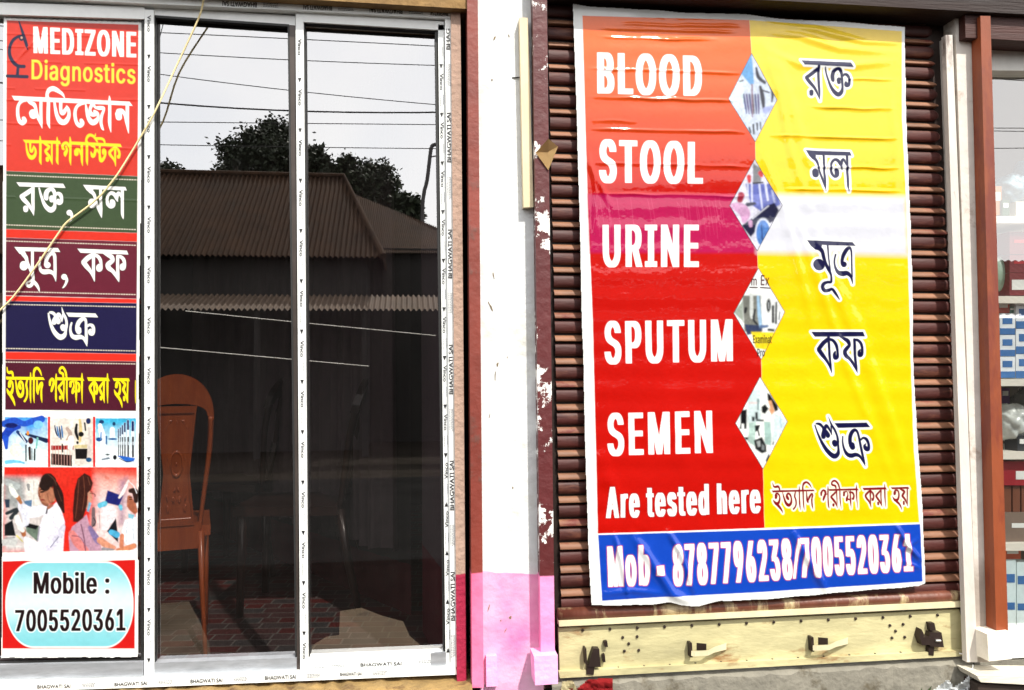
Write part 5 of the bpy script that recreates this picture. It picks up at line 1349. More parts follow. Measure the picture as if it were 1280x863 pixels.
def slat_run(prof_z, prof_y, z0, m, name, rounded):
    bm = bmesh.new()
    k = 0
    zz = z0
    while zz < ztop:
        xa, xb = xL(zz), xR_(zz) + random.uniform(-.003, .003)
        xs = [xa] + list(np.linspace(xa + .01, xb - .03, 9)) + ([xb - .018, xb - .008, xb - .002, xb] if rounded else [xb])
        cols = []
        for x in xs:
            u = max(0, 1 - (xb - x) / .022) if rounded else 0
            s = math.sqrt(max(0, 1 - u * u)) if u > 0 else 1
            s = max(s, .12)
            zc = sum(prof_z) / len(prof_z)
            w = math.sin(x * 9 + k) * .0006
            cols.append([bm.verts.new((x, SHUT_Y + (py_ * s if py_ < 0 else py_) + w, zz + zc + (pz - zc) * s + shear * (x - xa0))) for pz, py_ in zip(prof_z, prof_y)])
        for a, b in zip(cols[:-1], cols[1:]):
            for i in range(len(prof_z) - 1):
                bm.faces.new((a[i], b[i], b[i + 1], a[i + 1]))
        bm.faces.new(cols[-1])
        zz += pitch
        k += 1
    return obj(name, bm, m, shut, smooth=True)


# each slat: a rounded belly and above it a flat interlocking lip
th = np.linspace(-1, 1, 13)
bz = pitch * (.31 + .27 * np.sin(th * math.pi / 2))
by = -.014 * np.cos(th * math.pi / 2) ** .55 + .004
curtain_o = slat_run(list(bz), list(by), zbot - .02, M_shut, 'slat_curtain', True)
lz = pitch * np.array([.655, .67, .70, .88, .93, .95])
ly = [.006, -.012, -.014, -.004, .001, .007]
slat_run(list(lz), list(ly), zbot - .02, M_lip, 'slat_lips', True)
bm = bmesh.new()
box(bm, (xL(zbot) - .02, SHUT_Y + .006, zbot - .12), (xR_(zbot) + .03, SHUT_Y + .012, ztop))
obj('shutter_back', bm, M_steel_dark, shut)
# thick roll above the plate, bright ledge, plate
bm = bmesh.new()
rad = .019
tube(bm, [P(697, 768.5, .018), P(1190, 745, .018), P(1202, 744.5, .018)], [rad, rad * .92, rad * .7], 20)
obj('bottom_roll', bm, mat('scuffed maroon roll', srgb(104, 58, 42), .45, 0, .35, 12, .2, 60, stain=srgb(190, 170, 130), stain_scale=9, stain_at=.57, stretch=(1.2, 1, .3)), shut, smooth=True)
bm = bmesh.new()
quad_px(bm, [(698.5, 777), (1203, 752.5), (1206, 759), (699, 783.5)], -.006, .03)
obj('ledge', bm, M_plate_pale, shut, bevel=.002)
bm = bmesh.new()
quad_px(bm, [(698, 785.5), (1199, 762), (1212, 819), (700, 846.5)], .010, .012)
quad_px(bm, [(698.5, 840), (1211, 813), (1213, 820), (700, 848)], -.004, .014)
plate = obj('bottom_plate', bm, M_plate, shut, bevel=.001)
# rivets
rv = None
def rivet(p, sh=True):
    global rv
    if rv is None:
        b_ = bmesh.new()
        bmesh.ops.create_uvsphere(b_, u_segments=8, v_segments=5, radius=.0045)
        me = bpy.data.meshes.new('rivet'); b_.to_mesh(me); b_.free(); me.materials.append(M_steel_dark)
        rv = me
    o = bpy.data.objects.new('rivet', rv)
    C.objects.link(o); o.parent = shut; o.location = p
for i in range(14):
    t = i / 13
    rivet(P(728.5 + t * (1172 - 728.5), 788 + t * (769 - 788), .008))
    if i < 13: rivet(P(773 + t * (1190 - 773), 835.5 + t * (813 - 835.5), .0075))
for q in ((778.5, 797), (796.5, 796), (786, 804.8), (780.5, 814), (798.5, 813), (1112.5, 782), (1129, 780.5), (1119.5, 789), (1115, 797.5), (1131, 796.5)):
    rivet(P(*q, .008))


def pull_handle(cx, cy):
    """bent strap standing off the plate, with a dark slot behind it"""
    bm = bmesh.new()
    # section: root on the plate, bar standing off it, tail running back to the plate
    ring = lambda x, y0, y, t, d: [bm.verts.new(P(x, y0 - t, y)), bm.verts.new(P(x, y0 + t, y)), bm.verts.new(P(x, y0 + t, y + d)), bm.verts.new(P(x, y0 - t, y + d))]
    rs = [ring(cx - 15, cy + 4, -.022, 3.2, .03), ring(cx - 10, cy + 4.4, -.026, 3.4, .006), ring(cx + 6, cy + 3.4, -.026, 3.4, .006), ring(cx + 14, cy - .6, -.014, 3.6, .006), ring(cx + 29, cy - 5, .003, 4.2, .006)]
    for a, b in zip(rs[:-1], rs[1:]):
        for i in range(4):
            bm.faces.new((a[i], b[i], b[(i + 1) % 4], a[(i + 1) % 4]))
    bm.faces.new(rs[0]); bm.faces.new(rs[-1][::-1])
    h = obj('pull_handle', bm, M_plate_pale, shut)
    bm = bmesh.new()
    quad_px(bm, [(cx - 8, cy - 9), (cx + 4, cy - 8), (cx + 4, cy), (cx - 8, cy)], .0085, .002)
    obj('handle_slot', bm, M_steel_dark, h)
    bm = bmesh.new()
    quad_px(bm, [(cx - 17, cy - 9), (cx - 14, cy - 9), (cx - 13, cy + 9), (cx - 16, cy + 9)], -.012, .021)
    obj('handle_stop', bm, M_steel_dark, h)


pull_handle(879, 813)
pull_handle(1031, 806)
bm = bmesh.new()      # lock hasps
quad_px(bm, [(742, 811), (749, 811.5), (751, 834), (735, 834), (738, 822)], -.012, .022)
quad_px(bm, [(731, 811), (733, 811), (734, 831), (732, 831)], -.016, .026)
quad_px(bm, [(755, 802), (759, 801.5), (760, 809), (756, 809)], -.004, .012)
quad_px(bm, [(753, 819), (756, 818), (757, 828), (754, 828)], -.004, .012)
quad_px(bm, [(734, 830), (744, 830), (742, 844), (733, 843)], -.008, .012)
obj('lock_hasp', bm, M_steel_dark, shut, bevel=.001)
bm = bmesh.new()
quad_px(bm, [(1161.5, 779), (1168, 779), (1170, 788), (1163, 789)], -.006, .016)
quad_px(bm, [(1163, 791), (1177, 791), (1180, 809.5), (1163, 808.5), (1160, 799)], -.012, .022)
quad_px(bm, [(1152, 787), (1155, 793), (1154.5, 797), (1164, 797), (1164, 806), (1153, 807), (1149.5, 797)], -.018, .026)
quad_px(bm, [(1161, 808.5), (1168, 809), (1167, 820), (1161, 819)], -.006, .016)
obj('lock_hasp', bm, M_steel_dark, shut, bevel=.001)
M_bright = mat('bright steel', srgb(200, 200, 196), .35, .8, .1)
bm = bmesh.new()
tube(bm, [P(1169.5, 801, -.014), P(1175.5, 801, -.014)], .004, 10)
obj('padlock_eye', bm, M_bright, shut)
bm = bmesh.new()
tube(bm, [P(1199, 817, -.01), P(1228, 821.5, -.03)], .0022, 8)
obj('lock_bolt', bm, M_bright, shut)

# ---------------------------------------------------------------- posts, guides
M_post = two_tone('brown and pink post paint', srgb(122, 50, 38), srgb(222, 84, 122), P(597, 714, 0).z, .3, .5, .25, 40, .006, stain=srgb(84, 62, 54), stain_at=.6, lower_stain=srgb(238, 130, 170))
M_guide = two_tone('peeling maroon guide paint', srgb(84, 26, 28), srgb(226, 110, 160), P(684, 714, 0).z, .3, .5, .3, 40, .006, stain=srgb(226, 224, 220), stain_at=.56, stain_w=.008, stain_scale=8, lower_stain=srgb(240, 160, 205))
M_pinkbox = mat('pink painted mortar block', srgb(240, 168, 214), .8, 0, .12, 8, .5, 40, stain=srgb(222, 96, 130), stain_at=.66)
pg = thing('iron_post', 'slim brown iron post with a pink foot at the left edge of the white pillar', 'post')
bm = bmesh.new()
quad_px(bm, [(583.5, -60), (590.3, 860), (604.6, 860), (596.8, -60)], -.026, .07)
obj('post_body', bm, M_post, pg, bevel=.002)
bm = bmesh.new()
quad_px(bm, [(607.5, 821), (621, 820), (622, 858), (608, 859)], -.018, .03)
obj('foot_block', bm, M_pinkbox, pg, bevel=.003)
gg = thing('shutter_guide', 'maroon shutter guide with peeling white patches and a pink foot', 'shutter guide')
bm = bmesh.new()
quad_px(bm, [(665, -60), (676.5, 850), (694, 850), (683, -60)], -.055, .02)
quad_px(bm, [(665, -60), (676.5, 850), (680, 850), (668.5, -60)], -.035, .06)
obj('channel', bm, M_guide, gg, bevel=.002)
bm = bmesh.new()
quad_px(bm, [(667.5, 821), (697, 819), (697.5, 855), (669, 857)], -.085, .07)
obj('foot_block', bm, M_pinkbox, gg, bevel=.003)
g2 = thing('shutter_guide', 'white painted shutter guide rail at the right end of the maroon shutter', 'shutter guide')
bm = bmesh.new()
quad_px(bm, [(1182, 44), (1208.5, 828), (1222, 828), (1190.5, 44)], -.034, .02)
quad_px(bm, [(1187, 44), (1217, 828), (1222, 828), (1190.5, 44)], -.013, .06)
obj('channel', bm, mat('chipped white paint', srgb(206, 199, 190), .6, 0, .2, 8, .3, 40, stain=srgb(70, 44, 40), stain_scale=6, stain_at=.66, stretch=(1, 1, .4)), g2, bevel=.002)
bp_ = thing('steel_post', 'square rust brown steel post with a whitewashed foot at the right shop window', 'post')
bm = bmesh.new()
quad_px(bm, [(1225.5, 20), (1238, 20), (1260.5, 800), (1245.5, 800)], -.065, .042)
obj('post_body', bm, mat('rust brown post paint', srgb(132, 62, 28), .5, 0, .2, 6, .15, 40, stain=srgb(110, 44, 26), stain_scale=4, stretch=(2, 2, .6)), bp_, bevel=.003)
bm = bmesh.new()
quad_px(bm, [(1234, 793), (1263, 790), (1265, 824), (1236, 827)], -.085, .08)
obj('foot_block', bm, mat('whitewashed mortar', srgb(230, 222, 206), .85, 0, .15, 8, .5, 40, stain=srgb(110, 60, 40), stain_at=.66), bp_, bevel=.004)

# ---------------------------------------------------------------- small things on the pillar
bm = bmesh.new()
quad_px(bm, [(649.3, 22), (660, 22.5), (666.8, 259), (654.5, 259.5)], -.028, .027)
prop(obj('cable_trunking', bm, mat('cream plastic trunking', srgb(222, 206, 168), .5, 0, .2, 8, .1, 40, stain=srgb(150, 120, 80), stain_at=.68, stretch=(2, 2, .5)), bevel=.002),
     'upright cream strip of cable trunking on the upper right of the white pillar', 'trunking')
br_ = thing('cardboard_flap', 'small folded tan card sticking out from the maroon shutter guide', 'card')
bm = bmesh.new()
A = [P(669.5, 191, -.060), P(685.5, 173.5, -.085), P(697.5, 183.5, -.062), P(685.5, 213, -.060)]
c0 = P(684, 190.5, -.062)
f1 = bm.faces.new([bm.verts.new(p) for p in (A[0], A[3], c0 + Vector((.004, 0, 0)), A[1])])
f2 = bm.faces.new([bm.verts.new(p) for p in (A[1], c0, A[3], A[2])])
bmesh.ops.solidify(bm, geom=bm.faces[:], thickness=.002)
obj('card', bm, mat('tan card', srgb(196, 164, 112), .8, 0, .15), br_)
bm = bmesh.new()
tube(bm, [P(640, 97.5, 0), P(650, 97, -.006)], .0018, 6)
prop(obj('nail', bm, M_steel_dark), 'thin nail in the white pillar just left of the cream trunking strip', 'nail')

# ================================================================== BANNER
cv = Canvas(713, 2, 1160, 762, .6)
cv.paint(poly((700, -10), (1200, -10), (1200, 800), (700, 800)), (232, 234, 232))
left = lambda y: np.interp(y, [18, 260, 400, 660, 750], [728.6, 734.8, 741, 747.2, 752])
right = lambda y: np.interp(y, [38, 150, 260, 400, 560, 655, 730], [1127.5, 1128.5, 1133, 1137.5, 1142.5, 1149.5, 1152.5])
split = lambda y: np.interp(y, [20, 67, 177, 313, 449, 586, 660], [937.2, 940, 943.8, 947, 952.6, 954.2, 956])
ys = np.linspace(17, 668, 60)
RED = (186, 12, 3); YEL = (250, 198, 0)
D1 = [(940, 67), (910.7, 124), (943.8, 177), (970.8, 125.4)]
D2 = [(943.3, 200), (912.8, 257), (947, 313), (977, 257)]
D3 = [(948.4, 336), (918.3, 391.7), (952.6, 449), (981.3, 390)]
D4 = [(951, 472), (920.5, 529.5), (954, 586), (984.6, 527.3)]
topY = lambda x: np.interp(x, [728, 937, 1128], [18.5, 24.5, 39])
botR = lambda x: np.interp(x, [747, 960, 1150], [667, 660, 653])
ylist = list(ys)
redp = [(728.6, 18.5), (937.2, 24.5)] + [(split(y), y) for y in ylist if 25 < y < 659] + [(956, 660.5), (747.2, 667.5)] + [(left(y), y) for y in ylist[::-1] if 20 < y < 666]
yelp = [(937.2, 24.5), (1030, 31), (1127.5, 39)] + [(right(y), y) for y in ylist if 40 < y < 653] + [(1149.5, 653.8), (956, 660.5)] + [(split(y), y) for y in ylist[::-1] if 25 < y < 659]
# glare painted into the print: orange and paler yellow towards the top
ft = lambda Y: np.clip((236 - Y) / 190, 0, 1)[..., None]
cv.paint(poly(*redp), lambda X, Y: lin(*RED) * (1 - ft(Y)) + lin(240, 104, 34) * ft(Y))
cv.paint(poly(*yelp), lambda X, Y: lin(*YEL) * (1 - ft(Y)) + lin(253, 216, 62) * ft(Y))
# sky reflection painted into the print: magenta on the red side, nearly white on the yellow side
sky_glare = lambda X, Y: None
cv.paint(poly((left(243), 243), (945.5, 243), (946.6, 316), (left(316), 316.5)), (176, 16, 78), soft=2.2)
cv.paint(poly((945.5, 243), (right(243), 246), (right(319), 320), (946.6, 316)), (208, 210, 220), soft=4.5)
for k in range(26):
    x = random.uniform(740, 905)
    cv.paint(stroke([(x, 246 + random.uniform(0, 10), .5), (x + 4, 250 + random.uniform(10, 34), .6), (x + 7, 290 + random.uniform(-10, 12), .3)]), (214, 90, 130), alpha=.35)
cv.paint(poly((747.6, 668.8), (960, 662.4), (1150.5, 655.4), (1153.2, 727), (1100, 731), (960, 739.5), (838, 745.2), (752.4, 751)), (16, 66, 178))
cv.paint(stroke([(747.6, 668, 1.6), (956, 661.3, 1.6), (1150, 654.2, 1.6)]), (240, 240, 240))
WH = (246, 247, 246)


def latin(body, L_, R_, bold=1.4, xb=0.0, **k):
    return text_shape(body, (L_[0], L_[1]), (L_[2], L_[3]), (R_[2], R_[3]), (R_[0], R_[1]), bold, xb, **k)


for body, L_, R_, b_ in (('BLOOD', (746.8, 64.2, 747, 117.2), (877.6, 69, 877.6, 121.2), 2.3), ('STOOL', (749, 173.6, 749, 229.2), (878.6, 177.6, 878.6, 230.6), 2.3),
                         ('URINE', (753, 281.4, 753.6, 334.4), (874, 281, 874, 334.6), 1.9), ('SPUTUM', (755, 401.4, 756, 456), (916.4, 398.6, 917, 452.4), 1.9),
                         ('SEMEN', (758.6, 516.4, 759.6, 570.6), (890.6, 513, 891.6, 567.2), 1.75), ('Are tested here', (757, 609, 757.6, 648.4), (950.6, 603.4, 951.4, 641.8), 1.5)):
    t_ = latin(body, L_, R_, b_ * .30, b_ * .95, track=130)
    if body[0] == 'A': cv.paint(t_, (120, 20, 30), grow=1.0, alpha=.6)
    cv.paint(t_, WH)
for body, L_, R_, b_ in (('Mob', (758.8, 683.4, 760.4, 734.4), (811, 680.6, 812.4, 731.6), 1.9), ('8787796238', (840, 680.6, 841, 732.8), (988.6, 673.4, 991.4, 724.8), 1.9),
                         ('/', (990.6, 673.6, 991, 723.4), (1000.6, 673.4, 999, 723), .9), ('7005520361', (999.6, 672.4, 1001.6, 722.6), (1139.6, 667, 1141.6, 714.6), 1.9)):
    t_ = latin(body, L_, R_, b_ * .28, b_ * .72, track=140)
    cv.paint(t_, (196, 60, 90), grow=.9, alpha=.9)
    cv.paint(t_, WH)
cv.paint(poly((819.6, 707.4), (829.6, 706.8), (829.8, 718.2), (819.8, 718.8)), (196, 60, 90), grow=.9)
cv.paint(poly((819.6, 707.4), (829.6, 706.8), (829.8, 718.2), (819.8, 718.8)), WH)

INK = (16, 16, 62)
b5 = lambda x, y: (990 + x / 4.54, 60 + y / 4.54)
ban = [word(RAKTA, a3=[((88, 128), b5(52, 68)), ((1045, 235), b5(352, 108)), ((422, 775), b5(163, 298))], thin=.8),
       word(MOL, a3=[((410, 160), b5(76, 580)), ((1187, 260), b5(342, 612)), ((738, 742), b5(192, 810))], thin=.8),
       word(MUUTRA, origin=(995, 285), scale=8.633),
       word(KAPHA, a3=[((100, 160), (1014.6, 414.8)), ((1012, 263), (1081.8, 421)), ((405, 747), (1040.8, 467.6))], thin=.82),
       word(SHUKRA, a3=[((80, 175), (1019.2, 531.8)), ((970, 242), (1088, 534.4)), ((770, 757), (1081.8, 583.2))], thin=.85)]
for w_ in ban:
    cv.paint(w_, WH, grow=2.6)
    cv.paint(w_, INK)
e_ = lambda x, y: (960 + x / 13.47, 590 + y / 13.47)
w_ = word(ITYADI, a3=[((95, 280), e_(65, 313)), ((2152, 330), e_(2382, 268)), ((248, 762), e_(255, 697))], thin=1.05)
cv.paint(w_, (250, 246, 226), grow=1.8)
cv.paint(w_, (128, 12, 22))

# four diamond pictures
def diamond(D, base, ops):
    c = Canvas(905, 60, 990, 592, .6)
    c.paint(poly((900, 50), (1000, 50), (1000, 600), (900, 600)), base)
    for s_, col in ops: c.paint(s_, col, soft=.7)
    for _ in range(2):
        k = c.col.copy()
        for ax in (0, 1): k = (np.roll(k, 1, ax) + 2 * k + np.roll(k, -1, ax)) / 4
        c.col = k
    GX, GY = np.meshgrid(c.xs, c.ys)
    c.col *= (.78 + .30 * vnoise(GX, GY, 2.3, 71) * (.4 + vnoise(GX, GY, 7, 72)) + .12 * vnoise(GX, GY, 12, 73))[..., None]
    sh_ = poly(*D)
    # copy the little picture through the diamond outline
    bb, fn = sh_
    i0, i1, j0, j1 = cv.window(bb[0] - 2, bb[1] - 2, bb[2] + 2, bb[3] + 2)
    X, Y = np.meshgrid(cv.xs[i0:i1], cv.ys[j0:j1])
    ii = np.clip(np.round((X - 905) / .6).astype(int), 0, len(c.xs) - 1); jj = np.clip(np.round((Y - 60) / .6).astype(int), 0, len(c.ys) - 1)
    cv.paint(sh_, (24, 22, 30), grow=.7)
    src = c.col
    cv.paint(sh_, lambda X, Y: src[np.clip(np.round((Y - 60) / .6).astype(int), 0, len(c.ys) - 1), np.clip(np.round((X - 905) / .6).astype(int), 0, len(c.xs) - 1)])


def q1(ox, oy, s): return (lambda *q: stroke([(ox + a / s, oy + b / s, w / s) for a, b, w in q])), (lambda *q: poly(*[(ox + a / s, oy + b / s) for a, b in q]))


s1, p1 = q1(910, 60, 7.185)
ops = [(p1((110, 220), (215, 50), (235, 320), (200, 330)), (92, 152, 206)), (p1((0, 440), (120, 270), (150, 480), (60, 520)), (206, 226, 230))]
for k in range(6): ops.append((s1((140 + k * 26, 420, 16), (155 + k * 24, 520, 18), (165 + k * 22, 590, 10)), (44 + 20 * (k % 2), 50, 110 if k != 3 else 60)))
ops += [(s1((255, 180, 20), (275, 260, 34), (330, 310, 30)), (34, 36, 52)), (s1((290, 350, 26), (310, 440, 40), (320, 540, 24)), (38, 40, 56)), (s1((370, 320, 20), (400, 400, 26), (395, 480, 16)), (44, 46, 64)),
        (s1((310, 380, 14), (370, 400, 14)), (30, 32, 46)), (s1((215, 330, 14), (218, 620, 12)), (120, 90, 110)), (s1((190, 720, 16), (200, 760, 16)), (22, 24, 34)), (s1((225, 690, 18), (230, 770, 16)), (22, 24, 34)),
        (s1((260, 680, 18), (262, 740, 14)), (24, 26, 36)), (s1((290, 670, 12), (292, 730, 10)), (40, 44, 60)), (s1((340, 560, 60), (390, 530, 30)), (150, 160, 206)), (s1((110, 300, 14), (135, 290, 14)), (70, 70, 80))]
diamond(D1, (190, 202, 222), ops)
s1, p1 = q1(910, 195, 6.907)
ops = [(p1((150, 240), (400, 240), (450, 420), (320, 500), (200, 420)), (96, 106, 178)), (p1((215, 60), (290, 110), (285, 220), (215, 230)), (110, 112, 118)), (s1((180, 180, 40), (185, 220, 30)), (186, 24, 34)),
       (s1((285, 150, 50), (290, 170, 30)), (180, 30, 40)), (s1((115, 340, 60), (105, 380, 50)), (150, 36, 62)), (s1((170, 240, 16), (175, 380, 14)), (196, 200, 226)), (s1((205, 230, 16), (212, 500, 12)), (206, 210, 236)),
       (s1((270, 240, 16), (290, 400, 14), (305, 520, 10)), (200, 206, 236)), (s1((320, 220, 18), (345, 380, 16)), (210, 214, 236)), (s1((380, 300, 16), (400, 400, 14)), (170, 176, 216)), (s1((220, 235, 18), (300, 228, 14)), (24, 24, 30)),
       (s1((170, 420, 36), (230, 410, 26)), (34, 36, 66)), (p1((330, 430), (400, 405), (440, 470), (400, 560), (250, 640), (200, 700), (120, 600), (230, 520)), (28, 30, 62)),
       (s1((40, 430, 50), (110, 450, 90), (150, 500, 90), (140, 560, 40)), (196, 152, 190)), (s1((195, 570, 36), (198, 600, 30)), (190, 146, 186)), (s1((215, 540, 8), (350, 430, 8)), (220, 222, 236)),
       (ellipse(910 + 305 / 6.9, 195 + 660 / 6.9, 10, 18), (220, 226, 240)), (ellipse(910 + 305 / 6.9, 195 + 665 / 6.9, 8.6, 16.5), (78, 122, 190)), (s1((290, 600, 10), (300, 720, 14)), (40, 64, 120))]
diamond(D2, (206, 206, 222), ops)
s1, p1 = q1(915, 330, 6.64)
ops = [(p1((90, 260), (240, 262), (260, 560), (110, 560)), (116, 118, 112)), (p1((20, 400), (95, 300), (100, 480)), (150, 160, 150)), (s1((165, 250, 26), (168, 400, 30), (175, 440, 30)), (206, 212, 210)),
       (s1((120, 370, 26), (115, 400, 20)), (40, 40, 42)), (s1((195, 380, 16), (185, 460, 20), (215, 500, 14)), (36, 38, 42)), (p1((110, 500), (260, 510), (250, 570), (130, 590)), (52, 62, 92)),
       (s1((220, 270, 20), (235, 440, 30), (245, 520, 20)), (150, 186, 216)), (ellipse(915 + 308 / 6.64, 330 + 345 / 6.64, 2.8, 8.6), (26, 28, 34)), (s1((308, 320, 6), (310, 370, 6)), (190, 196, 200)),
       (s1((345, 350, 20), (345, 480, 22)), (30, 32, 38)), (s1((372, 320, 14), (370, 490, 18)), (26, 28, 34)), (s1((400, 400, 10), (395, 460, 10)), (60, 64, 70)), (s1((310, 545, 22), (350, 550, 20)), (36, 38, 46)),
       (s1((250, 520, 30), (300, 515, 20)), (86, 110, 150)), (p1((165, 562), (360, 566), (340, 720), (200, 700)), (222, 200, 30))]
diamond(D3, (226, 230, 230), ops)
for body, x0, x1, y0, y1, c_ in (('Examinat', 942, 965.4, 419, 429.4, (20, 16, 10)), ('Pro', 947.4, 957, 436, 446, (20, 16, 10)), ('m', 939.6, 946.4, 348.4, 357, (74, 14, 18)), ('Ex', 951.4, 962, 344, 357, (74, 14, 18))):
    cv.paint(latin(body, (x0, y0, x0, y1), (x1, y0, x1, y1), .25), c_)
cv.paint(stroke([(938, 359.4, 1.6), (947, 359.6, 1.6)]), (60, 10, 14)); cv.paint(stroke([(951, 359.6, 1.6), (962.6, 360.4, 1.6)]), (60, 10, 14))
s1, p1 = q1(915, 465, 6.9)
ops = [(p1((140, 170), (250, 150), (255, 430), (140, 440)), (200, 218, 220)), (p1((150, 260), (225, 260), (225, 275), (150, 275)), (210, 190, 190)), (p1((150, 440), (215, 430), (200, 640), (140, 600)), (168, 194, 186)),
       (p1((280, 430), (350, 430), (340, 640), (285, 620)), (152, 182, 176)), (p1((360, 350), (480, 430), (430, 580), (350, 600)), (200, 218, 220)), (p1((330, 380), (372, 370), (362, 520), (345, 560)), (222, 228, 228)),
       (p1((78, 330), (134, 322), (130, 492), (108, 492), (108, 448), (88, 448), (88, 492), (68, 492), (78, 452)), (18, 18, 22)),
       # researcher bending to the eyepiece
       (p1((308, 180), (335, 195), (400, 290), (402, 330), (375, 345), (345, 260), (315, 250)), (22, 18, 18)), (p1((318, 250), (345, 245), (372, 340), (345, 375), (325, 330), (332, 300)), (204, 150, 112)),
       # microscope: head, arm, stage, condenser, base
       (p1((258, 300), (292, 278), (322, 318), (290, 362), (262, 350)), (20, 22, 24)), (p1((222, 230), (242, 230), (236, 330), (222, 330)), (120, 138, 140)), (p1((205, 350), (226, 346), (230, 408), (205, 408)), (30, 32, 34)),
       (p1((176, 386), (200, 386), (200, 426), (176, 426)), (24, 26, 28)), (p1((212, 408), (280, 412), (276, 428), (212, 424)), (24, 26, 28)), (p1((200, 462), (250, 455), (235, 500), (246, 552), (230, 552), (222, 510), (204, 520)), (26, 28, 30)),
       (p1((192, 590), (262, 560), (300, 640), (302, 690), (258, 704), (205, 665)), (28, 30, 32)), (p1((214, 600), (244, 592), (250, 640), (226, 650)), (150, 156, 156)), (p1((262, 620), (284, 640), (280, 676), (258, 670)), (120, 126, 128)),
       (p1((110, 560), (146, 564), (140, 588), (116, 584)), (30, 32, 34)), (p1((290, 765), (318, 700), (330, 730), (310, 790)), (60, 66, 74)), (s1((420, 380, 14), (428, 480, 10)), (160, 190, 210)), (s1((355, 625, 12), (362, 605, 10)), (30, 30, 32))]
diamond(D4, (232, 236, 234), ops)
X, Y = np.meshgrid(cv.xs, cv.ys)
cv.col *= (1 - .05 * vnoise(X, Y, 6, 18) - .05 * vnoise(X, Y, 60, 19))[..., None]


def ridge(X, Y, pts, w, amp):
    """a fold of the sheet along a polyline"""
    d = np.full(X.shape, 1e9)
    tt = np.zeros(X.shape)
    n = len(pts) - 1
    for k in range(n):
        (ax, ay), (bx, by) = pts[k], pts[k + 1]
        dx, dy = bx - ax, by - ay
        t = np.clip(((X - ax) * dx + (Y - ay) * dy) / (dx * dx + dy * dy), 0, 1)
        e = np.hypot(X - ax - t * dx, Y - ay - t * dy)
        m_ = e < d
        d = np.where(m_, e, d); tt = np.where(m_, (k + t) / n, tt)
    return amp * np.exp(-(d / w) ** 2) * np.sin(np.clip(tt, 0.02, .98) * math.pi) ** .6


def banner_y(X, Y):
    out = .0135 * vnoise(X, Y, 150, 31) + .0022 * vnoise(X, Y, 45, 32) + .0008 * vnoise(X, Y, 14, 33) + .00022 * vnoise(X, Y, 3.2, 35)
    # the slats behind press through the film
    ph = (Y + (X - 700) * .046 * np.clip((430 - Y) / 430, -1, 1)) / 28.2 * 2 * math.pi
    out += .0006 * np.sin(ph) * (.35 + vnoise(X, Y, 90, 34))
    # level creases
    for cy, x0, x1, sl, a in ((34, 740, 930, .03, .0030), (45, 745, 900, .03, .0035), (29, 760, 935, .02, .0022), (85, 732, 930, .035, .0026), (121, 735, 925, .03, .0030), (160, 735, 935, .03, .0030), (203, 738, 940, .03, .0022), (242, 740, 940, .02, .0024),
                              (98, 1050, 1126, .02, .0036), (133, 1010, 1124, .03, .0042), (170, 960, 1126, .02, .0040), (208, 1010, 1128, .02, .0040), (236, 980, 1130, .02, .003), (150, 735, 800, .03, .0018)):
        d = (Y - cy - (X - x0) * sl - 1.6 * (vnoise(X, Y * 0, 24, int(cy)) - .5))
        env = np.clip((X - x0) / 25, 0, 1) * np.clip((x1 - X) / 25, 0, 1)
        out += .95 * a * env * (.4 + vnoise(X, Y, 40, int(cy) + 50)) * (np.exp(-(d / 1.9) ** 2) - .5 * np.exp(-((d - 6) / 6) ** 2))
    # sagging folds at the upper right and slanting pulls
    for pts, w, a in (([(940, 36), (1000, 44), (1050, 60), (1125, 66)], 5, .006), ([(960, 30), (1020, 36), (1080, 52), (1126, 54)], 4, .005), ([(960, 62), (1000, 80), (1060, 82), (1120, 76)], 5, .006),
                      ([(950, 44), (975, 90), (1000, 170), (1030, 250)], 9, .007), ([(958, 70), (975, 120), (985, 175), (1012, 262)], 6, .006), ([(948, 178), (968, 230), (990, 300), (1020, 420)], 6, .005),
                      ([(985, 250), (1020, 340), (1060, 460), (1120, 610)], 6, .0045), ([(1010, 260), (1040, 350), (1090, 470), (1140, 620)], 7, .0045), ([(1040, 330), (1080, 420), (1120, 540), (1140, 600)], 6, .003),
                      ([(734, 200), (752, 235), (765, 262)], 4, .005), ([(735, 185), (745, 240), (742, 290)], 3, .004), ([(1110, 100), (1120, 180), (1118, 260)], 6, .004),
                      ([(768, 668), (776, 700), (784, 745)], 3.2, .013), ([(790, 668), (806, 690), (840, 742), (862, 752)], 6, .013), ([(835, 664), (850, 690), (868, 744)], 4, .013), ([(990, 662), (1010, 700), (1035, 742)], 5, .013),
                      ([(1120, 656), (1132, 680), (1150, 700)], 3, .013), ([(1122, 690), (1135, 684), (1150, 672)], 3, .004), ([(1125, 700), (1140, 706), (1152, 712)], 3, .004), ([(752, 742), (790, 738), (830, 742)], 4, .004),
                      ([(800, 660), (760, 600), (748, 560)], 9, .004), ([(880, 640), (850, 560), (840, 480)], 14, .003)):
        out += ridge(X, Y, pts, w, a)
    # the print hangs a little off the shutter towards the bottom
    return -.004 - out * .75 - .006 * np.clip((Y - 640) / 110, 0, 1)


banner_y.base = -.012


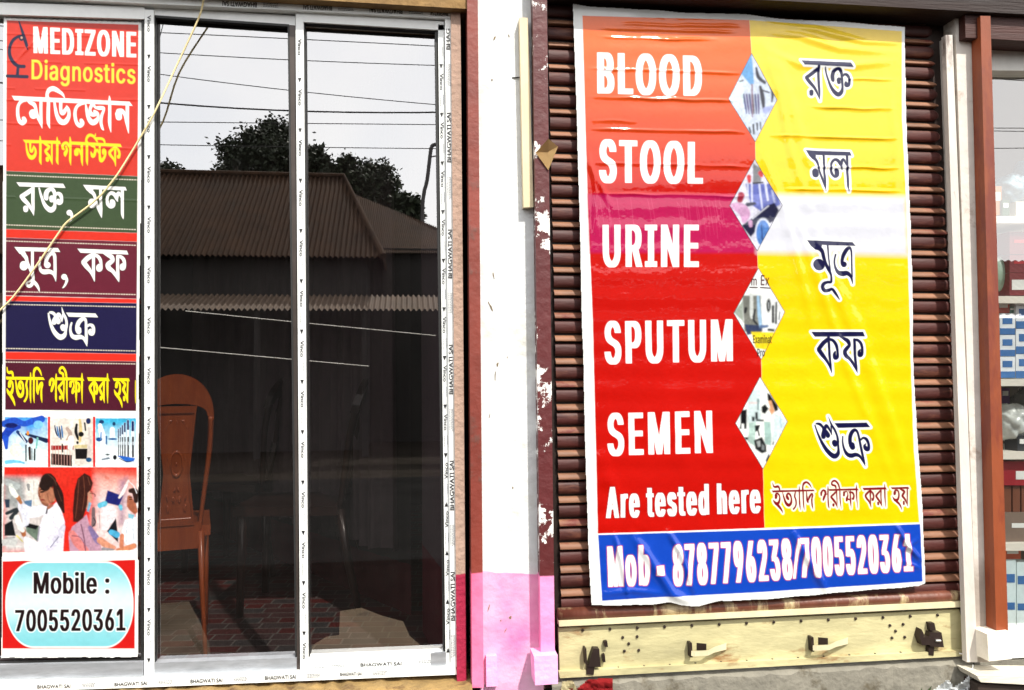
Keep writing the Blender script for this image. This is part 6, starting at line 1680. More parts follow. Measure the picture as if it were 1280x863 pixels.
def banner_mask(X, Y):
    top = np.interp(X, [716, 740, 800, 860, 930, 960, 1020, 1080, 1131], [3.5, 6.5, 10.5, 14, 17, 20.5, 25, 28.5, 33.5]) + 1.2 * np.sin(X / 19) * vnoise(X, Y * 0, 40, 3)
    bot = np.interp(X, [735, 800, 836, 850, 872, 900, 960, 1040, 1100, 1148, 1160], [757, 756.6, 753, 756.5, 757.6, 751, 749, 742, 737, 733.6, 728]) + .8 * np.sin(X / 8) * vnoise(X, Y * 0, 30, 7)
    l = np.interp(Y, [0, 30, 150, 400, 600, 700, 760], [715.5, 716.5, 721, 727, 732, 735, 738.5]) + .8 * vnoise(Y, X * 0, 50, 5)
    r = np.interp(Y, [30, 60, 150, 260, 400, 470, 560, 640, 700, 735], [1131, 1131.5, 1133.5, 1137.5, 1141.5, 1142.5, 1148, 1153.5, 1155.5, 1156.8]) + .8 * vnoise(Y, X * 0, 26, 6)
    return (Y > top) & (Y < bot) & (X > l) & (X < r)


M_flex = print_mat('glossy flex print', .6, .05, .4, .02)
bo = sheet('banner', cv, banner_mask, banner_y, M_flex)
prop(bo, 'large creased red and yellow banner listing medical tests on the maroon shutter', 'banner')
# ================================================================== ROOM: CHAIRS AND CURTAIN
def wood(name, a, b, scale=3):
    M = mat(name, a, .32, 0, .25, 30, .05, 90, coat=.3, coat_rough=.2, stain=b, stain_scale=scale, stain_at=.5, stain_w=.2, stretch=(6, 6, 1))
    return M


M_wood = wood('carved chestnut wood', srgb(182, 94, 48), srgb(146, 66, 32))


M_wood_dim = wood('shade darkened wood', srgb(46, 20, 12), srgb(30, 13, 8))  # chair wood darkened to stand in for the shade deep in the room


def make_chair(label, group):
    t = thing('wooden_chair', label, 'chair', (0, 0, 0), group)
    lean = lambda z: -.20 - max(0, z - .40) * .17 - max(0, z - .72) * .12

    def board(pts, th):
        b_ = bmesh.new()
        n = len(pts)
        f = [b_.verts.new((x, lean(z), z)) for x, z in pts]
        k = [b_.verts.new((x, lean(z) + th, z)) for x, z in pts]
        b_.faces.new(f); b_.faces.new(k[::-1])
        for i in range(n): b_.faces.new((f[i], k[i], k[(i + 1) % n], f[(i + 1) % n]))
        return b_
    ow = [(math.sin(a) * .205, .775 + .155 * max(0, math.cos(a)) ** .8) for a in np.linspace(-1.57, 1.57, 25)]
    iw = [(math.sin(a) * .170, .775 + .058 * max(0, math.cos(a)) ** .5) for a in np.linspace(1.5, -1.5, 21)]
    obj('top_rail', board(ow + iw, .03), M_wood, t, bevel=.006)
    for s in (-1, 1):
        b_ = bmesh.new()
        pts = catmull([(s * .188, lean(.79) + .012, .79), (s * .182, lean(.68) + .012, .68), (s * .150, lean(.52) + .012, .52), (s * .125, lean(.40) + .012, .40)], 6)
        tube(b_, pts, [.017 - .005 * i / len(pts) for i in range(len(pts))], 10)
        obj('stile', b_, M_wood, t, smooth=True)
    # carved splat
    b_ = bmesh.new()
    nu, nv = 70, 130
    hw = lambda v: np.interp(v, [0, .2, .45, .75, 1], [.098, .082, .070, .085, .112])
    g = []
    for j in range(nv + 1):
        v = j / nv
        z = .425 + v * .40
        row = []
        for i in range(nu + 1):
            u = i / nu * 2 - 1
            x = u * hw(v)
            au = abs(u)
            edge = min((1 - au) * 8, v * 14, (1 - v) * 14)
            vine = math.sin(v * 24 + 2.4 * math.sin(au * 5)) * math.cos(au * 7 - v * 6)
            leaf = math.sin(au * 10 + math.sin(v * 15) * 2.6) * math.sin(v * 31 + au * 6)
            r = .013 * math.tanh(7 * vine) + .009 * math.tanh(7 * (leaf - .15)) - .010
            med = math.hypot(u * 1.6, (v - .52) * 7)
            if med < 1: r = .004 + .009 * math.cos(med * 9)
            rel = .012 if edge < .9 else (-.014 if edge < 1.6 else r)
            row.append(b_.verts.new((x, lean(z) + .006 - rel, z)))
        g.append(row)
    for j in range(nv):
        for i in range(nu): b_.faces.new((g[j][i], g[j][i + 1], g[j + 1][i + 1], g[j + 1][i]))
    obj('carved_splat', b_, M_wood, t, smooth=True)
    b_ = bmesh.new()
    hb = lambda z: hw((z - .425) / .40) - .001
    obj('splat_back', board([(-hb(z), z) for z in np.linspace(.42, .83, 12)] + [(hb(z), z) for z in np.linspace(.83, .42, 12)], .022) if False else board([(-.1, .425), (.1, .425), (.068, .6), (.108, .825), (-.108, .825), (-.068, .6)][:1] + [(.1, .425), (.072, .6), (.110, .825), (-.110, .825), (-.072, .6)], .020), M_wood, t)
    obj('lower_rail', board([(-.135, .345), (.135, .345), (.125, .432), (-.125, .432)], .03), M_wood, t, bevel=.005)
    b_ = bmesh.new()
    prism(b_, [(-.19, -.19, .385), (.19, -.19, .385), (.19, -.19, .42), (-.19, -.19, .42)], .40)
    obj('seat', b_, M_wood, t, bevel=.01)
    for s in (-1, 1):
        b_ = bmesh.new()
        tube(b_, [(s * .135, -.19, .40), (s * .145, -.22, .22), (s * .165, -.27, 0)], [.021, .017, .013], 8)
        obj('leg', b_, M_wood, t, smooth=True)
        b_ = bmesh.new()
        tube(b_, [(s * .165, .18, .40), (s * .17, .18, .2), (s * .172, .185, 0)], [.022, .018, .014], 8)
        obj('leg', b_, M_wood, t, smooth=True)
    bpy.data.meshes
    return t


ch = make_chair('carved chestnut wooden chair seen from behind just inside the middle window pane', 'carved chairs in the room')
q = P(221, 800, .66)
ch.location = (q.x, .66, ZF)
ch.rotation_euler = (0, 0, R(14))
ch.scale = (.56, .8, 1)


def copy_tree(o, parent=None):
    c = o.copy(); C.objects.link(c)
    if parent: c.parent = parent
    for k in list(o.children): copy_tree(k, c)
    return c


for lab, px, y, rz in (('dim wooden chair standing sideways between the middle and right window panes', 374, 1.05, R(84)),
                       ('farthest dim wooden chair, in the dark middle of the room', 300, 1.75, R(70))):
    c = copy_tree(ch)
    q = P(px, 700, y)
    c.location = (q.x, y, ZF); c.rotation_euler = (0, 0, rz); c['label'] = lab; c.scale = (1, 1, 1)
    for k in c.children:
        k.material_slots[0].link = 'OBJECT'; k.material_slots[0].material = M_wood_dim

bm = bmesh.new()
nseg = 420
zt, zb = 2.45, P(489, 690, .75).z
cl = clen + .9
prev = None
for i in range(nseg + 1):
    s = i / nseg * cl
    ph = s / .052 * 2 * math.pi
    off = .018 * math.sin(ph) + .008 * math.sin(ph * .37 + 1) + .006 * math.sin(ph * 2.1)
    p = ca + cdir * s
    row = []
    for k in range(7):
        t = k / 6
        z_ = zt + (zb - zt) * t + (.012 * math.sin(ph * .25) if k == 6 else 0)
        o_ = off * (.6 + .6 * t)
        row.append(bm.verts.new((p.x + cn.x * o_, p.y + cn.y * o_, z_)))
    if prev:
        for k in range(6): bm.faces.new((prev[k], row[k], row[k + 1], prev[k + 1]))
    prev = row
bmesh.ops.solidify(bm, geom=bm.faces[:], thickness=.002)
prop(obj('curtain', bm, mat('dusty lilac curtain cloth', srgb(124, 110, 114), .95, 0, .15), smooth=True), 'long pleated grey curtain hanging in the dark room behind the window', 'curtain')

# ================================================================== STRING ACROSS THE POSTER
bm = bmesh.new()
pp = [(262, -40), (254.5, 0), (247.5, 25), (219, 86), (192.5, 142), (170, 181), (149, 215), (137, 231), (125.7, 244.4), (111, 257.5), (97, 268), (86, 276), (80, 282), (75.4, 288.6), (60, 311), (46.7, 330.5), (18, 369.5), (0, 388), (-30, 420)]
pts = [P(a, b, float(np.interp(b, [-40, 20, 40, 90, 125, 142, 160, 400], [-.02, .026, .046, .052, .044, .030, .040, .043]))) for a, b in pp]
tube(bm, catmull([tuple(p) for p in pts], 4), .0026, 7)
prop(obj('string', bm, mat('cream nylon string', srgb(226, 208, 156), .7, 0, .15), smooth=True), 'thin cream string running slantwise across the window and the poster', 'string')

# ================================================================== RIGHT SHOP WINDOW
sw = thing('shop_window', 'glazed shop window at the right edge behind the rust brown post', 'window')
bm = bmesh.new()
quad_px(bm, [(1228, 50), (1640, 72), (1640, 92), (1228, 88)], .03, .06)
quad_px(bm, [(1246, 790), (1640, 780), (1640, 806), (1246, 824)], .03, .06)
quad_px(bm, [(1600, 80), (1640, 80), (1640, 800), (1600, 800)], .03, .06)
obj('window_frame', bm, mat('white painted frame', srgb(214, 212, 206), .5, 0, .15), sw, bevel=.002)
bm = bmesh.new()
bm.faces.new([bm.verts.new(P(a, b, YG)) for a, b in ((1226, 86), (1610, 90), (1610, 790), (1246, 800))])
obj('glass_pane', bm, glass('clear shop glass', .24, (.86, .88, .88)), sw)
ck = thing('display_rack', 'white shelf rack full of medicine boxes behind the right shop window', 'rack')
M_shelf = mat('white shelf board', srgb(220, 214, 202), .5, 0, .12)
sy = .16
bm = bmesh.new()
quad_px(bm, [(1190, 60), (1660, 60), (1660, 800), (1190, 800)], .50, .02)
obj('back_board', bm, mat('dim shelf back', srgb(96, 88, 80), .8, 0, .3), ck)
for yl_, yr_ in ((270, 272), (370, 372), (474, 474), (566, 564), (681, 675), (790, 778)):
    bm = bmesh.new()
    quad_px(bm, [(1190, yl_), (1640, yr_), (1640, yr_ + 8), (1190, yl_ + 9)], sy, .33)
    obj('shelf', bm, M_shelf, ck, bevel=.001)


def pack(x0, y0, x1, y1, col, name, label, cat, group, depth=.16, y=.19, deco=None, ink=None):
    t = thing(name, label, cat, (0, 0, 0), group)
    b_ = bmesh.new()
    quad_px(b_, [(x0, y0), (x1, y0), (x1, y1), (x0, y1)], y, depth)
    obj('carton', b_, mat(name + ' print', col, .45, 0, .12, 20), t, bevel=.002)
    if deco:
        for (a, b, c, d) in deco:
            b_ = bmesh.new()
            quad_px(b_, [(x0 + (x1 - x0) * a, y0 + (y1 - y0) * b), (x0 + (x1 - x0) * c, y0 + (y1 - y0) * b), (x0 + (x1 - x0) * c, y0 + (y1 - y0) * d), (x0 + (x1 - x0) * a, y0 + (y1 - y0) * d)], y - .0012, .001)
            obj('printed_panel', b_, ink, t)
    return t


M_white_ink = mat('pale label print', srgb(226, 226, 222), .5, 0, .1)
M_blue_ink = mat('blue label print', srgb(60, 110, 170), .5, 0, .2)
M_red_ink = mat('red label print', srgb(170, 30, 40), .5, 0, .2)
dk = [(.2, .25, .8, .45)]
for k, (y0, y1) in enumerate(((290, 318), (319, 341), (341.5, 369.5))):
    pack(1262, y0, 1300, y1, srgb(112, 30, 38), 'maroon_box', ('topmost maroon box of the stack in the right shop window', 'middle maroon box of the stack in the right shop window', 'lowest maroon box, with a pale label, of the stack in the right shop window')[k],
         'box', 'maroon boxes in the shop window', deco=[(.15, .35, .7, .5)] if k < 2 else [(.08, .3, .9, .75)], ink=M_white_ink if k == 2 else M_red_ink)
for c_, (x0, x1) in enumerate(((1250, 1269), (1270, 1292))):
    for k in range(3):
        if c_ == 0: y0, y1 = 392 + k * 27, 418.5 + k * 27
        else: y0, y1 = 380 + k * 31.5, 411 + k * 31.5
        pack(x0, y0, x1, min(y1, 473), srgb(226, 230, 234), 'medicine_box', '%s white and blue medicine box of the %s stack in the right shop window' % (('topmost', 'middle', 'lowest')[k], ('shorter', 'taller')[c_]),
             'box', 'white and blue boxes in the shop window', deco=[(.0, .70, 1, 1.0), (.18, .2, .82, .5)], ink=M_blue_ink)
pack(1252, 577, 1288, 607, srgb(150, 22, 34), 'red_box', 'red box with a pale stamp below the plastic bags in the shop window', 'box', None, deco=[(.5, .4, .85, .75)], ink=M_white_ink)
for k in range(3):
    pack(1255 + k * 11, 608, 1264 + k * 11, 640, srgb(112, 64, 42), 'book', ('brown ledger nearest the rust brown post', 'second brown ledger from the rust brown post', 'third brown ledger from the rust brown post')[k], 'book', 'brown ledgers in the shop window', y=.20)
pack(1256, 641, 1300, 679, srgb(122, 104, 92), 'grey_box', 'dull grey brown box under the brown ledgers on the lower shelf', 'box', None, deco=[(.2, .35, .6, .5)], ink=M_white_ink)
for k in range(3):
    pack(1256 + k * 15, 700 + k * 3, 1270 + k * 15, 789, srgb(206, 222, 224), 'tissue_pack', ('pale blue pack nearest the rust brown post on the bottom shelf', 'pale blue pack in the middle of the bottom shelf', 'pale blue pack farthest from the rust brown post on the bottom shelf')[k], 'pack', 'pale packs in the shop window', deco=[(.1, .2, .9, .32), (.1, .6, .9, .7)], ink=M_blue_ink)


for (x0, y0, x1, y1, yy, c_, word_, sh_) in ((1243, 233, 1252, 269, .2, (196, 120, 40), 'orange', 'top'), (1253, 250, 1262, 269.5, .19, (60, 90, 60), 'dark green', 'top'), (1270, 252, 1290, 270, .2, (210, 200, 180), 'cream', 'top'),
                                             (1252, 318, 1261, 369, .24, (200, 150, 60), 'yellow', 'second'), (1249, 300, 1256, 318, .30, (50, 70, 110), 'navy', 'second'),
                                             (1247, 378, 1262, 391.5, .2, (170, 60, 50), 'brick red', 'third'), (1262, 384, 1269, 391.5, .2, (60, 120, 110), 'teal', 'third'),
                                             (1252, 485, 1262, 505, .34, (90, 60, 110), 'violet', 'fourth'), (1272, 545, 1290, 565, .2, (40, 44, 50), 'black', 'fourth'), (1256, 686, 1276, 699, .2, (190, 90, 60), 'terracotta', 'bottom')):
    pack(x0, y0, x1, y1, srgb(*c_), 'small_carton', 'small %s carton among the goods on the %s shelf of the shop window' % (word_, sh_), 'carton', 'small cartons in the shop window', depth=.06, y=yy, deco=[(.15, .2, .85, .5)], ink=M_white_ink)


def bag(cx, cy, rx, rz, col, label, seed, y=.26):
    b_ = bmesh.new()
    bmesh.ops.create_icosphere(b_, subdivisions=4, radius=1)
    r_ = random.Random(seed)
    ph = [r_.uniform(0, 6) for _ in range(6)]
    c = P(cx, cy, y)
    for v in b_.verts:
        d = v.co.normalized()
        k = 1 + .10 * math.sin(d.x * 7 + ph[0]) * math.sin(d.z * 9 + ph[1]) + .05 * math.sin(d.x * 17 + ph[2] + d.z * 13) + .03 * math.sin(d.y * 23 + d.z * 21 + ph[3])
        v.co = c + Vector((d.x * rx * k, d.y * .07 * k, max(-.8, d.z) * rz * k))
    prop(obj('plastic_bag', b_, mat('crumpled plastic', col, .25, 0, .3, 20, .4, 40, coat=.6), smooth=True), label, 'bag', 'plastic bags in the shop window')


bag(1262, 240, .055, .06, srgb(150, 178, 190), 'crumpled blue grey plastic bag on the top shelf of the shop window', 1)
bag(1285, 225, .05, .075, srgb(126, 160, 180), 'taller blue bag at the back of the top shelf of the shop window', 2, .32)
bag(1262, 530, .06, .07, srgb(200, 204, 200), 'crumpled white grey bag on the shelf below the medicine boxes', 3)
bag(1285, 515, .05, .09, srgb(120, 124, 118), 'dark grey shiny bag behind the white grey bag below the medicine boxes', 4, .32)
bm = bmesh.new()
bmesh.ops.create_uvsphere(bm, u_segments=20, v_segments=12, radius=1)
c = P(1250, 343, .24)
for v in bm.verts: v.co = c + Vector((v.co.x * .042, v.co.y * .03, v.co.z * .062))
prop(obj('jar', bm, mat('pale green jar', srgb(150, 176, 156), .25, 0, .2, coat=.5), smooth=True), 'round pale green jar beside the maroon boxes on the second shelf', 'jar')

# ================================================================== LITTER AT THE FOOT OF THE WALL
def rag(name, pts, y, m, label, cat, seed, amp=.012):
    """crumpled sheet inside a pixel polygon"""
    b_ = bmesh.new()
    xs = [p[0] for p in pts]; ys_ = [p[1] for p in pts]
    bb, fn = poly(*pts)
    n = 34
    gx = np.linspace(min(xs), max(xs), n); gy = np.linspace(min(ys_), max(ys_), n)
    XX_, YY_ = np.meshgrid(gx, gy)
    ins = fn(XX_.ravel(), YY_.ravel()).reshape(n, n) < .6
    h = vnoise(XX_, YY_, 7, seed) + .5 * vnoise(XX_, YY_, 3, seed + 1)
    vsx = {}
    for j in range(n):
        for i in range(n):
            if ins[j, i]: vsx[j, i] = b_.verts.new(P(XX_[j, i], YY_[j, i], y - amp * h[j, i]))
    for j in range(n - 1):
        for i in range(n - 1):
            k = [(j, i), (j + 1, i), (j + 1, i + 1), (j, i + 1)]
            if all(q in vsx for q in k): b_.faces.new([vsx[q] for q in k])
    bmesh.ops.solidify(b_, geom=b_.faces[:], thickness=.002)
    prop(obj(name, b_, m), label, cat)


rag('red_cloth', [(735, 849), (766, 848), (768, 880), (700, 890), (700, 862), (722, 860)], -.02, mat('faded red cloth', srgb(150, 20, 24), .9, 0, .3), 'crumpled red cloth below the left end of the shutter', 'cloth', 3)
rag('paper_scrap', [(703, 852), (716, 851), (724, 868), (712, 885), (700, 872)], -.028, mat('dirty paper', srgb(200, 190, 150), .9, 0, .3), 'torn dirty paper scrap beside the red cloth under the shutter', 'paper', 5)
rag('plastic_sheet', [(1217, 829), (1219, 872), (1160, 900), (1166, 862), (1180, 852), (1185, 848), (1192, 858), (1206, 850)], -.03, mat('torn white plastic', srgb(232, 236, 238), .35, 0, .1, coat=.4), 'torn white plastic sheet below the right end of the shutter', 'plastic sheet', 7, .02)
# small weed
wd = thing('weed', 'small green weed with white tipped leaves growing at the step under the shutter', 'plant', tuple(P(1145, 880, -.05)))
bm = bmesh.new(); st_ = bmesh.new()
base = P(1145, 905, -.05)
for k in range(14):
    a = random.uniform(0, 6.28); ln = random.uniform(.03, .10)
    tip = base + Vector((math.cos(a) * ln * .5 - .01, math.sin(a) * ln * .35 - .01, ln + .02))
    mid = base.lerp(tip, .6) + Vector((0, 0, .015))
    tube(st_, [base, mid, tip], [.0025, .002, .001], 5)
    d = (tip - mid).normalized(); s_ = d.cross(Vector((0, 1, .3))).normalized() * random.uniform(.004, .008)
    e = tip + d * random.uniform(.008, .02)
    bm.faces.new([bm.verts.new(p) for p in (mid, mid.lerp(e, .45) + s_, e, mid.lerp(e, .45) - s_)])
bmesh.ops.solidify(bm, geom=bm.faces[:], thickness=.0006)
obj('leaves', bm, mat('weed leaf', (.08, .16, .04, 1), .5, 0, .4, 30, stain=srgb(220, 224, 200), stain_scale=20, stain_at=.6), wd)
obj('stem', st_, mat('weed stem', (.10, .14, .05, 1), .6, 0, .2), wd)
# low wooden bench top in the corner
bn = thing('wooden_bench', 'dark wooden bench end at the lower right corner below the shop window', 'bench', (0, 0, 0))
bm = bmesh.new()
quad_px(bm, [(1221, 845), (1226, 853), (1640, 876), (1640, 850)], -.10, .09)
obj('bench_top', bm, mat('pale worn plank', srgb(206, 200, 184), .7, 0, .3, 8, .3, 40, stretch=(.5, 3, 3)), bn, bevel=.003)
bm = bmesh.new()
quad_px(bm, [(1222, 855), (1226, 930), (1640, 930), (1640, 880)], -.085, .06)
obj('bench_apron', bm, mat('dark worn plank', srgb(54, 42, 34), .8, 0, .3, 8, .3, 40, stretch=(.5, 3, 3)), bn)

# ================================================================== ACROSS THE STREET (seen in the glass)
M_tin = mat('dark rusted corrugated tin', (.040, .021, .012, 1), .85, .0, .5, 3, .2, 30, stain=(.022, .012, .008, 1), stain_scale=1.5, spec=.08)
M_mudwall = mat('dark timber house wall', (.014, .012, .011, 1), .9, 0, .3, 3, .4, 20)
hs = thing('tin_roof_house', 'low house with a dark corrugated hip roof and lean-to mirrored in the window', 'house')
YE, YRD = -11.0, -13.4


def corr(bm, e0, e1, t0, t1, pitch=.085, amp=.022):
    """corrugated slope between eave e0-e1 and top t0-t1 (t0-t1 may be shorter: hip end); ribs run up the slope"""
    e0, e1, t0, t1 = map(Vector, (e0, e1, t0, t1))
    Lx = (e1 - e0).length
    n = int(Lx / pitch * 6)
    ex = (e1 - e0) / Lx
    nrm = ex.cross(((t0 + t1) / 2 - (e0 + e1) / 2).normalized()).normalized()
    if nrm.z < 0: nrm = -nrm
    prev = None
    up = ((t0 + t1) / 2 - (e0 + e1) / 2)
    up = (up - ex * up.dot(ex))
    H_ = up.length
    up.normalize()
    a0 = (t0 - e0).dot(ex); a1 = (t1 - e0).dot(ex)
    for i in range(n + 1):
        s = i / n * Lx
        f = 1.0
        if a0 > 0 and s < a0: f = min(f, s / a0)
        if a1 < Lx and s > a1: f = min(f, (Lx - s) / (Lx - a1))
        w = nrm * (amp * math.sin(s / pitch * 2 * math.pi))
        p0 = e0 + ex * s + w
        p1 = e0 + ex * s + up * (H_ * max(f, .001)) + w
        cur = [bm.verts.new(p0), bm.verts.new(p1)]
        if prev: bm.faces.new((prev[0], cur[0], cur[1], prev[1]))
        prev = cur


zeave = PR(300, 320, YE).z
xr = PR(479, 316, YE).x
xl_ = PR(-250, 325, YE).x
rl = PR(-250, 240, YRD); rr_ = PR(430, 222, YRD)
zr = rr_.z
bm = bmesh.new()
corr(bm, (xl_, YE, zeave), (xr, YE, zeave), (xl_, YRD, zr), (rr_.x, YRD, zr))
corr(bm, (xr, YE, zeave), (xr, YRD * 2 - YE, zeave), (rr_.x, YRD, zr), (rr_.x, YRD, zr))
corr(bm, (xr, YRD * 2 - YE, zeave), (xl_, YRD * 2 - YE, zeave), (rr_.x, YRD, zr), (xl_, YRD, zr))
roof = obj('roof', bm, M_tin, hs, smooth=True)
bm = bmesh.new()
tube(bm, [(xl_, YRD, zr + .02), (rr_.x, YRD, zr + .02), (xr, YE, zeave + .02)], .06, 8)
obj('ridge_cap', bm, M_tin, roof)
# lean-to in front
YL = YE + .9
bm = bmesh.new()
za = PR(300, 369, YE + .05).z; zb_ = PR(300, 387, YL).z
corr(bm, (xl_, YL, zb_), (xr + 3.2, YL, zb_), (xl_, YE + .05, za), (xr + 3.2, YE + .05, za))
obj('lean_to_roof', bm, mat('paler corrugated tin', (.105, .072, .050, 1), .8, 0, .4, 3, .2, 30, spec=.3), hs, smooth=True)
bm = bmesh.new()
box(bm, (xl_, YRD * 2 - YE + .3, 0), (xr - .3, YE - .3, zeave - .02))
obj('house_wall', bm, M_mudwall, hs)
for k in range(8):
    bm = bmesh.new()
    x = xl_ + .4 + k * (xr + 3 - xl_ - .4) / 7
    tube(bm, [(x, YL - .08, 0), (x, YL - .08, zb_)], .05, 8)
    obj('veranda_post', bm, M_mudwall, hs)
h2 = thing('tin_shed', 'dark tin roofed shed mirrored right of the hip roofed house', 'shed')
YE2, YR2 = -12.6, -15.0
bm = bmesh.new()
# slope with a falling top edge, built column by column
n = 420
prev = None
for i in range(n + 1):
    t = i / n
    px = 432 + t * 190
    top = PR(px, 241 + (px - 438) * .40, YR2)
    bot = PR(px - 10, 316, YE2)
    w = .018 * math.sin(t * 78 * 2 * math.pi)
    cur = [bm.verts.new(bot + Vector((0, -w * .5, w))), bm.verts.new(top + Vector((0, -w * .5, w)))]
    if prev: bm.faces.new((prev[0], cur[0], cur[1], prev[1]))
    prev = cur
obj('roof', bm, M_tin, h2, smooth=True)
bm = bmesh.new()
a_ = PR(420, 316, YE2); b_ = PR(614, 316, YE2)
box(bm, (a_.x, YR2, 0), (b_.x, YE2 - .15, a_.z + .12))
obj('shed_wall', bm, M_mudwall, h2)
# low sheds farther along the road (mirrored in the glossy banner and the right shop window)
h3 = thing('tin_roof_house', 'long low tin roofed house along the road opposite the shutter', 'house')
x0 = PR(640, 320, -12).x + .8; x1 = x0 + 16
z3 = PR(900, 322, -13).z
bm = bmesh.new()
corr(bm, (x0, -11.2, 2.3), (x1, -11.2, 2.3), (x0, -13, z3), (x1, -13, z3), .16, .02)
obj('roof', bm, M_tin, h3, smooth=True)
bm = bmesh.new()
box(bm, (x0, -13, 0), (x1, -11.5, 2.25))
obj('house_wall', bm, M_mudwall, h3)

# street lamp
lp = thing('street_lamp', 'slim bent lamp post mirrored at the right edge of the right pane', 'street lamp', tuple(Vector((PR(522, 700, -16.5).x, -16.5, 0))))
bm = bmesh.new()
pts = [PR(520, 640, -16.5)] + [PR(a, b, -16.5) for a, b in ((527, 277), (534, 225), (538.2, 190), (539.5, 184), (542, 181.5), (546, 181), (560, 182))]
pts[0].z = 0
tube(bm, catmull([tuple(p) for p in pts], 4), .045, 8)
obj('lamp_pole', bm, mat('dark painted pole', (.02, .02, .02, 1), .5, 0, .2), lp, smooth=True)
bm = bmesh.new()
tube(bm, [PR(556, 182, -16.5), PR(570, 183, -16.5), PR(580, 184, -16.5)], [.06, .12, .06], 10)
obj('lamp_head', bm, mat('grey lamp head', (.2, .2, .2, 1), .5, 0, .2), lp, smooth=True)
bm = bmesh.new()
tube(bm, [PR(536, 197, -16.5), PR(546, 195, -16.5)], .018, 6)
obj('cross_arm', bm, M_steel_dark, lp)

# wires
M_wire = mat('black cable sheath', (.01, .01, .01, 1), .6, 0, .1)
M_wire_w = mat('pale bare wire', srgb(236, 232, 220), .5, 0, .1)
wires = [([(192, 40.7), (365, 48.8), (544, 57.9)], .007, 'uppermost thin overhead cable mirrored in the window sky'),
         ([(192, 65.7), (365, 75.2), (544, 82)], .007, 'second overhead cable from the top mirrored in the window sky'),
         ([(192, 92), (365, 113.5), (544, 131)], .007, 'steeply sloping overhead cable crossing the mirrored sky'),
         ([(192, 128), (365, 138.8), (544, 140.7)], .013, 'thickest overhead cable, mirrored above the tree tops'),
         ([(192, 152.6), (365, 154.4), (544, 156)], .007, 'overhead cable just under the thickest cable in the mirrored sky'),
         ([(192, 181), (365, 184), (544, 186)], .007, 'lowest overhead cable passing through the mirrored tree crowns')]
for q, r_, lab in wires:
    a, b, c = [PR(x, y, -6.0) for x, y in q]
    # carried on past the picture at both ends with the same sag
    lag = lambda t: a * ((t - .5) * (t - 1) / .5) + b * (t * (t - 1) / -.25) + c * (t * (t - .5) / .5)
    bm = bmesh.new()
    tube(bm, [lag(t) for t in np.linspace(-3, 4.5, 60)], r_ * .66, 6)
    prop(obj('overhead_cable', bm, M_wire, smooth=True), lab, 'cable', 'overhead cables along the street')
bm = bmesh.new()
tube(bm, [PR(217, -40, -5.5), PR(206, 22, -5.5), PR(192, 77, -5.5), PR(168, 170, -5.5)], .004, 6)
prop(obj('overhead_cable', bm, M_wire, smooth=True), 'short slanting drop cable in the top left corner of the middle pane', 'cable', 'overhead cables along the street')
for q, lab in (([(232, 389), (365, 402.5), (545, 419.8)], 'pale taut wire mirrored just below the lean-to roof edge'), ([(150, 430), (365, 449.5), (461, 458)], 'lower pale wire mirrored in the dark below the lean-to')):
    bm = bmesh.new()
    tube(bm, [PR(x, y, -7.5) for x, y in q], .0062, 6)
    prop(obj('clothes_line', bm, M_wire_w, smooth=True), lab, 'wire', 'pale wires across the street')


# trees behind the house
def leaf_mat(name, c):
    return mat(name, c, .6, 0, .5, 3, spec=.3)


LEAFS = [leaf_mat('dark leaf', (.016, .024, .010, 1)), leaf_mat('deep leaf', (.020, .029, .012, 1))]
M_bark = mat('tree bark', (.05, .04, .03, 1), .9, 0, .3, 8, .5, 30)


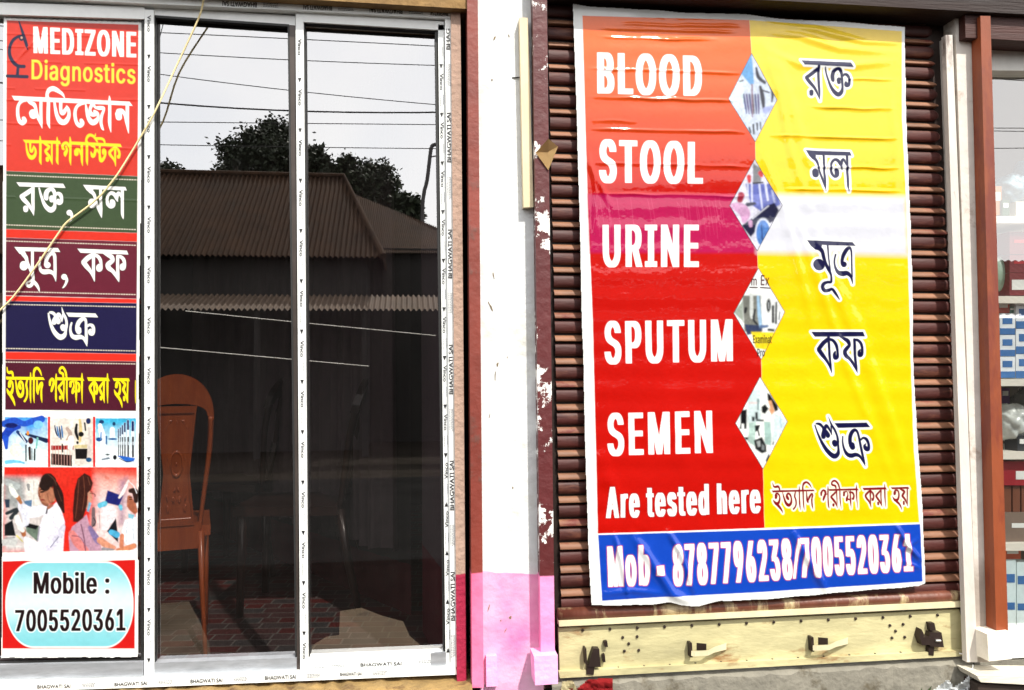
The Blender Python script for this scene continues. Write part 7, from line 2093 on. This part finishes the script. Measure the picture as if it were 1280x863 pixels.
def tree(blobs, Y, trunk_px, label, n_leaf, seed, size=.12):
    n_leaf = int(n_leaf * 1.7)
    """blobs: (px, py, radius in px) of foliage masses as mirrored; leaves are small folded faces around twigs"""
    r_ = random.Random(seed)
    base = PR(trunk_px, 500, Y); base.z = 0
    t = thing('tree', label, 'tree', tuple(base), 'trees behind the tin roofed house')
    b_ = bmesh.new(); w_ = bmesh.new()
    cs = []
    dist = (2 * YG - Y) - CAM.y
    for px, py, rp_ in blobs:
        c = PR(px, py, Y + r_.uniform(-.8, .8)); cs.append((c, rp_ / 1000 * dist))
    top = max(c.z for c, _ in cs)
    fork = base + Vector((0, 0, top * .45))
    tube(w_, [base, base.lerp(fork, .5) + Vector((.05, 0, 0)), fork], [.22, .18, .14], 8)
    for c, r0_ in cs:
        tube(w_, [fork, fork.lerp(c, .5) + Vector((r_.uniform(-.2, .2), 0, .2)), c], [.09, .06, .02], 6)
    tot = sum(r0_ ** 2 for _, r0_ in cs)
    for c, r0_ in cs:
        m_ = int(n_leaf * r0_ ** 2 / tot)
        tw = []
        for _ in range(max(6, m_ // 26)):
            d = Vector((r_.gauss(0, 1), r_.gauss(0, 1), r_.gauss(0, 1))).normalized()
            tw.append(c + d * r0_ * (r_.random() ** .45) * r_.uniform(.75, 1.12))
        for p in tw:
            sp = r0_ * .17 + .05
            for _ in range(26):
                q = p + Vector((r_.gauss(0, sp), r_.gauss(0, sp), r_.gauss(0, sp * .9)))
                a = Vector((r_.gauss(0, 1), r_.gauss(0, 1), r_.gauss(0, .7))).normalized() * size * r_.uniform(.5, 1.1)
                s_ = a.cross(Vector((r_.gauss(0, 1), r_.gauss(0, 1), r_.gauss(0, 1)))).normalized() * size * .28
                b_.faces.new([b_.verts.new(v) for v in (q, q + a * .5 + s_, q + a, q + a * .5 - s_)])
    o1 = obj('crown', b_, LEAFS[seed % 2], t)
    obj('trunk', w_, M_bark, t, smooth=True)


tree([(335, 200, 32), (318, 178, 18), (352, 172, 22), (300, 208, 22), (288, 186, 13), (375, 205, 24), (388, 208, 12), (340, 158, 10), (280, 218, 12)], -17, 340, 'broad dark tree mirrored above the roof ridge in the middle pane', 7000, 2)
tree([(214, 226, 17), (198, 224, 13), (232, 232, 10), (206, 212, 7)], -18, 212, 'low bushy tree at the left end of the mirrored roof ridge', 2600, 3)
tree([(395, 195, 8), (392, 214, 14), (400, 225, 10)], -16.5, 394, 'thin feathery tree mirrored just right of the middle window post', 1500, 4, .2)
tree([(422, 222, 16), (436, 214, 14), (412, 232, 14), (448, 226, 14), (452, 240, 20), (434, 202, 6)], -17.5, 440, 'dark tree behind the hip end of the mirrored roof', 4200, 5)
tree([(472, 226, 20), (462, 212, 10), (482, 246, 18), (487, 226, 8), (470, 254, 18)], -18.5, 472, 'tall ragged dark tree mirrored right of the hip end in the right pane', 3600, 6)
tree([(508, 262, 13), (500, 252, 7), (514, 256, 7), (518, 272, 7), (504, 274, 10)], -17, 508, 'small open crowned tree mirrored beside the lamp post', 1500, 7, .2)
for k in range(7):
    px = 700 + k * 75
    tree([(px, 300, 26), (px + 26, 296, 20), (px - 24, 306, 18)], -20 - k % 3, px, ('first', 'second', 'third', 'fourth', 'fifth', 'sixth', 'seventh')[k] + ' low tree from the left in the row opposite the shutter', 1600, 20 + k, .24)
